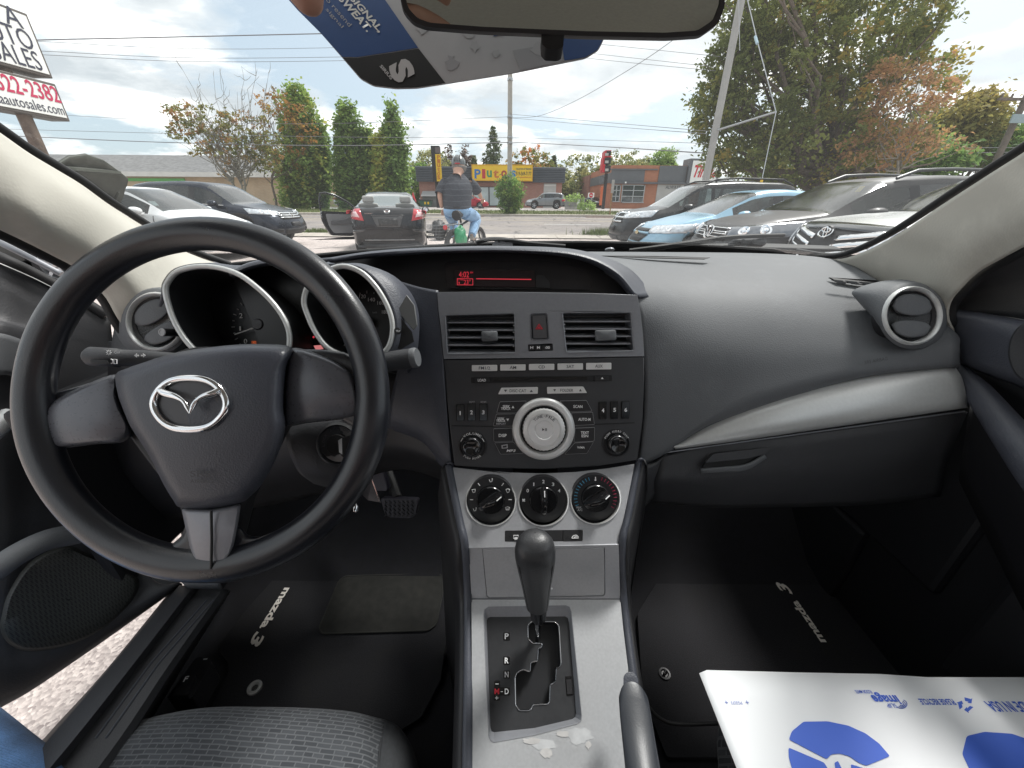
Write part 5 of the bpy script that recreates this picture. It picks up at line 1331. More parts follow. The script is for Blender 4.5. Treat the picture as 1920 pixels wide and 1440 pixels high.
for a_,t_ in ((anl,tol),(anr,tor_)):
    dv=(t_-a_);dv.z=0;dv.normalize()
    skin_obj('shoe',[a_-dv*.05-Vector((0,0,.05)),a_+dv*.07-Vector((0,0,.06)),a_+dv*.19-Vector((0,0,.075))],[(0,1),(1,2)],[.052,.05,.038],MS,cyc)
# hands with fingers
for h_,e_,cur in ((hal,ell_,Vector((.1,.5,-1))),(har,elr,Vector((0,.7,-.7)))):
    d_=(h_-e_).normalized();sd=d_.cross(Vector((0,1,0))).normalized()
    vs_=[h_];es_=[];rs_=[.036]
    for k in range(4):
        o_=sd*(k-1.5)*.021;b_=len(vs_);ln=(.07,.08,.075,.06)[k]
        vs_+=[h_+d_*.06+o_,h_+d_*.06+o_+(d_*.7+cur*.4).normalized()*ln*.5,h_+d_*.06+o_+(d_*.25+cur).normalized()*ln];es_+=[(0,b_),(b_,b_+1),(b_+1,b_+2)];rs_+=[.012,.011,.009]
    b_=len(vs_);vs_+=[h_+d_*.03+sd*.05,h_+d_*.07+sd*.055+cur*.02];es_+=[(0,b_),(b_,b_+1)];rs_+=[.012,.010]
    skin_obj('hand',vs_,es_,rs_,SKIN,cyc,sub=1)
# bicycle
MB_=M('bike_black',(.02,.02,.022),.4,.2);MW=M('wire_steel',(.25,.26,.27),.4,.8)
bh=R(69);rx_=at(849,452,7.55);bo=Vector((rx_.x,rx_.y+.15,0))
bk=thing('bicycle','black fat tyred bicycle with rear basket under the cyclist','bicycle',bo)
bf=Vector((math.cos(bh),math.sin(bh),0));bs=Vector((-math.sin(bh),math.cos(bh),0));Zv=Vector((0,0,1))
def B_(x,y,z):return bo+bf*x+bs*y+Zv*z
RW=.36
for x in (0,1.12):
    g=G();g.tube([B_(x+(RW-.048)*math.cos(a),0,RW+(RW-.048)*math.sin(a)) for a in [2*math.pi*k/40 for k in range(40)]],.05,10,closed=True);w_=g.obj('wheel',MT_TYRE,bk,smooth=60)
    g=G();g.tube([B_(x+(RW-.10)*math.cos(a),0,RW+(RW-.10)*math.sin(a)) for a in [2*math.pi*k/40 for k in range(40)]],.016,6,closed=True);g.obj('rim',MW,w_,smooth=60)
    g=G()
    for k in range(18):
        a=2*math.pi*k/18;g.tube([B_(x,.025*(-1)**k,RW),B_(x+(RW-.1)*math.cos(a),0,RW+(RW-.1)*math.sin(a))],.0025,4)
    g.obj('spokes',MW,w_);w_.children[-1]['kind']='stuff'
    g=G();g.tube([B_(x,-.07,RW),B_(x,.07,RW)],.03,10);g.obj('hub',MB_,w_)
g=G()
for p in ([B_(.48,0,.33),B_(.30,0,.93)],[B_(.48,0,.33),B_(.88,0,.82)],[B_(.34,0,.78),B_(.86,0,.90)],[B_(0,.06,RW),B_(.46,.03,.33)],[B_(0,-.06,RW),B_(.46,-.03,.33)],[B_(0,.06,RW),B_(.34,.02,.78)],[B_(0,-.06,RW),B_(.34,-.02,.78)]):g.tube(p,.022,8)
g.obj('frame',MB_,bk,smooth=60)
g=G()
for sg in (1,-1):g.tube([B_(1.12,sg*.065,RW),B_(1.02,sg*.06,.62),B_(.89,0,.84)],.018,8)
g.tube([B_(.88,0,.78),B_(.80,0,1.08)],.022,8);g.obj('fork',MB_,bk,smooth=60)
g=G();g.tube([B_(.70,.34,1.10),B_(.80,.2,1.12),B_(.84,0,1.10),B_(.80,-.2,1.12),B_(.70,-.34,1.10)],.014,8);g.obj('handlebar',MB_,bk,smooth=60)
g=G();g.tube([B_(.14,0,.96),B_(.22,0,.975),B_(.40,0,.965)],[.10,.085,.03],10,flat=1.0);sd_o=g.obj('saddle',MT_TRIM,bk,smooth=60)
g=G();g.tube([B_(-.32,.07,.80),B_(.28,.07,.82)],.009,6);g.tube([B_(-.32,-.07,.80),B_(.28,-.07,.82)],.009,6)
for x in (-.3,-.1,.1):g.tube([B_(x,.07,.80),B_(x,-.07,.80)],.007,6)
for sg in (1,-1):g.tube([B_(-.15,sg*.08,.80),B_(0,sg*.08,RW)],.008,6)
g.obj('rear_rack',MW,bk)
g=G();g.lathe(B_(-.30,0,.765),-bf,[(.045,0),(.042,.02),(0,.024)],14);g.obj('rear_reflector',MT_TAIL,bk)
g=G()
x0,x1,y0,y1,z0,z1=-.32,.08,.12,.38,.52,.80
for k in range(6):
    z=z0+(z1-z0)*k/5;g.tube([B_(x0,y0,z),B_(x1,y0,z),B_(x1,y1,z),B_(x0,y1,z)],.0035,4,closed=True)
for k in range(9):
    f=k/8
    for p,q in (((x0+(x1-x0)*f,y0),0),((x0+(x1-x0)*f,y1),0),((x0,y0+(y1-y0)*f),0),((x1,y0+(y1-y0)*f),0)):g.tube([B_(p[0],p[1],z0),B_(p[0],p[1],z1)],.0035,4)
    g.tube([B_(x0+(x1-x0)*f,y0,z0),B_(x0+(x1-x0)*f,y1,z0)],.0035,4)
g.obj('wire_basket',MW,bk)
g=G()
for sg in (1,-1):g.tube([B_(.48,sg*.05,.33),B_(.48+.1*sg,sg*.09,.33-.13*sg),],.012,6);g.box(B_(.48+.1*sg,sg*.15,.33-.13*sg),(.09,.10,.02),(bf,bs,Zv))
g.lathe(B_(.48,-.06,.33),-bs,[(.1,0),(.1,.006),(0,.006)],24);g.obj('crank',MW,bk)
def lump(name,label,cat,c,r,mat,seed,amp=.2):
    rg=np.random.default_rng(seed);g=G();rows=[];ph=rg.uniform(0,6,12)
    for i in range(13):
        th=math.pi*i/12;row=[]
        for j in range(20):
            p=2*math.pi*j/20;k=1+amp*(math.sin(3*p+ph[0]+2*th)*.5+math.sin(5*p+4*th+ph[1])*.4+math.sin(7*th+2*p+ph[2])*.4)
            row.append(Vector(c)+bf*(r[0]*k*math.sin(th)*math.cos(p))+bs*(r[1]*k*math.sin(th)*math.sin(p))+Zv*(r[2]*k*math.cos(th)))
        rows.append(row)
    g.grid(rows,closed=True);o=g.obj(name,mat,None,smooth=75);tag(o,label,cat);return o
lump('black_bag','crumpled black bag stuffed in the wire basket of the bicycle','bag',B_(-.12,.25,.70),(.19,.125,.17),M('black_nylon',(.025,.025,.027),.45,var=(8,.3),bump=('noise',25,1.0)),3)
gb=lump('green_bag','bright green shopping bag hanging on the right of the bicycle rack','bag',B_(-.02,-.17,.57),(.17,.10,.20),M('green_nylon',(.02,.24,.10),.45,var=(9,.3),bump=('noise',22,1.0)),5)
# the photographer: a knee in blue jeans beside the driver's seat and a hand over the top of the frame
ph=thing('person','person in blue jeans beside the driver seat, one fingertip reaching in from above','person',(-.75,.2,0))
lv=[at(-490,1190,.62),at(-255,1370,.52),at(-138,1482,.50),at(-8,1607,.47),at(150,1765,.44)]
skin_obj('jeans_leg',lv,[(0,1),(1,2),(2,3),(3,4)],[.062,.078,.088,.094,.098],DENIM_B,ph,root=2)
# hand: palm above the frame, fingers reaching down, one fingertip in view
pw=at(430,-330,.17);vs_=[pw,at(470,-230,.172),at(520,-330,.178),at(390,-300,.166)];es_=[(0,1),(0,2),(0,3)];rs_=[.026,.019,.018,.018]
def fing(root_i,pts,r0):
    b_=len(vs_)
    for k,p in enumerate(pts):vs_.append(at(*p));rs_.append(r0*(1-.07*k));es_.append((root_i if k==0 else b_+k-1,b_+k))
fing(1,[(490,-150,.168),(525,-85,.166),(560,-30,.165),(596,22,.166)],.0088)
fing(2,[(590,-260,.172),(660,-200,.170),(720,-150,.17),(765,-110,.172)],.0088)
fing(2,[(600,-330,.178),(690,-290,.178),(760,-250,.178),(810,-215,.18)],.0085)
fing(0,[(560,-400,.182),(640,-390,.184),(710,-360,.185),(755,-330,.186)],.0075)
fing(3,[(360,-220,.16),(350,-150,.158),(370,-90,.158)],.0098)
fing(0,[(380,-430,.19),(330,-560,.21)],.026)
hd_=skin_obj('hand',vs_,es_,rs_,SKIN_SH,ph,sub=2)
# ================================================================ THE CAR WE SIT IN
CAR=thing('car','black and silver car cabin seen from behind the steering wheel, driver door open','car',(0,0,0))
def leather(name,col,rough,sc_,st,var=.13):return M(name,col,rough,0,(3.5,var),('grain',sc_,st),dirt=(11,tuple(c*1.5+.02 for c in col),.3))
D_PAD=leather('dash_grain',(.112,.118,.126),.62,560,.6)
D_SIDE=leather('dash_dark_grain',(.062,.067,.084),.46,480,.5)
D_BLACK=M('cabin_black',(.016,.016,.018),.5,var=(5,.2))
D_SOFT=leather('door_soft',(.042,.043,.047),.55,380,.3)
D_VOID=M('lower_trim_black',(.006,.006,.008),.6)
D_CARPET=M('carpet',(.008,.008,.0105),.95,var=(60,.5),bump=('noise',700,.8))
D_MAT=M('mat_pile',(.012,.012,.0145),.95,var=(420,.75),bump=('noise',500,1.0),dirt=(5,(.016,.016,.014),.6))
D_SATIN=M('satin_grey',(.26,.268,.29),.34,.2,var=(260,.06))
D_SILVER=M('satin_silver',(.44,.447,.47),.36,.30,var=(300,.06))
D_TRIMS=M('silver_trim',(.60,.61,.60),.36,.30,var=(220,.05))
D_RINGS=M('ring_silver',(.80,.80,.79),.30,.3)
D_RADIO=M('radio_black',(.050,.051,.055),.42,.1,var=(260,.06))
D_GLOSS=M('gloss_black',(.010,.010,.011),.14,coat=.4)
D_BTN=M('button_black',(.022,.022,.024),.38)
D_BTNS=M('button_silver',(.80,.80,.79),.3,.3)
D_TXT=M('print_white',(.88,.88,.88),.5);D_TXTG=M('print_grey',(.42,.42,.43),.5);D_TXTD=M('print_dark',(.10,.10,.11),.5)
D_RED=M('print_red',(.62,.03,.05),.5)
D_LCD=M('lcd_red',(.3,.01,.02),.5,emit=(.95,.06,.09,.36))
D_AMB=M('lcd_amber',(.3,.05,.01),.5,emit=(.95,.16,.03,.45))
D_PILL=leather('pillar_beige',(.53,.51,.45),.62,300,.18,.03)
D_HEAD=M('headliner',(.52,.52,.48),.95,var=(90,.08))
D_WHEEL=M('wheel_leather',(.0115,.013,.018),.31,0,(20,.12),('grain',640,.22),spec=.7)
D_HUB=M('hub_grain',(.058,.063,.080),.40,0,(8,.08),('grain',620,.45))
D_SPOKE=M('spoke_satin',(.115,.12,.138),.30,.15,var=(280,.05))
D_RUB=M('rubber',(.012,.012,.013),.65)
D_PAPER=M('paper',(.84,.86,.88),.7,var=(2,.03));D_BLUE=M('ink_blue',(.045,.13,.62),.6,var=(7,.06));D_BLUEL=M('ink_pale_blue',(.16,.22,.55),.6)
class Pl:
    """a plane across the car (through Y0, z0 relative to the eye, slope dz/dY) met by lines of sight"""
    def __init__(s,Y0,z0,slope):
        s.c=z0-slope*Y0;s.k=slope
        s.n=Vector((0,-slope,1)).normalized() if slope>0 else Vector((0,slope,1)).normalized()
        s.u=Vector((0,1,slope)).normalized();s.r=Vector((1,0,0))
    def d(s,x,y):v=D(x,y);return s.c/(v.z-s.k*v.y)
    def p(s,x,y,off=0):return at(x,y,s.d(x,y))+s.n*off
class Fr:
    """a plane facing the eye at depth d0"""
    def __init__(s,d0):s.d0=d0;s.n=-FW;s.u=UP;s.r=RX
    def p(s,x,y,off=0):return at(x,y,s.d0)+s.n*off
P0=Pl(.60,-.133,2.318);P1=Pl(.49,-.388,.809);P3=Pl(.361,-.55,.42)
_a,_b=P1.p(1020,1025)-CAM,P3.p(1020,1122)-CAM
PL=Pl(_a.y,_a.z,(_a.z-_b.z)/(_a.y-_b.y))
def plate(name,poly,pl,th,mat,par,off=0.0,holes=(),bevel=0,smooth=35,seg=2):
    """a slab with the outline poly (pixels) on plane pl; its face stands off above the plane"""
    g=G();g.prism([pl.p(x,y,off) for x,y in poly],pl.n*-th,[[pl.p(x,y,off) for x,y in h] for h in holes])
    return g.obj(name,mat,par,smooth=smooth,bevel=bevel,seg=seg)
def pt(s_,cx,cy,w,h,pl,mat,par,off=.001,rot=0.0,bold=.0,shear=0,name='lettering'):
    """lettering centred on a pixel, w by h pixels, turned by rot degrees"""
    c=pl.p(cx,cy,off);k=(pl.p(cx+5,cy)-pl.p(cx-5,cy)).length/10;kv=(pl.p(cx,cy+5)-pl.p(cx,cy-5)).length/10
    a=R(rot);r_=pl.r*math.cos(a)+pl.u*math.sin(a);u_=pl.u*math.cos(a)-pl.r*math.sin(a)
    return text(s_,c,r_,u_,w*k,h*kv,mat,par,name,.0003,shear,bold)
def arc_text(s_,cx,cy,rad,a0,a1,h,pl,mat,par,off=.001,flip=False):
    n=len(s_)
    wd=abs(R(a1-a0))*rad/max(n-1,1)
    for i,ch in enumerate(s_):
        if ch==' ':continue
        a=a0+(a1-a0)*i/max(n-1,1)
        x,y=cx+rad*math.sin(R(a)),cy-rad*math.cos(R(a))
        pt(ch,x,y,wd*(.35 if ch in 'I-·.' else .8),h if ch not in '-·' else h*.25,pl,mat,par,off,rot=(-a if not flip else 180-a),name='letter',bold=.012)
def curve_rows(rows,nu,nv):
    A=[cr(r_,nu) for r_ in rows];cols=[]
    for k in range(nu):cols.append(cr([A[i][k] for i in range(len(A))],nv))
    return [[cols[k][j] for k in range(nu)] for j in range(nv)]
def loft(name,rows,mat,par,nu=28,nv=20,solid=.004,smooth=70):
    g=G();g.grid([[at(*p) for p in r_] for r_ in curve_rows(rows,nu,nv)])
    return g.obj(name,mat,par,smooth=smooth,solid=solid,fix=False)
def pillow(name,poly,dE,dC,mat,par,n=7,th=.012,pw=.5,smooth=60,centre=None):
    """a padded shape: rolled edge, gently domed face"""
    cx=centre[0] if centre else sum(p[0] for p in poly)/len(poly);cy=centre[1] if centre else sum(p[1] for p in poly)/len(poly)
    m2=max((x-cx)**2+(y-cy)**2 for x,y in poly);h=dE-dC;rows=[[at(x,y,dE+th) for x,y in poly]]
    for s_ in [1,.988,.965,.93,.87,.78,.65,.48,.3,.12]:
        e=max(0,1-(1-s_)/.13)**2.2;row=[]
        for x,y in poly:
            X_,Y_=(x-cx)*s_,(y-cy)*s_;row.append(at(cx+X_,cy+Y_,dC+h*(.5*e+.5*(X_*X_+Y_*Y_)/m2)))
        rows.append(row)
    rows.append([at(cx,cy,dC)]*len(poly))
    g=G();g.grid(rows,closed=True);return g.obj(name,mat,par,smooth=smooth)
def part(name,g,mat,par=CAR,**k):return g.obj(name,mat,par,**k)
def empt(name,par=CAR):
    o=bpy.data.objects.new(name,None);link(o);o.parent=par;o.empty_display_size=.05;ORG[o.name]=ORG[par.name];return o
def lathe_at(p,axis,prof,n=36):g=G();g.lathe(p,axis,prof,n);return g
def tpx(pts,r,n=8,closed=False,N_=None):
    P=cr(pts,N_ or len(pts)*4,closed) if N_!=0 else pts
    g=G();g.tube([at(*p) for p in P],r,n,closed);return g
# ---------------------------------------------------------------- dashboard
DB=empt('dashboard')
loft('dash_pad',[[(960,473,.93),(1200,474,.91),(1400,476,.885),(1520,482,.845),(1590,494,.80)],
                  [(1068,480,.72),(1200,497,.765),(1400,505,.775),(1530,512,.75),(1650,530,.70)],
                  [(1150,520,.648),(1280,533,.69),(1420,540,.69),(1560,548,.68),(1710,565,.655)],
                  [(1192,572,.618),(1300,580,.645),(1450,585,.645),(1600,600,.635),(1790,625,.615)],
                  [(1203,650,.622),(1310,650,.622),(1450,650,.618),(1620,648,.61),(1797,650,.602)],
                  [(1208,740,.625),(1300,735,.622),(1440,712,.61),(1620,680,.602),(1797,668,.60)],
                  [(1203,820,.632),(1280,800,.628),(1390,752,.612),(1600,700,.602),(1797,679,.60)],
                  [(1197,866,.642),(1256,836,.636),(1350,783,.622),(1600,707,.608),(1797,684,.604)],
                  [(1200,874,.66),(1260,842,.65),(1350,789,.64),(1600,712,.625),(1797,688,.62)]],D_PAD,DB,44,40)
loft('display_hood',[[(596,492,.60),(690,476,.655),(830,468,.70),(960,466,.73),(1090,474,.74),(1168,505,.70),(1202,554,.66)],
                      [(604,488,.59),(700,473,.63),(830,465,.66),(960,463.5,.67),(1085,471,.675),(1175,503,.67),(1225,556,.648)],
                      [(612,488,.582),(700,475,.605),(830,468,.62),(960,466.5,.628),(1082,476,.632),(1158,508,.63),(1200,558,.618)],
                      [(618,490,.584),(700,478,.605),(830,471,.618),(960,470,.624),(1080,480,.626),(1150,510,.624),(1191,554,.612)],
                      [(626,491,.60),(702,481,.63),(830,473,.648),(960,472,.655),(1076,483,.655),(1142,512,.65),(1180,552,.64)]],D_SIDE,DB,44,16)
rec=[(618,489),(700,478),(760,474),(830,471),(960,470),(1040,474),(1080,480),(1120,495),(1150,510),(1175,532),(1196,552),(1100,551),(1000,550),(820,547),(775,540),(735,528),(700,514),(655,501)]
g=G();g.prism([at(x,y,.66) for x,y in rec],FW*.01);part('display_recess',g,D_BTN,DB,smooth=None)
g=G();g.prism([at(x,y,.6555) for x,y in rounded([(832,490),(1020,488),(1080,498),(1105,520),(1112,543),(838,541)],12)],FW*.003);part('display_lens',g,M('smoked_lens',(.022,.021,.023),.25),DB,smooth=None)
FS=Fr(.6535)
sc_=plate('display_screen',rounded([(852,506),(1002,507),(1003,538),(853,536.5)],3),FS,.001,M('lcd_ground',(.022,.012,.014),.35),DB)
pt('4:02',870,515,19,11,FS,D_LCD,sc_.parent,.0006);pt('PM',884.5,511.5,5,3.5,FS,D_LCD,DB,.0006);pt('23°',876,529,13,9,FS,D_LCD,DB,.0006);pt('OUTSIDE',863,524.5,12,2.6,FS,D_LCD,DB,.0006);pt('1',861,530.5,1.5,4,FS,D_LCD,DB,.0006)
plate('display_line',[(893,522),(996,523.3),(996,524.8),(893,523.5)],FS,.0004,D_LCD,DB,.0006)
plate('display_box',[(857,522),(887,522.4),(887,535),(857,534.6)],FS,.0002,D_LCD,DB,.0005,holes=[[(858,523),(886,523.4),(886,534),(858,533.6)]],smooth=None)
plate('display_mark',rounded([(1005,516),(1019,516),(1030,528),(1032,540),(1005,539)],3),FS,.0004,D_BTN,DB,.0012,smooth=None)
# side of the dash between wheel and stack
loft('dash_column',[[(690,505,.62),(740,524,.612),(785,538,.606),(822,545,.602)],
                     [(735,545,.61),(770,560,.606),(800,570,.605),(822,580,.603)],
                     [(770,620,.612),(792,625,.608),(815,630,.606),(829,640,.605)],
                     [(745,700,.625),(785,705,.615),(812,708,.609),(834,712,.607)],
                     [(730,770,.64),(785,785,.625),(820,790,.614),(840,790,.610)],
                     [(730,800,.66),(790,820,.64),(830,850,.62),(846,860,.613)],
                     [(735,810,.69),(790,830,.67),(828,872,.64),(850,878,.62)]],D_SIDE,DB,20,30)
loft('knee_panel',[[(205,640,.66),(420,660,.64),(600,680,.64),(740,700,.645),(840,720,.64)],
                    [(205,760,.68),(420,780,.66),(600,800,.66),(740,800,.66),(845,860,.635)],
                    [(215,880,.71),(420,890,.70),(600,880,.70),(740,850,.68),(850,885,.65)],
                    [(230,980,.80),(420,960,.80),(600,925,.79),(740,880,.75),(855,905,.70)]],D_BLACK,DB,24,20)
loft('dash_top',[[(380,491,.93),(480,497,.95),(620,484,.95),(780,476,.95),(960,476,.95)],
                  [(395,505,.76),(480,503,.78),(600,494,.78),(780,485,.78),(960,482,.78)],
                  [(400,520,.66),(480,506,.66),(600,498,.66),(780,492,.68),(960,490,.68)]],D_SIDE,DB,20,10)
# silver sweep and glovebox
loft('silver_trim',[[(1258,838,.650),(1350,787,.636),(1450,750,.625),(1600,711,.618),(1786,686,.612)],
                     [(1262,838,.642),(1360,797,.626),(1460,768,.614),(1610,735,.606),(1800,706,.602)],
                     [(1264,838,.638),(1370,812,.622),(1470,792,.610),(1620,765,.602),(1808,735,.600)],
                     [(1266,839,.640),(1375,822,.626),(1480,806,.615),(1630,784,.607),(1812,758,.604)],
                     [(1266,841,.655),(1378,826,.645),(1480,811,.635),(1630,789,.625),(1813,763,.618)]],D_TRIMS,DB,36,18)
loft('trim_shadow_gap',[[(1254,842,.652),(1450,814,.636),(1630,789,.624),(1813,763,.616)],[(1254,848,.652),(1450,820,.638),(1630,795,.626),(1813,769,.618)]],D_RUB,DB,24,4)
GB=loft('glovebox',[[(1240,856,.650),(1330,837,.645),(1450,822,.636),(1630,798,.625),(1812,772,.618)],
                  [(1234,880,.652),(1340,862,.645),(1450,848,.637),(1630,824,.626),(1800,800,.62)],
                  [(1226,905,.665),(1340,900,.66),(1450,890,.655),(1630,875,.645),(1780,850,.64)],
                  [(1222,940,.72),(1340,950,.72),(1450,950,.72),(1630,945,.71),(1760,930,.70)]],D_SOFT,CAR,30,20)
g=tpx([(1250,848,.649),(1450,820.5,.634),(1630,796,.623),(1808,771,.615)],.0012,6);part('glovebox_lip',g,D_SATIN,GB)
FG=Fr(.6375)
plate('handle_recess',rounded([(1312,884),(1336,850),(1447,836),(1438,856),(1404,878)],5),FG,.004,D_RUB,GB)
plate('handle',rounded([(1322,868),(1338,851),(1445,838),(1436,852),(1400,860)],4),Fr(.633),.006,D_SOFT,GB,bevel=.002)
loft('handle_lip',[[(1313,886,.637),(1360,884,.634),(1400,880,.634),(1436,858,.634)],[(1314,880,.633),(1360,876,.630),(1400,871,.630),(1434,853,.631)]],D_PAD,GB,12,4)
# lower corner beside the stack
loft('stack_side',[[(1197,870,.64),(1225,868,.648),(1250,850,.65)],[(1196,900,.62),(1215,905,.65),(1238,880,.66)],[(1194,950,.62),(1205,950,.67),(1222,935,.70)]],D_SOFT,DB,10,10)
for pts in ([(1118,479,.832),(1230,480,.82),(1332,482.5,.81),(1322,485.5,.80),(1220,483.5,.81)],[(1556,520,.718),(1645,525.5,.69),(1655,530,.688),(1625,534,.69),(1570,527,.705)]):
    g=G();g.prism([at(x,y,d_-.012) for x,y,d_ in pts],FW*.004);part('defrost_slot',g,D_RUB,DB,smooth=None)
for k in range(3):
    g=G();x=1560+k*26;g.prism([at(x,524+k*2,.672-k*.004),at(x+20,526+k*2,.668-k*.004),at(x+27,532+k*1.5,.668-k*.004),at(x+14,530+k*2,.67-k*.004)],FW*.003);part('defrost_louver',g,D_PAD,DB,smooth=None)
text('SRS AIRBAG',at(1642,676,.594),at(1664,672,.594)-at(1620,680,.594),UP,.036,.0052,D_SOFT,DB,'lettering',.0006)
# round vents at both ends
def round_vent(cx,cy,d,rpx,pod,podd,flap_rot):
    v=empt('air_vent');k=d/FPX;r=rpx*k;c=at(cx,cy,d);ax=(CAM-c).normalized()*.25-FW*.75
    ax.normalize()
    ring_pts=[(cx+rpx*1.17*math.cos(a),cy+rpx*1.17*math.sin(a)) for a in [2*math.pi*j/36 for j in range(36)]]
    pr=cr(pod,36,True)
    # start of the pod outline matched to the ring angle
    best=min(range(36),key=lambda s:sum((pr[(j+s)%36][0]-ring_pts[j][0])**2+(pr[(j+s)%36][1]-ring_pts[j][1])**2 for j in range(36)))
    pr=[pr[(j+best)%36] for j in range(36)]
    g=G();rows=[]
    for f in (0,.3,.6,.85,1.0):
        rows.append([at(pr[j][0]*(1-f)+ring_pts[j][0]*f,pr[j][1]*(1-f)+ring_pts[j][1]*f,podd+(d+.004-podd)*(f**.75)) for j in range(36)])
    rows.append([at(cx+rpx*1.04*math.cos(a),cy+rpx*1.04*math.sin(a),d) for a in [2*math.pi*j/36 for j in range(36)]])
    g.grid(rows,closed=True);part('pod',g,D_PAD,v,smooth=60,fix=False)
    g=lathe_at(c,-FW,[(r*1.05,-.004),(r*1.04,.003),(r*.98,.005),(r*.93,.003),(r*.91,-.012)]);part('ring',g,D_TRIMS,v,smooth=60)
    g=lathe_at(c,-FW,[(r*.91,-.004),(r*.88,0),(r*.80,-.003),(r*.78,-.03),(0,-.032)]);part('barrel',g,D_BLACK,v)
    fl=Fr(d-.001)
    def lens(dy,w,h0,h1):
        pts=[]
        for j in range(13):
            t=-1+2*j/12;pts.append((cx+t*w*rpx,cy+(dy-h0*math.sqrt(max(1-t*t,0)))*rpx))
        for j in range(13):
            t=1-2*j/12;pts.append((cx+t*w*rpx,cy+(dy+h1*math.sqrt(max(1-t*t,0)))*rpx))
        a=R(flap_rot);return [(cx+(x-cx)*math.cos(a)-(y-cy)*math.sin(a),cy+(x-cx)*math.sin(a)+(y-cy)*math.cos(a)) for x,y in pts]
    for dy,w,h0,h1 in ((-.32,.74,.46,.33),(.36,.72,.20,.42)):
        pillow('flap',lens(dy,w,h0,h1)[:-1],d+.004,d-.004,D_PAD,v,5,.006)
    return v
round_vent(1709,592,.585,53,[(1598,546),(1635,531),(1690,524),(1740,536),(1772,566),(1778,610),(1765,645),(1730,664),(1700,655),(1668,625),(1630,588),(1606,562)],.645,3)
round_vent(294,603,.60,53,[(222,560),(250,545),(300,538),(345,550),(362,600),(350,650),(310,672),(260,670),(228,650),(212,610)],.66,-28)
loft('dash_end',[[(228,590,.66),(216,620,.655),(208,680,.65)],[(260,560,.655),(250,610,.645),(240,690,.64)],[(320,560,.65),(320,620,.645),(330,700,.64)]],D_SOFT,DB,12,12)
# ---------------------------------------------------------------- centre stack
CS=empt('centre_stack')
top_o=[(820,548),(900,547),(1010,548),(1110,550),(1195,553),(1201,585),(1206,630),(1208,668),(1020,671),(832,673),(827,620),(822,580)]
v1=rounded([(834,591),(966,587),(968,662),(838,664)],4);v2=rounded([(1053,586),(1184,585),(1190,658),(1061,661)],4)
hz=rounded([(994,588),(1026,587),(1030,637),(996,638)],4);ck=rounded([(990,646),(1036,644),(1037,657),(991,659)],2)
plate('upper_panel',top_o,P0,.006,D_SATIN,CS,0,[v1,v2,hz,ck],bevel=.0012)
rad_o=[(832,675),(1020,673),(1208,670),(1208,720),(1205,790),(1196,862),(1120,874),(1020,880),(920,878),(852,873),(843,800),(837,735)]
RD=plate('radio',rad_o,P0,.006,D_RADIO,CAR,0,bevel=.0015)
plate('stack_backing',[(822,552),(1194,556),(1204,868),(850,876)],P0,.004,D_RUB,CS,-.045)
for(poly,x0,x1,y0,y1,tab) in ((v1,836,967,588,656,(902,933,621,641)),(v2,1055,1187,586,653,(1115,1155,619,640))):
    AV=empt('air_vent')
    # frame walls going back
    g=G();A=[P0.p(x,y,.0015) for x,y in poly];Bk=[P0.p(x,y,.0015)-P0.n*.04 for x,y in poly];In=[P0.p(x,y,.0008)+(P0.p((x0+x1)/2,(y0+y1)/2,.0008)-P0.p(x,y,.0008))*.03 for x,y in poly]
    g.grid([A,In,Bk],closed=True);part('vent_frame',g,D_SATIN,AV,fix=False,smooth=40)
    plate('vent_back',poly,P0,.002,D_RUB,AV,-.04)
    cxm=(x0+x1)/2
    for k in range(5):
        y=y0+12+k*(y1-y0-6)/4.35
        a=[P0.p(x0+2,y+3.2,-.004),P0.p(x1-2,y+3.2,-.004),P0.p(x1-3,y-4.5,-.022),P0.p(x0+3,y-4.5,-.022)]
        g=G();dn__=-P0.u*.0022;g.hexa(a+[q+dn__ for q in a]);part('louver',g,D_SATIN,AV,smooth=None,bevel=.0006)
    a,b,c_,e=tab
    pillow('vent_tab',rounded([(a,c_),(b,c_-1),(b+1,e-2),(a+1,e)],4),P0.d(a,e)-.003,P0.d(a,e)-.010,D_PAD,AV,4,.012,.4)
    for k in range(5):
        g=lathe_at(P0.p(x1-4 if x0<1000 else x0+4,y0+22+k*13,-.002),P0.n,[(.0012,0),(.0009,.001),(0,.0012)],8);part('pivot_pin',g,D_TXTG,AV)
# hazard switch and clock buttons
HZ=empt('hazard_switch')
g=G();A=[P0.p(x,y,.001) for x,y in hz];In=[P0.p(x+(1011-x)*.16,y+(612-y)*.12,-.003) for x,y in hz];g.grid([A,In],closed=True);part('bezel',g,D_SATIN,HZ,fix=False)
plate('hazard_button',rounded([(998,592),(1023,591.5),(1026,634),(1000,634.5)],2),P0,.01,M('hazard_grey',(.085,.085,.09),.45),HZ,.001,bevel=.001)
plate('warning_triangle',[(1010.5,607),(1018,617.5),(1003.5,617.5)],P0,.0004,D_RED,HZ,.0016,[[(1010.5,609.6),(1015.6,616.2),(1005.6,616.2)]],smooth=None)
plate('warning_triangle',[(1010.5,611.5),(1013.6,615.6),(1007.6,615.6)],P0,.0004,D_RED,HZ,.0016,smooth=None)
CB=empt('clock_buttons')
plate('backing',ck,P0,.002,D_RUB,CB,-.006)
for a,b,s_ in ((992,1002,'H'),(1003.5,1015.5,'M'),(1017,1035.5,':00')):
    plate('button',rounded([(a,647.5),(b,647),(b,656),(a,656.5)],1),P0,.006,D_BTN,CB,.0005,bevel=.0006);pt(s_,(a+b)/2,651.7,5.5 if s_!=':00' else 9,5,P0,D_TXT,CB,.0012,bold=.02)
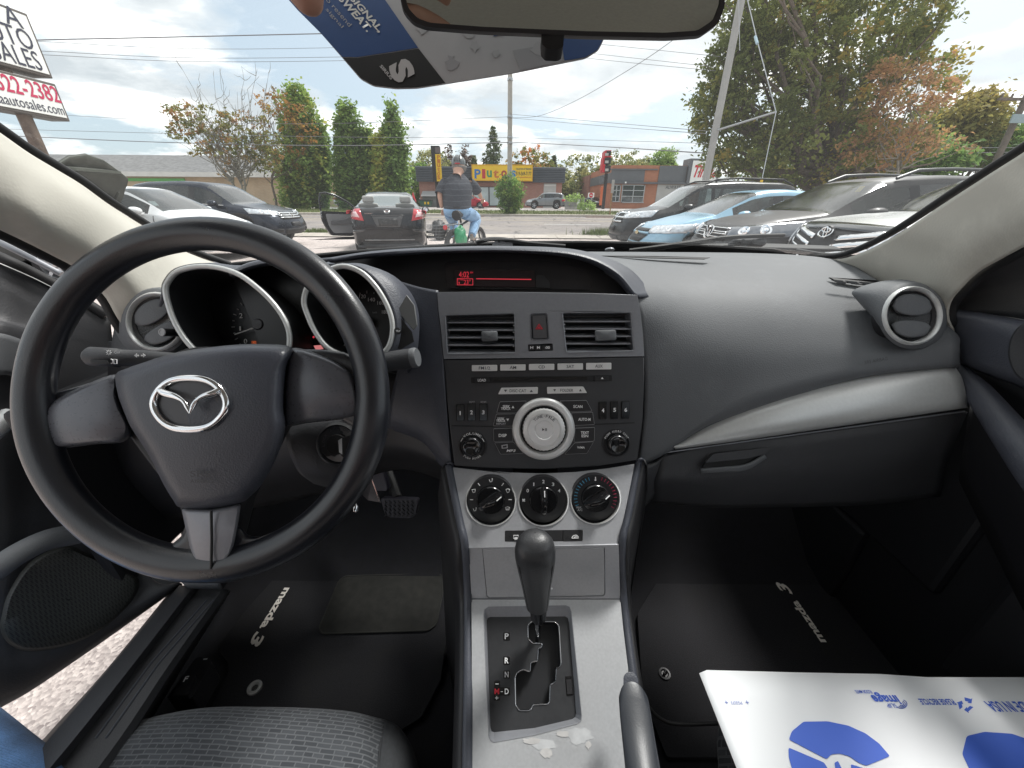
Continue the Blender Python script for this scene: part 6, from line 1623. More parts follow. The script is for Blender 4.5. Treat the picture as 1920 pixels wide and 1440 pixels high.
# ---- radio
def button(poly,mat,s_=None,w=0,h=6,tm=None,off=.0022,c=None,bevel=.0008,bold=.012,name='button',rnd=1.5):
    cx,cy=c or (sum(p[0] for p in poly)/len(poly),sum(p[1] for p in poly)/len(poly))
    o=plate(name,rounded(poly,rnd),P0,.004,mat,RD,off,bevel=bevel)
    if s_:pt(s_,cx,cy,w,h,P0,tm or D_TXT,RD,off+.0006,bold=bold)
    return o
for(x0,x1,y0,y1,s_) in ((885,932.5,684.5,696,'FM1/2'),(938,985.5,683.5,695,'AM'),(991.5,1039,682.5,694,'CD'),(1045,1092.5,681.5,693.5,'SAT'),(1098.5,1145.5,680.5,693,'AUX')):
    button([(x0,y0),(x1,y0-.4),(x1,y1-.4),(x0,y1)],D_BTNS,s_,{5:21,2:12,3:14}[len(s_)],5.6,D_TXTD,.003)
    plate('button_surround',rounded([(x0-1.2,y0-1.2),(x1+1.2,y0-1.5),(x1+1.2,y1+.8),(x0-1.2,y1+1.2)],2),P0,.001,D_RUB,RD,.0006)
plate('slot_recess',rounded([(883,707.5),(1147,703.5),(1147.5,714.5),(883.5,718.5)],2),P0,.001,D_RUB,RD,.0005)
plate('disc_slot',[(925,709),(1100,706.5),(1100,711.5),(925,715)],P0,.0006,D_GLOSS,RD,.0011)
button([(890,708.5),(917.5,708),(917.5,717),(890,717.5)],D_BTN,'LOAD',15,5,D_TXT,.0022,bold=.02)
button([(1115,705.5),(1141,705),(1141,713.5),(1115,714)],D_BTN,None);plate('eject_mark',[(1128.5,707),(1131,710.5),(1126,710.5)],P0,.0004,D_TXT,RD,.0030,smooth=None)
button([(934,739),(940,727),(1008.5,725.6),(1008,738)],D_BTNS,'DISC·CAT',31,5.4,D_TXTD,.003,(971,732.5));button([(1025.6,725.6),(1093,724.6),(1100,736.6),(1026,738)],D_BTNS,'FOLDER',24,5.4,D_TXTD,.003,(1062,731.5))
for tri in ([(945,730.5),(951,730.5),(948,735)],[(993,735),(999,735),(996,730.5)],[(1037,729.5),(1042,729.5),(1039.5,734)],[(1085,733.5),(1090,733.5),(1087.5,729)]):plate('arrow_mark',tri,P0,.0004,D_TXTD,RD,.0037,smooth=None)
for(x0,x1,y0,y1,s_) in ((857,870,759,788,'1'),(878,891,757.6,788,'2'),(900,913,757.6,788,'3'),(1123,1136,754,785,'4'),(1145,1157.5,753,784.6,'5'),(1165.5,1178.5,753,784,'6')):
    plate('button_surround',rounded([(x0-1.5,y0-1.5),(x1+1.5,y0-1.8),(x1+1.5,y1+1),(x0-1.5,y1+1.5)],2),P0,.001,D_RUB,RD,.0006)
    button([(x0,y0),(x1,y0),(x1,y1),(x0,y1)],D_GLOSS,s_,2.4 if s_=='1' else 5,7.5,D_TXT,.003,((x0+x1)/2,y0+15),bold=.025)
pt('RPT',885.5,754,10,4,P0,D_TXTG,RD,.001);pt('RDM',906.5,754,10,4,P0,D_TXTG,RD,.001)
Z=lambda pts:[(800+x*.22917,540+y*.22917) for x,y in pts]
for poly,lines in (([(575,1020),(600,932),(815,925),(735,1020)],(('SEEK',652,968,58,22),('TRACK',648,986,78,20))),([(545,1125),(572,1032),(727,1030),(700,1128)],(('SEEK',608,1068,58,20),('TRACK',608,1085,76,20),('REPLAY',610,1109,78,16))),
                    ([(547,1152),(697,1146),(705,1250),(552,1255)],(('DISP',622,1204,64,26),)),([(557,1266),(710,1260),(790,1350),(606,1358)],(('MP3',690,1328,74,20),)),
                    ([(1090,925),(1305,920),(1350,1005),(1170,1012)],(('SCAN',1235,968,74,24),)),([(1185,1022),(1355,1016),(1370,1115),(1210,1122)],(('AUTO-M',1288,1073,100,24),)),
                    ([(1215,1147),(1372,1140),(1368,1250),(1205,1258)],(('TEXT',1292,1182,66,22),('ESN',1292,1208,54,22))),([(1210,1267),(1362,1257),(1310,1350),(1130,1358)],(('WMA',1260,1302,62,18),))):
    button(Z(poly),D_BTN,rnd=1.5,off=.0018)
    g=G();q=Z(poly);g.tube([P0.p(x,y,.0012) for x,y in rounded(q,1.5)],.0005,5,closed=True);part('button_edge',g,D_TXTG,RD)
    for s_,x,y,w,h in lines:pt(s_,800+x*.22917,540+y*.22917,w*.229,h*.229,P0,D_TXTG if s_=='REPLAY' else D_TXT,RD,.0024,bold=.02,shear=.25 if s_=='MP3' else 0)
for tri in ([(695,982),(717,982),(706,962)],[(652,1068),(674,1068),(663,1088)]):plate('arrow_mark',Z(tri),P0,.0004,D_TXT,RD,.0024,smooth=None)
plate('card_mark',Z([(612,1285),(662,1275),(664,1308),(614,1312)]),P0,.0004,D_TXTG,RD,.0024,[Z([(622,1290),(654,1284),(655,1302),(624,1305)])],smooth=None)
for a,b in (((205,1122),(545,1130)),((1372,1112),(1700,1098))):
    q=Z([a,b,(b[0],b[1]+8),(a[0],a[1]+8)]);plate('groove',q,P0,.0004,D_RUB,RD,.0006,smooth=None)
kp=FPX/P0.d(1019,804)
def rk(px):return px/kp
cD=P0.p(1019,804)
g=lathe_at(cD,P0.n,[(rk(58.5),0),(rk(58),.004),(rk(52),.0075),(rk(46),.0065),(rk(43.5),.002),(rk(43.5),-.002)],64);part('dial_ring',g,D_RINGS,RD,smooth=50)
g=lathe_at(cD,P0.n,[(rk(43.6),.0005),(rk(40),.0008),(0,.0008)],48);part('dial_gap',g,D_RUB,RD)
g=G();n_=72;c=cD+P0.n*.001;u_,w_=P0.r,P0.u;rows=[]
for r_,h_,kn in ((39.5,0,1),(39.5,.009,1),(37.5,.0115,.4),(33,.0125,0),(30.5,.0128,0),(30,.0118,0),(29.2,.0125,0),(17.5,.0127,0),(16.5,.0118,0),(0.01,.0116,0)):
    rows.append([c+P0.n*h_+(u_*math.cos(2*math.pi*k/n_)+w_*math.sin(2*math.pi*k/n_))*rk(r_-(.9*kn if k%2 else 0)) for k in range(n_)])
g.grid(rows,closed=True);part('tune_knob',g,D_RINGS,RD,smooth=40)
arc_text('TUNE·FILE',1019,803,25,-44,44,5,P0,D_TXTD,RD,.0142)
plate('play_mark',[(1015.5,800.5),(1019.5,803),(1015.5,805.5)],P0,.0003,D_TXTD,RD,.0132,smooth=None)
for x in (1021,1023):plate('pause_mark',[(x,800.5),(x+1,800.5),(x+1,805.5),(x,805.5)],P0,.0003,D_TXTD,RD,.0132,smooth=None)
for cx,cy in ((886,835.6),(1155,831)):
    c=P0.p(cx,cy)
    g=lathe_at(c,P0.n,[(rk(27),0),(rk(26.5),.0016),(rk(24),.002),(rk(21),-.001),(0,-.001)],40);part('knob_base',g,D_BTN,RD,smooth=40)
    g=lathe_at(c,P0.n,[(rk(18.5),0),(rk(18),.010),(rk(16.2),.0135),(rk(14),.0145),(rk(12),.0132),(0,.0130)],40);part('knob',g,D_GLOSS,RD,smooth=40)
arc_text('VOLUME',886,835.6,23.5,-38,38,4.4,P0,D_TXT,RD,.0028);arc_text('PUSH POWER',886,835.6,23.5,218,142,4,P0,D_TXT,RD,.0028,True);arc_text('PUSH AUDIO CONT',1155,831,23.2,-62,62,3.8,P0,D_TXT,RD,.0028)
for a0,a1 in ((-70,-50),(50,70)):
    g=G();g.tube([P0.p(886+23*math.sin(R(a)),835.6-23*math.cos(R(a)),.0026) for a in np.linspace(a0,a1,6)],.0006,5);part('knob_tick',g,D_TXT,RD)
# ---- climate panel
cl_o=[(848,876),(900,882),(960,886),(1019,887.5),(1080,885),(1140,878),(1190,870),(1180,920),(1170,970),(1160,1022),(1020,1025),(879,1027.5),(868,975),(857,920)]
DIALS=((920.3,936.5),(1018.8,936.5),(1116.3,933))
CP=plate('climate_panel',cl_o,P1,.005,D_SILVER,CAR,0,[ell(x,y+3.5,45.5,45.5,40) for x,y in DIALS]+[rounded([(946.5,995),(1092.5,993.5),(1092.5,1014.5),(946.5,1015.5)],2)],bevel=.0012)
k1=P1.d(1019,936)/FPX
TK=Vector((0,-.93,.37)).normalized()  # dials lean back a little from the panel
for i,(x,y) in enumerate(DIALS):
    DL=empt('climate_dial')
    c0=P1.p(x,y+3.5,0)
    g=G();rr=45.5*k1;rows=[]
    pu=P1.u;
    for f,h_ in ((1.045,.0),(1.04,.0022),(1.0,.0026),(.985,-.002),(.95,-.012)):
        rows.append([P1.p(x+45.5*f*math.cos(a),y+3.5+45.5*f*math.sin(a),h_) for a in [2*math.pi*j/48 for j in range(48)]])
    g.grid(rows,closed=True);part('dial_cup',g,D_RINGS,DL,smooth=60,fix=False)
    PD=Pl.__new__(Pl);cc=at(x,y,P1.d(x,y)-.004);PD.n=TK;PD.u=Vector((0,.37,.93));PD.r=Vector((1,0,0))
    def pdp(px,py,off=0,cc=cc,PD=PD):
        v=D(px,py);t=(cc-CAM).dot(TK)/v.dot(TK);return CAM+v*t+TK*off
    PD.p=pdp
    face=[(x+43.3*math.cos(a),y+43.3*math.sin(a)) for a in [2*math.pi*j/48 for j in range(48)]]
    g=G();g.prism([pdp(*q) for q in face],TK*-.012);part('dial_face',g,D_BTN,DL,smooth=40)
    kk=(pdp(x+5,y)-pdp(x-5,y)).length/10
    g=lathe_at(pdp(x,y),TK,[(27*kk,0),(26.5*kk,.004),(24.5*kk,.006),(0,.0065)],40);part('dial_hub',g,D_GLOSS,DL,smooth=40)
    ang=(-57,0,-60)[i]  # turned from upright
    dv=Vector((math.sin(R(-ang)),0,0));a=R(90+ang)
    ux=PD.r*math.cos(a)+PD.u*math.sin(a);uy=TK.cross(ux)
    L_,Wd_=26*kk,7.5*kk;cb=pdp(x,y,.005)
    g=G();sec_=[]
    for t,w_,h_ in ((-1,.45,.002),(-.9,.85,.010),(-.5,1.0,.016),(0,1.05,.0175),(.5,1.0,.017),(.9,.8,.013),(1.0,.45,.003)):
        sec_.append([cb+ux*L_*t+uy*(Wd_*w_*s1)+TK*h_*s2 for s1,s2 in ((-1,0),(-.9,.55),(-.5,.95),(0,1),(.5,.95),(.9,.55),(1,0))])
    g.grid(sec_);g.add(sec_[0],[tuple(range(7))]);g.add(sec_[-1],[tuple(range(7))]);part('dial_grip',g,D_GLOSS,DL,smooth=50)
    g=G();g.tube([cb+ux*L_*.55+TK*.0178,cb+ux*L_*.93+TK*.0132],.0008,6);part('pointer',D_TXT and g,D_TXT,DL)
    def mark(a_,r_=35,l_=5,m_=D_TXT,th=.0007):
        s1,c1=math.sin(R(a_)),math.cos(R(a_));g=G();g.tube([pdp(x+(r_-l_/2)*s1,y-(r_-l_/2)*c1,.0006),pdp(x+(r_+l_/2)*s1,y-(r_+l_/2)*c1,.0006)],th,5);part('tick',g,m_,DL)
    if i==0:
        for a_ in (-90,-38,38,90):mark(a_,36,6)
        for a_,kind in ((-122,0),(-64,1),(0,0),(64,2),(118,3)):
            px_,py_=x+35.5*math.sin(R(a_)),y-35.5*math.cos(R(a_));g=G()
            if kind<3:
                g.tube([pdp(px_-3,py_-2,.0008),pdp(px_-1,py_+2.5,.0008),pdp(px_+2,py_+1.5,.0008),pdp(px_+3,py_-3,.0008)],.0006,5);g.tube([pdp(px_+2,py_-3.6,.0008),pdp(px_+3.2,py_-3.6,.0008)],.0010,5)
                if kind==1:g.tube([pdp(px_-4,py_-3,.0008),pdp(px_+2,py_-4,.0008)],.0005,5)
                if kind==2:g.tube([pdp(px_-4,py_-3,.0008),pdp(px_,py_-5,.0008),pdp(px_+4,py_-3,.0008)],.0006,5)
            else:
                g.tube([pdp(px_-4,py_-2,.0008),pdp(px_,py_-3.4,.0008),pdp(px_+4,py_-2,.0008),pdp(px_+3,py_+2,.0008),pdp(px_-3,py_+2,.0008)],.0005,5,closed=True)
                for q in (-2,0,2):g.tube([pdp(px_+q,py_-.5,.0008),pdp(px_+q+.5,py_+3.5,.0008)],.0004,5)
            part('symbol',g,D_TXT,DL)
    elif i==1:
        for s_,a_ in (('0',-60),('1',-32),('2',0),('3',32),('4',60)):pt(s_,x+34*math.sin(R(a_)),y-34*math.cos(R(a_)),2 if s_=='1' else 4.5,6.5,PD,D_TXT,DL,.0008,bold=.02)
        g=G();px_,py_=x-37,y+1
        for q in range(4):
            a_=R(45+90*q);g.tube([pdp(px_,py_,.0008),pdp(px_+3*math.cos(a_),py_+3*math.sin(a_),.0008)],.0011,5)
        part('fan_symbol',g,D_TXT,DL)
    else:
        MBt,MRt=M('tick_blue',(.06,.30,.48),.5),M('tick_red',(.38,.03,.08),.5)
        for k in range(11):mark(-112+k*9.3,37,6,MBt,.0006)
        for k in range(11):mark(19+k*10,37,6,MRt,.0006)
        g=G();g.tube([pdp(x,y-39,.0008),pdp(x,y-33,.0008)],.0007,5);g.lathe(pdp(x,y-33,.0006),TK,[(.0014,0),(0,.0005)],10);part('thermometer',g,D_TXT,DL)
        pt('MAX',x-31,y+18,9,4,PD,D_TXT,DL,.0008);pt('A/C',x-29,y+22.5,9,4,PD,D_TXT,DL,.0008)
BS=empt('button_strip')
for a,b in ((947,983),(984,1055),(1056,1092)):
    plate('button',rounded([(a,995),(b,994.5),(b,1014),(a,1015)],1.5),P1,.006,D_BTN,BS,.0005,bevel=.0008)
def sym(pts,closed=True,par=BS,r=.0006):
    g=G();g.tube([P1.p(x,y,.0016) for x,y in pts],r,5,closed=closed);part('symbol',g,D_TXT,par)
sym([(963,1004),(972,1004),(972,1010),(963,1010)])
for x in (965.5,967.5,969.5):sym([(x,1007),(x,1012.5)],False)
sym([(1072,1008),(1075,1004.5),(1080,1003.5),(1084,1006.5),(1085,1009),(1072,1009.5)]);sym([(1076,1007.5),(1081,1006)],False)
for x in (954,1063):plate('indicator',[(x,1005),(x+3,1005),(x+3,1008),(x,1008)],P1,.0005,D_RUB,BS,.0014)
# ---------------------------------------------------------------- console, lid, gear gate
CN=empt('console')
lid=[(905,1030),(1133,1028),(1134,1113),(1130,1117),(918,1121),(913,1117)]
plate('console_front',[(879,1026.5),(1160,1021.5),(1163,1122.5),(884,1122.5)],PL,.004,D_SILVER,CN,0,[[(904,1029.6),(1134,1027.4),(1135,1114),(1131,1118),(917,1122),(912,1118)]])
plate('storage_lid',lid,PL,.004,M('lid_silver',(.46,.465,.48),.38,.30,var=(300,.06),dirt=(9,(.30,.31,.33),.5)),CN,0,bevel=.0009)
g=lathe_at(PL.p(1034.5,1103,.0004),PL.n,[(.0016,0),(.0012,.001),(0,.0013)],12);part('chip',g,D_TXT,CN)
gate_o=[(906.5,1153),(908,1143),(916,1137.5),(1061,1135),(1068,1138),(1071.5,1147),(1091,1342),(1090,1352),(1083,1357),(1005,1378),(926,1392),(919,1388),(916,1380)]
plate_o=[(912,1162),(914,1156),(919,1154),(1061,1153),(1066,1156),(1068.5,1165),(1082,1336),(1080,1344),(1075,1348),(1003,1365),(926,1373),(921,1371),(919,1364)]
plate('console_plate',[(884,1124),(1163,1124),(1169,1183),(1180,1272),(1192,1350),(1200,1420),(1212,1520),(884,1520),(885,1300)],P3,.005,M('console_silver',(.52,.53,.545),.36,.30,var=(300,.06),dirt=(7,(.52,.53,.54),.35)),CN,0,[gate_o])
g=G();A,Bq=gate_o,plate_o
g.grid([[P3.p(x,y,.0006) for x,y in A],[P3.p(x+(1000-x)*.012,y+(1255-y)*.012,.0004) for x,y in A],[P3.p(x,y,-.010) for x,y in Bq]],closed=True);part('gate_surround',g,D_SATIN,CN,smooth=None,fix=False)
GS=empt('gear_selector')
Q=lambda pts:[(850+x*.30558,1000+y*.30558) for x,y in pts]
gate=Q([(462,640),(460,555),(480,534),(628,534),(652,558),(666,795),(655,814),(636,822),(632,903),(615,918),(598,923),(595,1028),(580,1046),(490,1049),(478,1078),(460,1085),(405,1085),(383,1050),(380,880),(396,845),(430,830),(473,845),(478,785),(520,778),(524,700),(548,690),(548,668),(490,668)])
gate_r=rounded(gate,3,3)
plate('gate_plate',plate_o,P3,.003,M('gate_black',(.030,.031,.034),.42,var=(200,.08),dirt=(14,(.05,.052,.055),.5)),GS,-.010,[gate_r],bevel=.0006)
g=G();g.tube([P3.p(x,y,-.0095) for x,y in gate_r],.0009,6,closed=True);part('gate_trim',g,MT_CHROME,GS,smooth=60)
g=G();g.grid([[P3.p(x,y,-.0105) for x,y in gate_r],[P3.p(x,y,-.040) for x,y in gate_r]],closed=True);part('gate_wall',g,D_BLACK,GS,fix=False)
plate('gate_floor',[(900,1130),(1100,1130),(1100,1380),(900,1380)],P3,.002,M('gate_slide',(.022,.023,.026),.4),GS,-.032)
for s_,x,y in (('P',950,1191),('R',950,1237),('N',950,1263.5),('D',950,1295.5)):
    plate('letter_window',rounded([(x-6,y-7.5),(x+6,y-7.5),(x+6,y+7.5),(x-6,y+7.5)],2),P3,.0008,D_GLOSS,GS,-.0094);pt(s_,x,y,7.5,11,P3,D_TXT if s_ in 'RD' else D_TXTG,GS,-.0085,bold=.02)
plate('letter_window',rounded([(926,1275),(937,1275),(937,1288),(946,1288),(946,1303),(937,1303),(937,1313),(926,1313)],2),P3,.0008,D_GLOSS,GS,-.0096)
pt('M',931.3,1295.5,9,11,P3,D_RED,GS,-.0085,bold=.03);pt('-',931.5,1281.5,6,1.5,P3,D_TXT,GS,-.0085);pt('+',931,1308,6.5,6.5,P3,D_TXT,GS,-.0085);pt('-',940.7,1296,4,1.5,P3,D_TXT,GS,-.0085)
plate('lock_slot',[(1061,1267),(1073,1266),(1076.5,1302),(1064,1303)],P3,.0008,D_GLOSS,GS,-.0094);plate('lock_cover',[(1063,1273),(1073,1272.5),(1075,1300),(1065,1301)],P3,.002,D_BTN,GS,-.0080)
# lever
s0,s1,s2=P3.p(1010,1202,-.03),at(1009.5,1154,.535),at(1009,1136,.52)
g=G();g.tube([s0,s1],[.0042,.0042],12);part('shaft',g,MT_CHROME,GS,smooth=60)
lx=(s1-s0).normalized()
g=G();g.tube([at(1009.5,1157,.537),at(1009,1132,.516)],[.0108,.0125],20);part('collar',g,M('collar_steel',(.12,.12,.13),.22,.9),GS,smooth=40)
kr=[]
for x,y,d_,hw in ((1007.5,1138,.517,20.5),(1007,1125,.512,23),(1005.5,1095,.497,28),(1004.5,1065,.483,34.5),(1003.6,1045,.474,38),(1003.3,1030,.468,38.5),(1003.2,1017,.464,35),(1003.2,1006,.463,26),(1003.2,1000.5,.464,12),(1003.2,999,.465,1)):
    k_=hw*d_/FPX;c=at(x,y,d_);row=[]
    for j in range(28):
        a=2*math.pi*j/28;row.append(c+RX*(k_*math.cos(a))+(FW*.80+UP*.35)*(k_*.92*math.sin(a)))
    kr.append(row)
g=G();g.grid(kr,closed=True);g.add(kr[0],[tuple(range(28))]);part('shift_knob',g,M('knob_leather',(.040,.041,.044),.40,0,(14,.1),('grain',480,.28)),GS,smooth=60)
for sg in (-1,1):
    pts=[]
    for x,y,d_,hw in ((1007.5,1136,.5165,20.5),(1005.5,1095,.497,28),(1004.5,1065,.483,34.5),(1003.7,1050,.476,37.5)):
        k_=hw*d_/FPX;a=math.pi*1.5+sg*.95;pts.append(at(x,y,d_)+RX*(k_*1.002*math.cos(a))+(FW*.80+UP*.35)*(k_*.92*1.002*math.sin(a)))
    pts.append(at(1003.3+sg*37,1030,.466));g=G();g.tube([Vector(p) for p in cr(pts,18)],.0005,5);part('seam',g,D_RUB,GS)
# side walls of the console
def wall(name,edge,X_off,mat):
    top_=[Vector(p) for p in cr([tuple(p) for p in edge],26)]
    g=G();g.grid([top_,[p+Vector((X_off*.25,0,-.012)) for p in top_],[p+Vector((X_off*.5,0,-.06)) for p in top_],[Vector((p.x+X_off,p.y,.33)) for p in top_]])
    return g.obj(name,mat,CN,smooth=60,fix=False,solid=.003)
Le=[P0.p(851,872,-.002),P1.p(849,880,-.001),P1.p(868,975,-.001),P1.p(879,1026,-.001),P3.p(884,1124,-.001),P3.p(885,1300,-.001),P3.p(884,1520,-.001)]
Re=[P0.p(1196,864,-.002),P1.p(1190,874,-.001),P1.p(1171,970,-.001),P1.p(1160,1022,-.001),P3.p(1163,1124,-.001),P3.p(1180,1272,-.001),P3.p(1212,1520,-.001)]
LB=[p+Vector((-.011,0,.002)) for p in Le];RB=[p+Vector((.010,0,.002)) for p in Re]
for nm,a,b in (('console_edge',Le,LB),('console_edge',Re,RB)):
    A,Bq=[Vector(p) for p in cr([tuple(p) for p in a],26)],[Vector(p) for p in cr([tuple(p) for p in b],26)]
    g=G();g.grid([A,[(p+q)/2+Vector((0,0,.003)) for p,q in zip(A,Bq)],Bq]);g.obj(nm,D_SIDE,CN,smooth=60,fix=False,solid=.003)
wall('console_side',LB,-.03,D_BLACK);wall('console_side',RB,.03,D_BLACK)
# peeled sticker remains
MPE=M('peeled_paper',(.53,.52,.51),.8,var=(60,.2));MGL=M('glue_film',(.52,.53,.54),.55,var=(80,.15))
for k,(cx,cy,rx_,ry_,mm) in enumerate(((1024,1412,11,10,MPE),(996,1389,16,6,MPE),(1055,1376,11,6,MPE),(1103,1397,5,7,MPE),(1085,1378,25,16,MGL),(1020,1396,24,10,MGL))):
    rg=np.random.default_rng(k);pl_=[(cx+rx_*(1+rg.normal(0,.16))*math.cos(a),cy+ry_*(1+rg.normal(0,.16))*math.sin(a)) for a in [2*math.pi*j/18 for j in range(18)]]
    plate('sticker_residue',pl_,P3,.0004,mm,CN,.0006 if mm is MPE else .0003,smooth=None)
# handbrake
HBk=empt('handbrake')
hb=[(1183,1285,.462,14),(1184,1298,.458,15.5),(1184.3,1300,.456,17),(1187,1306,.452,24),(1188.5,1316,.448,28),(1192,1345,.437,29.5),(1198,1390,.420,31),(1205,1440,.402,33),(1214,1510,.375,36)]
def hbrow(x,y,d_,hw,n_=24):
    k_=hw*d_/FPX;c=at(x,y,d_);return [c+RX*(k_*math.cos(a))+(FW*.55+UP*.75)*(k_*math.sin(a)) for a in [2*math.pi*j/n_ for j in range(n_)]]
g=G();rows=[hbrow(*q) for q in hb[2:]];g.grid(rows,closed=True);g.add(rows[0],[tuple(range(24))]);part('grip',g,M('handbrake_grain',(.034,.038,.046),.40,0,(12,.1),('grain',600,.12)),HBk,smooth=60)
g=G();rows=[hbrow(1183,1275,.466,8),hbrow(1183,1276,.466,14),hbrow(*hb[0]),hbrow(*hb[1])];g.grid(rows,closed=True);g.add(rows[0],[tuple(range(24))]);part('button',g,D_SIDE,HBk,smooth=40)
# ---------------------------------------------------------------- instrument cluster
IC=empt('instrument_cluster')
Lr=[(311,550),(316,527),(338,507),(388,499.5),(442,512),(483,540),(515,572),(536,605),(543,634),(536,662),(500,680),(430,682),(385,670),(352,642),(326,600)]
Rr=[(570,561),(586,526),(635,500),(673,508),(702,534),(724,569),(735,602),(734,634),(722,658),(690,672),(650,668),(616,653),(594,627),(578,594)]
FD0,FD1=.50,.572
def fwd(x,y):k_=FD0/FD1;return 960+(x-960)*k_,720+(y-720)*k_
gauge_black=M('gauge_face',(.010,.011,.013),.35);gauge_wall=M('gauge_wall',(.018,.019,.021),.6)
FG1=Fr(FD1-.002)
for nm,ring in (('tachometer',Lr),('speedometer',Rr)):
    A=cr(ring,64,True)
    GA=empt(nm)
    g=G();g.tube([at(x,y,FD0) for x,y in A],.0034,10,closed=True);part('gauge_ring',g,D_TRIMS,GA,smooth=60)
    cx,cy=sum(p[0] for p in A)/64,sum(p[1] for p in A)/64
    g=G();g.grid([[at(x,y,FD0) for x,y in A],[at(*fwd(x,y),FD1) for x,y in A]],closed=True);part('gauge_barrel',g,gauge_wall,GA,fix=False,smooth=60)
    g=G();g.prism([at(*fwd(x,y),FD1) for x,y in A],FW*.002);part('gauge_dial',g,gauge_black,GA,smooth=None)
    g=G();g.grid([[at(x,y,FD0-.001) for x,y in A],[at(cx+(x-cx)*1.05,cy+(y-cy)*1.05,FD0+.012) for x,y in A],[at(cx+(x-cx)*1.07,cy+(y-cy)*1.07,FD0+.05) for x,y in A],[at(cx+(x-cx)*1.02,cy+(y-cy)*1.02,FD0+.12) for x,y in A]],closed=True)
    part('gauge_shell',g,D_BLACK,GA,fix=False,smooth=60)
    if nm=='tachometer':
        hx_,hy_=491,610
        for s_,x,y,h_ in (('0',461,640,9),('1',451,616,8),('2',452.5,592,9),('3',468.5,572.5,9),('4',495,564.5,9)):pt(s_,x,y,3 if s_=='1' else 6,h_,FG1,D_TXT,GA,.0006)
        pt('x1000',496,577,12,4,FG1,D_TXTG,GA,.0006);pt('r/min',496,582.5,12,4,FG1,D_TXTG,GA,.0006)
        for k in range(15):
            a=R(232-k*12.2);r0=52 if k%2==0 else 53;r1=58 if k%2==0 else 56.5
            g=G();g.tube([at(hx_+r0*math.cos(a)*.98,hy_-r0*math.sin(a),FD1-.0025),at(hx_+r1*math.cos(a)*.98,hy_-r1*math.sin(a),FD1-.0025)],.0007,5);part('tick',g,D_TXTG,GA)
        g=G();g.tube([at(hx_,hy_,FD1-.010),at(440,627,FD1-.010)],[.0014,.0008],6);part('needle',g,D_TXT,GA)
        g=lathe_at(at(hx_,hy_,FD1-.003),-FW,[(.0085,0),(.0085,.009),(.007,.011),(0,.0115)],24);part('needle_hub',g,M('hub_cap_grey',(.05,.05,.056),.4),GA)
        pt('CHECK',477,642,9,5,FG1,D_AMB,GA,.0006)
    else:
        hx_,hy_=690,606
        for s_,x,y,w_ in (('20',645.5,625,9),('40',642,610,9),('60',644,595,9),('80',652,578,9),('100',663,563,11),('120',680,556,12),('140',697,562,13),('160',714,568,12),('180',722,585,11)):pt(s_,x,y,w_,7,FG1,D_TXT,GA,.0006)
        pt('km/h',703,586,8,3.5,FG1,D_TXTG,GA,.0006)
        for k in range(20):
            a=R(222-k*13);r0=56;r1=61 if k%2==0 else 59
            g=G();g.tube([at(hx_+r0*math.cos(a),hy_-r0*math.sin(a),FD1-.0025),at(hx_+r1*math.cos(a),hy_-r1*math.sin(a),FD1-.0025)],.0007,5);part('tick',g,D_TXTG,GA)
        g=G();g.tube([at(hx_,hy_,FD1-.010),at(645,648,FD1-.010)],[.0014,.0008],6);part('needle',g,D_TXT,GA)
        g=lathe_at(at(hx_,hy_,FD1-.003),-FW,[(.0085,0),(.0085,.009),(.007,.011),(0,.0115)],24);part('needle_hub',g,D_BTN,GA)
g=G();g.prism([at(x,y,.56) for x,y in [(430,505),(520,487),(600,496),(640,540),(640,672),(500,680),(470,600)]],FW*.004);part('centre_gauge',g,gauge_black,IC,smooth=None)
loft('cluster_hood',[[(425,515,.60),(470,498,.60),(520,490,.60),(570,494,.60),(612,512,.60)],[(428,512,.535),(470,494,.53),(520,486.5,.53),(572,491,.53),(608,506,.535)],
                      [(432,516,.518),(470,499,.514),(520,491,.513),(570,496,.514),(604,510,.518)],[(436,520,.53),(470,503,.54),(520,495,.545),(568,500,.54),(602,514,.53)]],D_SIDE,IC,24,12)
g=G();g.tube([at(548,641,.556),at(582,641,.556)],.0005,5);part('gauge_line',g,D_TXTG,IC);g=lathe_at(at(588,632,.555),-FW,[(.0016,0),(0,.001)],10);part('warning_light',g,D_LCD,IC)
g=G();g.prism([at(x,y,.556) for x,y in [(588,648),(601,647),(606,654),(592,656)]],FW*.001);part('warning_light',g,M('lit_pink',(.3,.1,.1),.5,emit=(.8,.25,.25,.45)),IC,smooth=None)
loft('cluster_cowl',[[(640,497,.502),(675,504,.502),(707,531,.502),(729,567,.502),(740,602,.502),(737,640,.502),(724,664,.502)],
                      [(668,496,.52),(708,508,.52),(740,535,.52),(757,570,.52),(764,605,.52),(760,645,.52),(745,680,.52)],
                      [(690,500,.56),(735,518,.56),(765,548,.56),(778,580,.56),(782,612,.56),(777,655,.56),(760,690,.57)],
                      [(700,508,.61),(742,526,.61),(770,553,.61),(782,582,.612),(784,614,.614),(780,660,.62),(764,700,.62)]],D_SIDE,IC,30,18)
plate('cowl_facet',[(745,583),(762,552),(777,572),(782,610),(775,620)],Fr(.508),.004,M('facet_grey',(.15,.155,.155),.5,var=(50,.06)),IC,bevel=.001)
plate('cowl_niche',[(746,590),(772,622),(776,640),(750,655),(736,650),(738,620)],Fr(.5075),.003,D_RUB,IC)
g=lathe_at(at(746.5,621,.503),-FW,[(.0042,0),(.004,.005),(0,.0055)],20);part('trip_button',g,D_BTN,IC);pt('TRIP',746.5,621,8.5,4,Fr(.4975),D_TXT,IC,.0002,bold=.02)
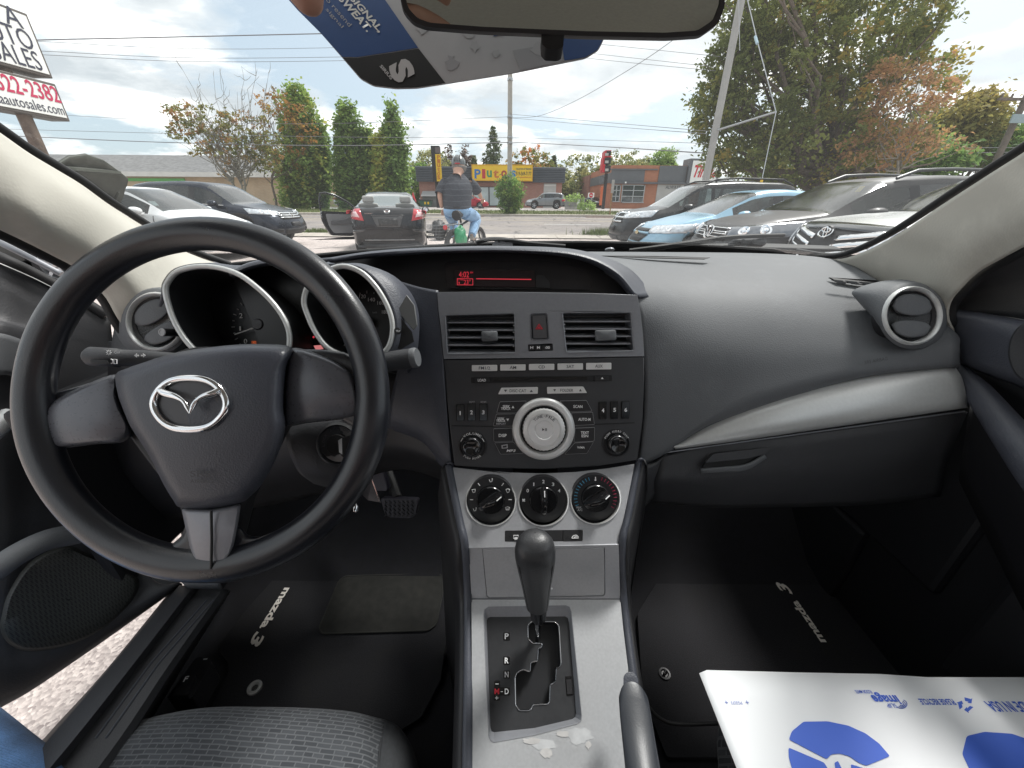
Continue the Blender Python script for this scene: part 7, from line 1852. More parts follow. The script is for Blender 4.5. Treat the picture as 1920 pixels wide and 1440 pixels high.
loft('cluster_top',[[(300,575,.56),(312,530,.58),(340,505,.60),(390,495,.62),(440,500,.62)],[(306,560,.515),(313,528,.515),(337,505,.515),(388,497,.515),(445,509,.52)]],D_SIDE,IC,20,6)
g=G();a,b=at(304,623,.50),at(345,624,.53);g.tube([a,b],.0052,14);part('reset_stalk',g,D_BTN,IC);g=lathe_at(a,(a-b),[(.0052,0),(.0046,.001),(.0034,.001),(.003,.0004),(0,.0004)],16);part('stalk_cap',g,D_TXTG,IC)
# ---------------------------------------------------------------- column, stalks, ignition
CO=empt('steering_column')
g=G();g.tube([at(380,760,.42),at(430,745,.56),at(470,735,.66)],[.050,.062,.062],28,flat=.95);part('column_shroud',g,D_BLACK,CO,smooth=60)
loft('ignition_housing',[[(545,780,.50),(580,770,.505),(640,775,.51),(690,800,.53)],[(540,830,.475),(590,800,.47),(650,795,.475),(695,830,.51)],[(560,880,.49),(600,880,.478),(650,880,.48),(690,880,.515)],[(590,905,.53),(620,912,.52),(650,910,.52),(680,900,.54)]],D_SOFT,CO,20,18)
ci=at(636,832,.470)
g=lathe_at(ci,-FW,[(.0275,-.006),(.027,.003),(.024,.006),(.0225,.004),(.0215,.0)],36);part('ignition_bezel',g,D_BTN,CO,smooth=40)
g=lathe_at(ci,-FW,[(.0225,.0015),(.0165,.002),(.0155,.0005),(.012,.0005)],36);part('ignition_plate',g,M('ignition_steel',(.26,.26,.26),.35,.6),CO,smooth=40)
arc_text('LOCK ACC ON',636,832,29,-95,35,5,Fr(.4665),D_TXTD,CO,.0008)
g=lathe_at(ci,-FW,[(.013,.001),(.012,.008),(0,.009)],24);part('ignition_lock',g,D_RUB,CO)
def stalk(pts,rr,nm):
    st_=empt(nm);g=G();g.tube([at(*p) for p in pts],rr,20);part('stalk_arm',g,D_SOFT,st_,smooth=50);return st_
s1_=stalk([(166,668,.452),(171,668,.452),(222,671,.455),(224,671,.455),(270,672,.458),(330,676,.465)],[.0085,.0112,.0112,.0100,.0098,.0092],'light_stalk')
pillow('knob_groove',rounded([(168,674),(202,676),(205,684),(170,681)],3),.4418,.441,D_RUB,s1_,3,.003)
FSx=Fr(.4405)
pt('OFF',221,661,11,4,FSx,D_TXT,s1_,.0006,rot=-4)
g=G();g.tube([at(208+4*math.cos(a),677.5+4.2*math.sin(a),.4405) for a in np.linspace(-1.5,1.5,10)],.0006,5,closed=False);g.tube([at(213.5,673.5,.4405),at(219,674,.4405),at(219,682,.4405),at(213.5,682,.4405)],.0006,5,closed=True);part('lamp_symbol',g,D_TXT,s1_)
g=G()
for k in range(8):
    a=k*math.pi/4;g.tube([at(204+2.5*math.cos(a),661+2.5*math.sin(a),.4405),at(204+5*math.cos(a),661+5*math.sin(a),.4405)],.0004,4)
part('lamp_symbol',g,D_TXT,s1_)
for x,sg in ((257,-1),(269,1)):
    plate('arrow_symbol',[(x+6*sg*.8,666.5),(x,662.8),(x,665),(x-4*sg,665),(x-4*sg,668),(x,668),(x,670.2)],Fr(.4475),.0004,D_TXT,s1_,.0006,smooth=None)
s2_=stalk([(640,690,.50),(700,684,.478),(735,677,.472),(776,671,.468)],[.010,.0115,.0122,.0122],'wiper_stalk')
g=lathe_at(at(776,671,.468),(at(776,671,.468)-at(735,677,.472)),[(.0124,-.002),(.0124,.003),(.011,.005),(0,.0052)],28);part('stalk_cap',g,D_PAD,s2_,smooth=40)
# key with its ring and tag (things of their own)
ky=thing('car_key','black headed car key with a split ring in the ignition','key',at(650,835,.455))
g=G();g.prism([at(x,y,.455) for x,y in rounded([(636,822),(662,815),(672,838),(664,860),(642,858),(634,845)],6)],FW*.012);g.obj('key_head',D_RUB,ky,smooth=40,bevel=.002)
g=G();g.prism([at(x,y,.4535) for x,y in [(634,826),(640,822),(641,852),(636,848)]],FW*.003);g.obj('key_edge',M_ALU,ky,smooth=None)
g=G();g.tube([at(658+13*math.cos(a),868+15*math.sin(a),.458+.006*math.cos(a)) for a in [2*math.pi*j/24 for j in range(24)]],.0011,6,closed=True);g.obj('key_ring',MT_CHROME,ky)
kt=thing('key_tag','thin steel tag hanging by the rim of the steering wheel','key tag',at(700,900,.47))
g=G();g.prism([at(662,868,.466),at(697,898,.47),at(713,942,.472),at(690,938,.474),at(655,905,.47)],FW*.0012);g.obj('tag_plate',M('tag_steel',(.11,.11,.12),.3,.8,var=(60,.3)),kt,smooth=None)
g=G();g.tube([at(697,898,.4695),at(713,942,.4715)],.0008,6);g.obj('tag_edge',MT_CHROME,kt)
g=G();g.tube([at(662,868,.465),at(664,920,.468),at(667,946,.47)],.001,6);g.lathe(at(667,952,.47),UP,[(.001,-.006),(.003,-.004),(.003,.002),(.001,.005)],12);g.obj('fob',MT_CHROME,kt)
# ---------------------------------------------------------------- steering wheel
SW=empt('steering_wheel');dW=.384;SWc=(382,748.5)
g=G();rows=[];nR=120;R0=317.5*dW/FPX;r0=.0145
for k in range(nR):
    a=2*math.pi*k/nR;ca,sa=math.cos(a),math.sin(a)
    bump=1+.03*math.exp(-((math.degrees(a)-22)/13)**2)+.03*math.exp(-((math.degrees(a)-158)/13)**2)+.06*math.exp(-((math.degrees(a)-270)/22)**2)+.06*math.exp(-((math.degrees(a)-350)/18)**2)+.06*math.exp(-((math.degrees(a)-192)/18)**2)
    c=at(SWc[0],SWc[1],dW)+RX*(R0*ca)+UP*(R0*.978*sa);rad=RX*ca+UP*sa;row=[]
    for j in range(22):
        b_=2*math.pi*j/22;q=1+(.07*math.cos(2*b_));row.append(c+rad*(r0*bump*1.06*q*math.cos(b_))-FW*(r0*bump*.96*math.sin(b_)))
    rows.append(row)
rows.append(rows[0]);g.grid(rows,closed=True);part('rim',g,D_WHEEL,SW,smooth=180)
cov=[(217,702),(240,690),(262,682),(330,661),(420,648),(490,645),(547,652),(536,690),(531,760),(535,800),(522,850),(493,905),(470,930),(452,942),(400,953),(340,952),(325,938),(305,905),(280,855),(245,800),(228,760),(220,735)]
cv=cr(cov,88,True)
pillow('airbag_cover',cv,.383,.352,D_HUB,SW,12,.03,.62,60,(375,770))
lsp=[(217,702),(150,726),(95,756),(77,785),(72,815),(78,836),(108,841),(180,833),(232,828),(246,803),(228,762),(220,735)]
rsp=[(548,653),(600,665),(642,686),(663,707),(674,745),(678,772),(664,783),(580,793),(537,797),(532,760),(537,690)]
for sp,ctr in ((lsp,(160,780)),(rsp,(600,725))):
    pillow('spoke',cr(sp,60,True),.398,.374,D_SPOKE,SW,9,.035,.42,60,ctr)
bsp=[(340,953),(400,954),(452,943),(446,985),(438,1025),(428,1052),(412,1068),(382,1071),(364,1060),(355,1025)]
pillow('lower_spoke',rounded(bsp,8,3),.389,.368,M('spoke_grey',(.26,.26,.285),.38,.15,var=(280,.05)),SW,6,.03,.3,60,(400,1005))
g=G();g.tube([at(396,958,.3665),at(397,1010,.3655),at(396,1066,.370)],.0012,6);part('spoke_groove',g,D_RUB,SW)
fl=[(232,1030),(290,1035),(335,1010),(352,985),(400,990),(446,985),(470,1005),(520,1002),(548,985),(520,1040),(455,1085),(380,1093),(300,1075)]
pillow('rim_flare',cr(fl,60,True),.392,.380,D_WHEEL,SW,6,.02,.4,60,(392,1045))
for fl,ctr in (([(62,740),(110,735),(160,720),(205,706),(120,745),(84,775),(74,815),(80,842),(120,848),(100,880),(60,860)],(82,780)),([(560,655),(600,655),(645,660),(690,690),(702,760),(690,830),(660,800),(640,790),(676,778),(672,735),(660,705),(630,680)],(682,745))):
    pillow('spoke_root',fl,.396,.388,D_WHEEL,SW,4,.02,.4,60,ctr)
g=G();g.prism([at(x,y,.40) for x,y in [(100,760),(300,690),(520,680),(660,700),(670,780),(530,800),(460,940),(430,1050),(370,1060),(330,940),(240,820),(90,835)]],FW*.02);part('wheel_armature',g,D_BLACK,SW,bevel=.004)
pillow('hub_back',ell(385,780,140,130,40),.405,.40,D_BLACK,SW,3,.04)
EM=[]
g=G();ex=[(356+65*math.cos(a)*(1+.05*math.cos(2*a)),757+50*math.sin(a)*(1-.04*math.cos(4*a))) for a in [2*math.pi*k/56 for k in range(56)]]
g.tube([at(x,y,.3515) for x,y in ex],.0034,10,closed=True,flat=.8)
for sg in (-1,1):
    w_=[(356+sg*56,731),(356+sg*46,737),(356+sg*26,743),(356+sg*10,754),(356,775)]
    g.tube([at(x,y,.350-.0005*i) for i,(x,y) in enumerate([q[:2] for q in cr(w_,16)])],[.0020+.0014*math.sin(math.pi*min(1,(i+2)/12)) if i<13 else .0026-.0006*(i-12) for i in range(16)],10)
part('emblem',g,MT_CHROME,SW,smooth=60)
pillow('emblem_disc',ell(356,757,76,61,48),.3555,.3535,D_HUB,SW,4,.006)
pillow('emblem_field',ell(356,757,60,45,48),.3532,.3522,M('emblem_field',(.075,.075,.082),.4),SW,3,.004)
for s_,x,y,w_,h_ in (('SRS',377,888,38,11),('AIRBAG',379,902,42,7)):pt(s_,x,y,w_,h_,Fr(.3545 if s_=='SRS' else .3555),M('embossed',(.036,.037,.043),.4),SW,.0004)
# ---------------------------------------------------------------- pillars, windscreen, roof
def pillar(rows,edge_off):
    o=loft('pillar_trim',rows,D_PILL,CAR,22,40,.004,80)
    e=[r_[0] for r_ in rows]
    g=tpx([(x+edge_off[0],y+edge_off[1],d_+.012) for x,y,d_ in e],.0062,10);part('window_seal',g,D_RUB,o,smooth=60)
    e=[r_[-1] for r_ in rows]
    g=tpx([(x-edge_off[0]*.4,y-edge_off[1]*.6,d_+.012) for x,y,d_ in e],.0085,10);part('door_seal',g,D_RUB,o,smooth=60)
    return o
rowsL=[[(-680,-270,.255),(-650,-230,.25),(-630,-160,.25),(-640,-90,.262)],[(-430,-65,.305),(-402,-20,.30),(-385,65,.298),(-390,135,.312)],[(-190,120,.38),(-165,180,.372),(-150,280,.372),(-150,370,.39)],[(-90,190,.42),(-75,240,.41),(-68,325,.41),(-70,400,.43)],[(0,252,.47),(8,300,.452),(5,372,.45),(0,430,.47)],[(50,287,.50),(60,332,.482),(60,400,.475),(50,453,.50)],
         [(100,317,.535),(112,358,.515),(110,428,.51),(95,476,.53)],[(150,347,.575),(165,388,.55),(160,458,.545),(140,500,.56)],[(200,383,.625),(215,422,.595),(205,490,.575),(172,530,.585)],
         [(257,419,.69),(270,457,.65),(245,520,.60),(200,558,.60)],[(340,470,.79),(328,502,.72),(282,555,.63),(224,602,.617)],[(425,502,.87),(400,525,.80),(340,580,.69),(255,640,.65)]]
rowsR=[[(1500,478,.90),(1600,530,.80),(1720,590,.68),(1790,625,.63)],[(1566,487,.82),(1640,520,.745),(1725,562,.66),(1777,596,.62)],[(1615,474,.75),(1680,502,.69),(1745,537,.635),(1782,566,.612)],[(1665,450,.69),(1720,472,.645),(1772,502,.605),(1800,543,.595)],
         [(1715,420,.635),(1765,442,.595),(1812,472,.565),(1838,508,.565)],[(1790,370,.57),(1832,397,.54),(1868,432,.515),(1890,479,.52)],[(1865,322,.51),(1900,352,.485),(1932,402,.465),(1945,450,.47)],[(1920,287,.475),(1957,317,.455),(1988,372,.435),(2000,425,.44)],[(2010,225,.42),(2040,260,.405),(2065,330,.40),(2080,390,.41)],[(2110,150,.38),(2130,190,.37),(2150,270,.37),(2160,340,.39)],[(2350,-35,.305),(2322,5,.30),(2305,95,.298),(2310,165,.312)],[(2600,-240,.255),(2570,-200,.25),(2550,-130,.25),(2560,-60,.262)]]
pillar(rowsL,(6,-7));pillar(rowsR,(-6,-7))
# windscreen: joins both seals, cowl and roof header
gl=[]
Lg=[(x,y-4,d_+.016) for x,y,d_ in [r_[0] for r_ in rowsL]][::-1];Rg=[(x,y-4,d_+.016) for x,y,d_ in [r_[0] for r_ in rowsR]]
gy=[]
for f in np.linspace(0,1,14):
    a=at(*cr(Lg,101)[int(round(f*100))]);b=at(*cr(Rg,101)[int(round(f*100))]);row=[]
    mid=(a+b)/2+Vector((0,.16*(1-.6*f),.02+.06*f))
    for t in np.linspace(0,1,25):
        q=a.lerp(b,t);row.append(q+(mid-(a+b)/2)*(1-(2*t-1)**2))
    gy.append(row)
g=G();g.grid(gy);part('windscreen',g,glass_mat('windscreen_glass',(.965,.98,.975),.022,dust_veil=.022),CAR,smooth=180,fix=False)
hdr=gy[-1]
bt=gy[0]
g=G();g.grid([[p+Vector((0,.0,.004)) for p in bt],[p+Vector((0,.05,-.03)) for p in bt],[p+Vector((0,.12,-.10)) for p in bt]]);part('windscreen_base_seal',g,D_RUB,CAR,smooth=60,fix=False,solid=.004)
# roof lining, rails, rear structure
def roofrow(y,z,w_,drop):return [Vector((x,y+0,EYE+z-drop*abs(x/w_)**3)) for x in np.linspace(-w_,w_,13)]
hz_=hdr[12]
rows=[[p+Vector((0,0,.0)) for p in hdr[::2]]]+[roofrow(hz_.y-.22,.335,.56,.05),roofrow(-.25,.345,.57,.06),roofrow(-.9,.335,.56,.06),roofrow(-1.45,.27,.53,.06)]
g=G();g.grid(rows);part('headliner',g,D_HEAD,CAR,smooth=180,fix=False,solid=.02)
g=G();g.grid([[p+Vector((0,0,.035)) for p in r_] for r_ in rows]);part('roof_skin',g,paint('paint_own_silver',(.40,.41,.42),.5,.3,.1),CAR,smooth=180,fix=False)
for sg in (1,-1):
    g=G()
    a=Vector((sg*.58,hz_.y-.22,EYE+.27));pts=[Vector((sg*.50,hz_.y-.02,hdr[0].z+.01)),a,Vector((sg*.60,-.25,EYE+.27)),Vector((sg*.60,-.9,EYE+.26)),Vector((sg*.58,-1.45,EYE+.18)),Vector((sg*.62,-1.75,EYE-.12))]
    g.tube([Vector(p) for p in cr([tuple(p) for p in pts],20)],.045,8);part('roof_rail_lining',g,D_HEAD,CAR,smooth=60)
    g=G();g.tube([Vector((sg*.60,-.42,EYE+.26)),Vector((sg*.68,-.40,EYE-.20)),Vector((sg*.70,-.40,EYE-.75))],[.05,.06,.08],8,flat=.6);part('centre_pillar',g,D_PILL,CAR,smooth=60)
    g=G();g.box((sg*.74,-1.15,EYE-.48),(.06,1.4,.62));part('rear_side',g,D_SOFT,CAR,smooth=None,bevel=.02)
g=G();g.prism([(-.64,-1.0,EYE-.62),(-.64,-1.3,EYE-.05),(-.64,-1.42,EYE-.06),(-.64,-1.3,EYE-.75)],(1.28,0,0));part('rear_seat_back',g,leather('seat_cloth_plain',(.05,.052,.056),.85,300,.4),CAR,smooth=None,bevel=.04,seg=3)
g=G();g.box((0,-1.6,EYE-.14),(1.3,.5,.03));part('parcel_shelf',g,D_BLACK,CAR,smooth=None)
g=G();g.box((0,-1.9,EYE-.45),(1.45,.06,.7));part('tailgate',g,MATS['paint_own_silver'],CAR,smooth=None,bevel=.02)
# bonnet and wings, out of sight below the cowl line
def hoodrow(y,z,w_):return [Vector((x,y,EYE+z-.06*abs(x/w_)**3)) for x in np.linspace(-w_,w_,9)]
g=G();g.grid([hoodrow(1.12,-.235,.74),hoodrow(1.35,-.265,.76),hoodrow(1.75,-.36,.74),hoodrow(2.05,-.50,.68),hoodrow(2.15,-.72,.64),hoodrow(2.12,-.98,.62)]);part('bonnet',g,MATS['paint_own_silver'],CAR,smooth=60,fix=False)
for sg in (1,-1):
    g=G();g.grid([[Vector((sg*.74,y,EYE+z)) for y,z in ((.78,-.24),(1.12,-.28),(1.6,-.38),(2.05,-.56))],[Vector((sg*.80,y,EYE+z)) for y,z in ((.78,-.5),(1.12,-.5),(1.6,-.55),(2.02,-.7))],[Vector((sg*.78,y,EYE+z)) for y,z in ((.78,-1.0),(1.12,-.66),(1.6,-.66),(2.0,-1.0))]]);part('wing',g,MATS['paint_own_silver'],CAR,smooth=60,fix=False)
    wheel(CAR,sg*.72,1.37,.315,.2,sg,5,1).rotation_euler=(0,0,math.pi/2*(-sg))
g=G();g.box((0,.35,.22),(1.44,3.4,.06));part('underbody',g,MT_DARK,CAR,smooth=None)
# cowl and wipers
loft('cowl',[[(880,466,1.06),(1040,468,1.06),(1200,468,1.05),(1400,466,1.03),(1580,470,1.0)],[(880,462,1.14),(1040,463,1.14),(1200,462,1.12),(1400,457,1.08),(1560,462,1.04)],[(880,470,1.2),(1040,470,1.2),(1200,470,1.18),(1400,466,1.14),(1560,470,1.1)]],D_RUB,CAR,24,8)
WP=empt('wiper');g=tpx([(1180,470,.98),(1290,456,.97),(1345,447,.96),(1400,443,.97),(1470,441,.99)],.005,6);part('wiper_arm',g,D_RUB,WP);g=G();g.tube([at(1195,470,.99),at(1340,449,.955)],.007,6);part('wiper_blade',g,D_RUB,WP)
g=G();g.box(at(1400,457,1.0),(.085,.04,.020),(RX,FW,UP));part('wiper_pivot',g,D_SOFT,WP,smooth=None,bevel=.008)
WP2=empt('wiper');g=tpx([(893,455,1.0),(915,449,1.0),(945,449,1.0),(990,456,1.0),(1060,462,.99)],.0055,6);part('wiper_arm',g,D_RUB,WP2)
g=G();g.prism([at(x,y,1.01) for x,y in rounded([(922,458),(932,448.5),(955,449),(962,458)],2)],FW*.03,[[at(x,y,1.01) for x,y in ell(q,453,2.2,1.8,10)] for q in (936,949)]);part('wiper_bracket',g,D_SATIN,WP2,smooth=None)
for q in (1392,1412):g=lathe_at(at(q,454,.975),-FW,[(.006,0),(.006,.004),(0,.005)],12);part('bolt',g,D_RUB,WP)
g=lathe_at(at(1143,469.5,.93),UP,[(.012,0),(.010,.004),(0,.006)],16);part('sun_sensor',g,D_SATIN,CAR)
# ---------------------------------------------------------------- mirror and hanging card
MI=empt('rear_view_mirror')
mo=rounded([(746,-175),(752,0),(758,22),(776,43),(800,52),(900,60),(1100,69),(1250,72),(1312,68),(1345,45),(1357,12),(1352,-160)],8)
nM=Vector((.04,-.99,-.075)).normalized();cM=at(1055,-40,.30)
def mp_(x,y,off=0):
    v=D(x,y);t=(cM-CAM).dot(nM)/v.dot(nM);return CAM+v*t+nM*off
g=G();cxm,cym=1053,-50
g.grid([[mp_(x,y,.002) for x,y in mo],[mp_(x,y,-.006)+(mp_(cxm,cym)-mp_(x,y))*-.012 for x,y in mo],[mp_(cxm+(x-cxm)*.97,cym+(y-cym)*.93,-.018) for x,y in mo],[mp_(cxm+(x-cxm)*.7,cym+(y-cym)*.6,-.04) for x,y in mo]],closed=True);g.add([mp_(cxm+(x-cxm)*.7,cym+(y-cym)*.6,-.04) for x,y in mo],[tuple(range(len(mo)))]);part('mirror_shell',g,D_RUB,MI,smooth=50,fix=False)
ins=[(cxm+(x-cxm)*.972,cym+(y-cym)*.925) for x,y in mo]
g=G();g.grid([[mp_(x,y,.002) for x,y in mo],[mp_(x,y,.0025) for x,y in ins],[mp_(x,y,.0005) for x,y in ins]],closed=True);part('mirror_bezel',g,D_RUB,MI,smooth=50,fix=False)
g=G();g.prism([mp_(x,y,.001) for x,y in ins],nM*-.002);part('mirror_glass',g,M('mirror',(.62,.65,.60),.015,1.0),MI,smooth=None)
g=G();g.prism([at(x,y,.315) for x,y in rounded([(1015,60),(1058,62),(1056,88),(1048,92),(1024,91),(1016,82)],4)],FW*.012);part('mirror_tab',g,D_RUB,MI,bevel=.002)
g=G();g.tube([mp_(1053,-60,-.03),Vector((.02,hz_.y+.02,hz_.z-.02))],.012,10);part('mirror_stem',g,D_RUB,MI)
PC=Fr(.385)
cardo=rounded([(480,-70),(560,20),(600,60),(640,106),(676,148),(700,161),(742,166),(782,165),(960,137),(1098,109),(1122,94),(1133,72),(1142,-70)],6)
HC=thing('hanging_card','printed card with blue and black bands hanging behind the rear view mirror','card',at(850,60,.385))
M_CARD=M('card_white',(.46,.465,.475),.5,var=(4,.04));M_CBLUE=M('card_blue',(.022,.075,.235),.45,var=(5,.06));M_CBLK=M('card_black',(.016,.016,.017),.45);M_CG=M('card_grey',(.36,.365,.38),.5)
plate('card_sheet',cardo,PC,.0012,M_CARD,HC,0)
plate('blue_band',[(482,-68),(558,19),(600,61),(642,107),(670,107.5),(784,90),(722,0),(672,-68)],PC,.0003,M_CBLUE,HC,.0004,smooth=None)
plate('black_band',[(643,108.5),(677,147),(700,160),(742,165),(782,164),(835,156),(785,91.5),(670,109)],PC,.0003,M_CBLK,HC,.0004,smooth=None)
plate('grey_band',[(962,95),(1051,80),(1057,114.5),(975,133)],PC,.0003,M_CG,HC,.0004,smooth=None)
plate('blue_band',[(1053,79),(1058,60),(1137,10),(1132,72),(1120,94),(1097,108),(1058,114)],PC,.0003,M_CBLUE,HC,.0005,smooth=None)
ca=-49
pt('NO SIGNAL,',673,12,128,14,PC,M_WHT,HC,.0008,rot=ca,bold=.03,shear=.15);pt('NO SWEAT.',652,10,128,14,PC,M_WHT,HC,.0008,rot=ca,bold=.03,shear=.15)
pt('to resend',634,22,74,8,PC,D_TXTG,HC,.0008,rot=ca);pt('signal',628,36,46,8,PC,D_TXTG,HC,.0008,rot=ca)
pt('S',754,134,38,44,PC,M('card_logo',(.55,.55,.55),.5),HC,.0008,rot=-62,bold=.06);pt('SIRIUS',725,137,33,6,PC,M('card_logo',(.55,.55,.55),.5),HC,.0008,rot=-50,bold=.03)
for k,(x,y,r_) in enumerate(((846,117,14),(891,87,9),(880,60,12),(930,100,7),(1010,92,12),(905,40,10),(790,50,11))):
    rg=np.random.default_rng(k+50);plate('faint_print',[(x+r_*(1+rg.normal(0,.25))*math.cos(a),y+r_*(1+rg.normal(0,.25))*math.sin(a)) for a in [2*math.pi*j/12 for j in range(12)]],PC,.0002,M_CG if k==0 else M('card_pale_print',(.42,.425,.435),.5),HC,.0006,smooth=None)
plate('print_block',[(923,62),(942,59),(945,66),(926,69)],PC,.0002,M_CBLUE,HC,.0006,smooth=None);plate('print_block',[(813,50),(825,47),(824,51),(815,53)],PC,.0002,M_CBLK,HC,.0006,smooth=None)
# ---------------------------------------------------------------- doors
DL_=empt('driver_door');DL_['label']='open driver door'
loft('door_panel',[[(-240,395,.60),(-60,462,.63),(0,487,.645),(60,514,.67),(130,552,.70),(205,600,.73)],
                    [(-240,420,.585),(-60,480,.615),(0,505,.63),(60,530,.66),(130,565,.69),(208,612,.725)],
                    [(-240,560,.57),(-60,590,.605),(0,600,.62),(60,610,.655),(130,625,.688),(212,645,.725)],
                    [(-240,600,.55),(-60,610,.585),(0,612,.60),(60,628,.648),(130,645,.688),(215,665,.725)],
                    [(-240,700,.55),(-60,705,.585),(0,708,.605),(60,715,.65),(130,725,.688),(222,745,.725)],
                    [(-240,860,.56),(-60,850,.59),(0,852,.61),(60,860,.65),(130,870,.69),(235,890,.73)],
                    [(-240,1000,.57),(-60,1000,.60),(0,1010,.62),(60,1010,.655),(140,1015,.70),(255,1030,.74)],
                    [(-240,1250,.60),(-60,1200,.62),(0,1190,.63),(60,1160,.66),(160,1130,.705),(290,1090,.755)],
                    [(-240,1480,.62),(-60,1355,.632),(0,1316,.645),(60,1282,.664),(180,1203,.71),(338,1094,.775)],
                    [(-240,1482,.72),(-60,1357,.732),(0,1318,.745),(60,1284,.764),(180,1205,.81),(338,1096,.86)]],D_SOFT,DL_,40,46)
g=tpx([(-120,430,.612),(0,483,.628),(60,511,.655),(130,549,.69),(200,592,.722)],.009,8);part('sill_seal',g,D_RUB,DL_,smooth=60)
g=tpx([(-60,470,.603),(0,494,.616),(60,520,.645),(98,539,.665)],.0009,6);part('bright_line',g,D_TRIMS,DL_)
g=tpx([(-120,398,.70),(0,455,.72),(60,485,.74),(115,514,.76)],.006,6);part('outer_seal',g,D_SATIN,DL_,smooth=60)
spk=[(9,1153),(22,1110),(61,1056),(120,1028),(160,1040),(205,1060),(252,1085),(246,1122),(199,1171),(137,1204),(61,1217),(24,1205),(7,1180)]
dd_=lambda x,y:.600+.00047*x+.00004*(y-1010)
A=cr(spk,48,True);g=G();rows=[]
for f,o_ in ((1.05,.016),(1.0,.002),(.97,0),(.7,-.001),(.35,-.001),(.02,-.001)):rows.append([at(130+(x-130)*f,1125+(y-1125)*f,dd_(130+(x-130)*f,1125+(y-1125)*f)+o_) for x,y in A])
g.grid(rows,closed=True)
def mesh_mat():
    m,t,b=nodes_of('speaker_mesh');lk=t.links.new;c=mnode(t,'ShaderNodeTexCoord')
    v=mnode(t,'ShaderNodeTexVoronoi');v.inputs['Scale'].default_value=330;v.inputs['Randomness'].default_value=.12;lk(c.outputs['Object'],v.inputs['Vector'])
    r=mnode(t,'ShaderNodeValToRGB');lk(v.outputs['Distance'],r.inputs[0]);r.color_ramp.elements[0].position=.3;r.color_ramp.elements[0].color=(.004,.004,.004,1);r.color_ramp.elements[1].position=.5;r.color_ramp.elements[1].color=(.038,.04,.036,1)
    lk(r.outputs[0],b.inputs['Base Color']);b.inputs['Roughness'].default_value=.6;return m
part('speaker_grille',g,mesh_mat(),DL_,smooth=60)
g=tpx([(-60,1110,.575),(0,1062,.585),(40,1035,.60),(90,1012,.625),(150,1000,.66)],.017,12);part('pocket_edge',g,D_PAD,DL_,smooth=60)
g=tpx([(-60,850,.565),(0,800,.58),(22,775,.595)],.012,10);part('pull_handle',g,D_TRIMS,DL_,smooth=60)
loft('pad_panel',[[(-60,622,.572),(0,625,.59),(48,640,.626)],[(-60,700,.572),(0,702,.59),(40,706,.622)]],D_PAD,DL_,10,8)
# our door's outer mirror and skin
g=G();g.grid([[at(x,y,d_+.10) for x,y,d_ in r_] for r_ in ([(-240,395,.60),(0,487,.645),(205,600,.72)],[(-240,860,.58),(0,852,.64),(235,890,.74)],[(-240,1480,.62),(0,1316,.645),(338,1094,.765)])]);part('door_skin',g,MATS['paint_own_silver'],DL_,fix=False)
# right door, closed
DR_=empt('passenger_door');DR_['label']='closed passenger door'
def xr(rows,nm,mat,par=None,nu=20,nv=12):
    g=G();g.grid([[atX(*q[:2],q[2]) for q in r_] for r_ in curve_rows(rows,nu,nv)]);return g.obj(nm,mat,par or DR_,smooth=70,fix=False,solid=.004)
xr([[(1770,584,.690),(1800,540,.692),(1850,500,.694),(1930,455,.690),(2050,395,.68)],[(1772,586,.72),(1805,560,.73),(1855,540,.735),(1930,520,.735),(2050,500,.73)],[(1778,590,.715),(1815,585,.725),(1860,590,.73),(1930,600,.73),(2050,620,.73)]],'sail_panel',D_SOFT)
xr([[(1780,580,.72),(1850,590,.715),(1930,605,.71),(2060,630,.70)],[(1784,592,.695),(1850,604,.69),(1930,622,.685),(2060,655,.68)],[(1796,640,.69),(1855,655,.685),(1930,680,.68),(2060,730,.675)],[(1801,672,.69),(1860,692,.685),(1930,716,.68),(2060,780,.675)],[(1803,684,.715),(1862,705,.71),(1932,732,.705),(2060,800,.70)]],'door_pad',D_SIDE)
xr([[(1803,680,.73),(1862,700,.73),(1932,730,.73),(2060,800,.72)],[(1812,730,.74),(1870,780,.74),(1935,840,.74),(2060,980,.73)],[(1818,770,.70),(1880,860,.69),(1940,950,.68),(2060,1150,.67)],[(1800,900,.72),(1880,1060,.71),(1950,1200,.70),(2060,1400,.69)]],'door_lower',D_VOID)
g=G();g.tube([atX(1795,690,.70),atX(1835,735,.69),atX(1885,800,.675),atX(1945,880,.66),atX(2050,1010,.64)],[.010,.016,.020,.023,.026],14);part('armrest',g,D_SIDE,DR_,smooth=60)
A=ell(1935,660,45,58,30);g=G();g.grid([[atX(x,y,.674) for x,y in A],[atX(1935+(x-1935)*.93,660+(y-660)*.93,.671) for x,y in A],[atX(1935+(x-1935)*.02,660+(y-660)*.02,.676) for x,y in A]],closed=True);part('handle_cup',g,D_SOFT,DR_,fix=False)
g=G();g.box((.735,-.03,EYE-.46),(.05,.86,.54));part('door_panel',g,D_VOID,DR_,smooth=None,bevel=.015)
g=G();g.box((.80,.15,EYE-.48),(.03,1.3,.66));part('door_skin',g,MATS['paint_own_silver'],DR_,smooth=None,bevel=.01)
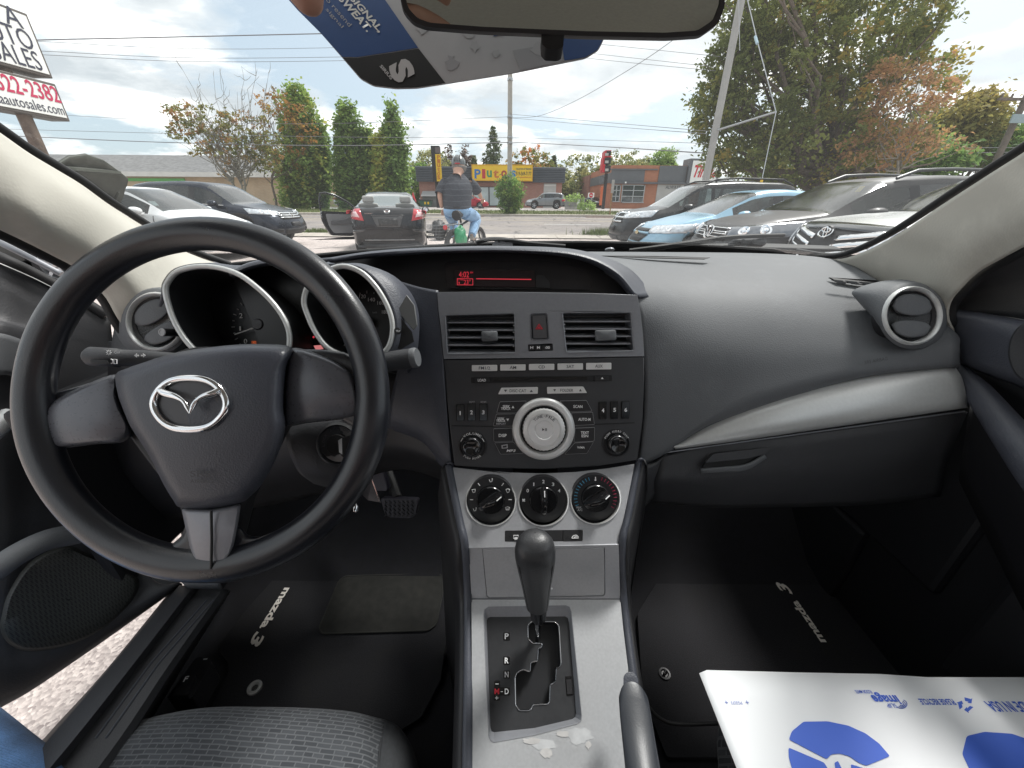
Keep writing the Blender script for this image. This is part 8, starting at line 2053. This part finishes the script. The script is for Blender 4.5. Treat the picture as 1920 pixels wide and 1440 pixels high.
# ---------------------------------------------------------------- floor, sill, pedals
FL=empt('cabin_floor');ZF=.335
def floor(x0,x1):
    g=G();g.grid([[Vector((x,y,z)) for x in (x0,(x0+x1)/2,x1)] for y,z in ((-.5,ZF),(.2,ZF),(.62,ZF),(.72,ZF+.03),(.95,ZF+.22),(1.1,ZF+.45),(1.12,EYE-.26))]);part('carpet',g,D_CARPET,FL,smooth=60,fix=False)
floor(-.80,-.03);floor(.10,.86)
g=G();g.box((0,1.16,.58),(1.5,.04,.74));part('bulkhead',g,D_CARPET,FL,smooth=None)
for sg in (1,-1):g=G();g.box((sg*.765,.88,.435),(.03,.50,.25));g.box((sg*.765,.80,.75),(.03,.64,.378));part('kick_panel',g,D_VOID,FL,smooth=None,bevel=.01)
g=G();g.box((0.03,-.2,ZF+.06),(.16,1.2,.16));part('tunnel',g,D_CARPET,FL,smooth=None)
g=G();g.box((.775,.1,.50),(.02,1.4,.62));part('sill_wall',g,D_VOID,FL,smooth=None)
SL=empt('door_sill')
def zs(x,y,z):return atZ(x,y,EYE+z)
g=G()
rows=[[zs(330,1097,-.80),zs(200,1257,-.80),zs(80,1390,-.80),zs(-60,1560,-.80)],[zs(339,1098,-.685),zs(215,1245,-.685),zs(98,1384,-.685),zs(-40,1550,-.685)],[zs(362,1100,-.672),zs(250,1245,-.672),zs(140,1384,-.672),zs(0,1550,-.672)],
        [zs(372,1102,-.690),zs(262,1245,-.690),zs(155,1384,-.690),zs(20,1550,-.690)],[zs(418,1104,-.690),zs(318,1245,-.690),zs(225,1384,-.690),zs(100,1550,-.690)],[zs(428,1106,-.70),zs(330,1245,-.70),zs(240,1384,-.70),zs(120,1550,-.70)],[zs(430,1110,-.87),zs(345,1245,-.87),zs(260,1384,-.87),zs(140,1550,-.87)]]
g.grid([[Vector(p) for p in cr([tuple(q) for q in r_],16)] for r_ in rows]);part('sill_cover',g,D_SOFT,SL,smooth=40,fix=False,solid=.003)
for f in (.35,.62):
    a=[zs(372+(418-372)*f,1125,-.6885),zs(262+(318-262)*f,1245,-.6885),zs(155+(225-155)*f,1384,-.6885)];g=G();g.tube(a,.0016,6);part('scuff_rib',g,D_SIDE,SL)
g=G();g.grid([[zs(340,1088,-.64),zs(395,1088,-.64),zs(410,1090,-.64)],[zs(352,1101,-.668),zs(398,1103,-.668),zs(416,1104,-.668)]]);part('sill_end',g,D_PAD,SL,fix=False,solid=.004)
# fuel flap lever
FV=empt('fuel_lever')
g=G();zl_=-.78
lo=[zs(x,y,zl_) for x,y in rounded([(312,1308),(330,1285),(368,1232),(392,1232),(398,1244),(360,1308)],4)]
g.prism(lo,(0,0,-.05));part('lever_base',g,D_BLACK,FV,bevel=.003)
g=G();g.prism([zs(x,y,zl_+.012) for x,y in rounded([(322,1304),(350,1262),(366,1264),(352,1304)],3)],(0,0,-.012));part('lever',g,D_BTN,FV,bevel=.002)
text('F',zs(349,1273,zl_+.0135),(1,.15,0),(-.15,1,0),.006,.009,D_TXT,FV,'fuel_symbol',.0003,bold=.03);text('-',zs(385,1236,zl_+.002),(1,.1,0),(0,1,0),.007,.002,D_TXT,FV,'mark',.0003)
PD_=empt('brake_pedal')
bp_=[(713,934),(784,937),(779,966),(770,972),(730,970),(722,965)]
FPd=Fr(.86)
plate('pedal_pad',rounded(bp_,6),FPd,.02,M('pedal_rubber',(.026,.025,.034),.5),PD_,bevel=.003)
for k in range(7):
    x=722+k*8.3;g=G();pts=[(x+(3 if j%2 else -1),939+j*3.6) for j in range(9)];g.tube([FPd.p(a,b,.001) for a,b in pts],.0016,5);part('tread',g,M('pedal_tread',(.012,.012,.014),.5),PD_)
g=G();g.tube([FPd.p(740,940,-.02),at(715,850,.98),at(700,780,1.0)],.012,8);part('pedal_arm',g,D_RUB,PD_)
AP=empt('accelerator_pedal');g=G();g.prism([at(x,y,.88) for x,y in [(695,880),(720,882),(729,915),(727,921),(700,920)]],FW*.02);part('pedal_pad',g,M('pedal_violet',(.04,.038,.055),.42),AP,bevel=.004)  # pad in one even dark violet tone
# floor mats: lie on the carpet, things of their own
ZM=ZF-EYE+.013
def matz(x,y,o=0):return atZ(x,y,ZF+.013+o)
def flat(name,poly,th,mat,par,off=0,bevel=0):
    g=G();g.prism([matz(x,y,off) for x,y in poly],(0,0,-th));return g.obj(name,mat,par,smooth=35,bevel=bevel)
m1=thing('floor_mat','black carpet mat under the pedals with a heel pad and lettering','floor mat',matz(600,1200))
mp1=rounded([(392,1334),(430,1256),(427,1240),(407,1214),(460,1145),(519,1079),(560,1075),(626,1076),(643,1000),(655,986),(820,985),(832,992),(856,1100),(861,1162),(836,1205),(826,1275),(790,1345),(700,1400),(400,1400)],9)
flat('mat_pile',mp1,.010,D_MAT,m1,bevel=.003)
hp=rounded([(604,1188),(598,1177),(635,1089),(647,1080),(824,1075),(835,1089),(818,1171),(803,1182)],7)
flat('heel_pad',hp,.004,M('heel_pad_pile',(.019,.019,.017),.95,var=(60,.4),bump=('noise',900,.9),dirt=(12,(.032,.031,.026),.6)),m1,.004,.0015)
g=G();g.tube([matz(x,y,.004) for x,y in hp],.0016,6,closed=True);g.obj('heel_pad_binding',M('binding',(.03,.03,.027),.9),m1)
g=lathe_at(matz(478,1290,0),(0,0,1),[(.0135,0),(.013,.0035),(.009,.004),(.0062,.002),(.0062,-.004)],28);g.obj('fixing_ring',M('ring_grey',(.30,.30,.29),.45),m1)
g=lathe_at(matz(478,1290,-.004),(0,0,1),[(.006,0),(0,0)],20);g.obj('fixing_hole',D_RUB,m1)
D_LOGO=M('logo_silver',(.80,.76,.70),.4)
def logo(par,pa,pb,hgt,p3a,p3b):
    a,b=matz(*pa),matz(*pb);d_=(b-a);
    text('mazda',(a+b)/2+Vector((0,0,.003)),d_,Vector((-d_.y,d_.x,0)),d_.length,hgt,D_LOGO,par,'lettering',.001,bold=.035)
    a,b=matz(*p3a),matz(*p3b);e=(b-a);c=(a+b)/2+Vector((0,0,.003));text('3',c,d_,Vector((-d_.y,d_.x,0)),e.length,hgt*1.4,D_LOGO,par,'lettering',.001,shear=.25,bold=.03)
logo(m1,(541,1104),(494,1180),.019,(491,1186),(476,1214))
m2=thing('floor_mat','black carpet mat in the passenger footwell with silver lettering','floor mat',matz(1500,1150))
mp2=rounded([(1195,1150),(1290,1000),(1420,960),(1640,965),(1700,1010),(1850,1250),(1900,1420),(1250,1420),(1205,1300)],9)
flat('mat_pile',mp2,.010,D_MAT,m2,bevel=.003);logo(m2,(1541,1206),(1487,1128),.019,(1478,1116),(1460,1094))
g=lathe_at(matz(1246,1264,0),(0,0,1),[(.012,0),(.0115,.003),(.008,.0035),(.006,.001)],24);g.obj('fixing_ring',D_BTN,m2);g=G();g.tube([matz(1246,1268,.002),matz(1245,1262,.008),matz(1247,1257,.008),matz(1250,1262,.003)],.0022,6);g.obj('fixing_hook',D_BTN,m2)
g=tpx([(1215,1325,.62),(1235,1345,.62),(1265,1357,.62),(1335,1357,.62),(1400,1350,.62)],.0028,8);part('seat_cable',g,D_RUB,CAR,smooth=60)
# ---------------------------------------------------------------- seats
def fabric():
    m,t,b=nodes_of('seat_fabric');lk=t.links.new;c=mnode(t,'ShaderNodeTexCoord')
    mp=mnode(t,'ShaderNodeMapping');mp.inputs['Scale'].default_value=(1,1.0,1);mp.inputs['Rotation'].default_value=(0,0,R(3));lk(c.outputs['Object'],mp.inputs[0])
    n0=mnode(t,'ShaderNodeTexNoise');n0.inputs['Scale'].default_value=35;lk(c.outputs['Object'],n0.inputs['Vector'])
    ad=mnode(t,'ShaderNodeVectorMath',operation='MULTIPLY_ADD');lk(n0.outputs['Color'],ad.inputs[0]);ad.inputs[1].default_value=(.004,.002,0);lk(mp.outputs[0],ad.inputs[2])
    bk_=mnode(t,'ShaderNodeTexBrick');lk(ad.outputs[0],bk_.inputs['Vector']);bk_.offset=.37;bk_.squash=.7;bk_.squash_frequency=3
    bk_.inputs['Scale'].default_value=1;bk_.inputs['Brick Width'].default_value=.019;bk_.inputs['Row Height'].default_value=.0056;bk_.inputs['Mortar Size'].default_value=.0010;bk_.inputs['Mortar Smooth'].default_value=.4
    bk_.inputs['Color1'].default_value=(.042,.046,.053,1);bk_.inputs['Color2'].default_value=(.068,.074,.083,1);bk_.inputs['Mortar'].default_value=(.118,.125,.135,1)
    lk(bk_.outputs['Color'],b.inputs['Base Color']);b.inputs['Roughness'].default_value=.9;b.inputs['Sheen Weight'].default_value=.15
    bp=mnode(t,'ShaderNodeBump');bp.inputs['Strength'].default_value=.7;bp.inputs['Distance'].default_value=.001;bp.invert=True;lk(bk_.outputs['Fac'],bp.inputs['Height']);lk(bp.outputs[0],b.inputs['Normal']);return m
D_FAB=fabric();D_CLOTH=M('seat_cloth',(.050,.053,.058),.9,var=(200,.2),bump=('noise',800,.6))
DS=empt('driver_seat')
loft('cushion',[[(175,1420,.68),(350,1385,.68),(500,1378,.68),(640,1385,.68),(712,1400,.68)],[(148,1392,.625),(350,1346,.625),(500,1339,.625),(640,1345,.625),(716,1362,.625)],[(128,1388,.60),(350,1336,.598),(500,1329.5,.598),(640,1336,.598),(719,1352,.60)],[(105,1398,.58),(340,1342,.574),(500,1336,.573),(650,1343,.574),(720,1362,.58)],
                 [(30,1450,.545),(320,1395,.535),(500,1390,.533),(660,1398,.535),(712,1412,.545)],[(-90,1560,.50),(300,1530,.48),(500,1525,.478),(670,1530,.48),(700,1545,.49)],[(-250,1750,.45),(260,1750,.43),(500,1750,.43),(680,1750,.43),(690,1760,.44)]],D_FAB,DS,40,40)
loft('bolster',[[(712,1400,.68),(735,1425,.68),(755,1480,.68),(765,1560,.68)],[(717,1360,.625),(748,1378,.62),(775,1430,.615),(788,1520,.60)],[(719,1351,.60),(750,1370,.592),(778,1425,.585),(792,1520,.56)],[(720,1361,.58),(742,1380,.572),(765,1430,.56),(778,1520,.53)],[(712,1411,.545),(728,1425,.54),(742,1450,.535),(752,1530,.51)],[(700,1544,.49),(712,1550,.49),(725,1570,.49),(735,1600,.48)]],D_CLOTH,DS,16,30)
g=tpx([(720,1353,.598),(718,1375,.570),(711,1412,.542),(700,1545,.487)],.0012,6);part('piping',g,D_CLOTH,DS)
PS=empt('passenger_seat')
ps_=[(.265,.300),(.72,.300),(.74,-.15),(.25,-.15)]
zq=EYE-.600
g=G();rows=[]
for y,z in ((.22,-.16),(.275,-.07),(.29,-.02),(.275,-.001),(.24,0),(.05,-.005),(-.15,-.02)):rows.append([Vector((x,y,zq+z-.03*(abs((x-.49)/.235)**4))) for x in np.linspace(.262,.72,13)])
g.grid(rows);part('cushion',g,D_FAB,PS,smooth=70,fix=False,solid=.004)
g=G();g.box((.49,-.2,zq+.25),(.46,.12,.6),(Vector((1,0,0)),Vector((0,.96,.26)),Vector((0,-.26,.96))));part('backrest',g,D_CLOTH,PS,smooth=None,bevel=.05,seg=3)
# paper mat lying on the passenger seat
PP=thing('paper_mat','white paper mat with blue printing lying over the passenger seat','paper mat',(.49,.2,zq))
def pz(x,y,o=0):
    p=atZ(x,y,zq+.010+o);p.z+=.004*math.sin(p.x*14+1)*.5;return p
zp=lambda x,y,o=0:atZ(x,y,zq+.010+o)
pe=[(1311,1262.5),(1325.5,1262.5),(1325,1256.5),(1500,1261),(1650,1264),(1740,1270),(1960,1270),(2300,1272)]
g=G();far_=[zp(*q) for q in pe];rows=[]
for f in np.linspace(0,1,14):rows.append([Vector((p.x-.0*f,p.y*(1-f)+(-.12)*f,p.z+.0003*math.sin(p.x*13)*math.sin(f*6+1)*(1 if f>.02 else .4))) for p in [zp(*q) for q in pe if q[0]!=1325.5]])
g.grid(rows);g.obj('paper_sheet',D_PAPER,PP,smooth=180,fix=False,solid=.0006)
def ink(nm,poly,mat=D_BLUE,holes=()):
    g=G();lift=.0010;g.prism([zp(x,y,lift) for x,y in poly],(0,0,-.0003),[[zp(x,y,lift) for x,y in h] for h in holes]);return g.obj(nm,mat,PP,smooth=None)
V5=lambda pts:[(1300+x*.3229,1220+y*.3229) for x,y in pts]
ink('shoe_print',V5(rounded([(555,515),(572,468),(640,412),(780,410),(900,435),(1000,480),(1080,540),(1142,612),(1005,668),(960,650),(905,612),(850,597),(800,602),(775,630)],12)))
ink('shoe_print',V5(rounded([(553,562),(760,650),(790,700),(820,800),(640,800),(575,690),(555,620)],12)))
ink('shoe_print',V5(rounded([(820,650),(840,640),(870,700),(860,800),(840,760)],6)));ink('shoe_print',V5(rounded([(915,660),(950,670),(1010,690),(1000,800),(940,800)],6)))
ink('shoe_print',V5(rounded([(1588,495),(1690,471),(1850,482),(1960,520),(2050,600),(2060,800),(1700,800),(1620,720),(1562,600)],14)))
def utext(s_,x,y,w,h,mat=D_BLUE,bold=.0):
    c=zp(x,y,.0007);k_=(zp(x+5,y)-zp(x-5,y)).length/10;kv=(zp(x,y-5)-zp(x,y+5)).length/10
    text(s_,c,(-1,0,0),(0,-1,0),w*k_,h*kv,mat,PP,'lettering',.0003,bold=bold)
utext('PG3273',1381,1318,20,5,D_BLUEL);utext('image',1659,1309,48,17,D_BLUE,.03);utext('FLOOR MATS',1619,1297,30,5,D_BLUE,.02);utext('PLEASE RECYCLE',1757,1316,64,8,D_BLUE,.02);utext('MADE IN USA',1899,1325,92,13,D_BLUE,.02);utext('SLIP',1672,1323,18,6,D_BLUE)
for x in (1362,1401):utext('+',x,1317,6,6,D_BLUEL)
for k in range(3):
    g=G();g.tube([zp(1690+(4+3.2*k)*math.cos(a),1320+(3+2.6*k)*math.sin(a),.0007) for a in np.linspace(-1.2,2.4,14)],.0005,5);g.obj('ring_mark',D_BLUEL,PP)
for k in range(3):
    a0=R(120*k+20);arr=[]
    for q,r_ in ((0,15),(.9,15),(.9,18),(1.5,11),(.9,5),(.9,8),(0,8)):arr.append((1811+r_*math.cos(a0+q),1321+r_*.92*math.sin(a0+q)))
    ink('recycle_arrow',arr)
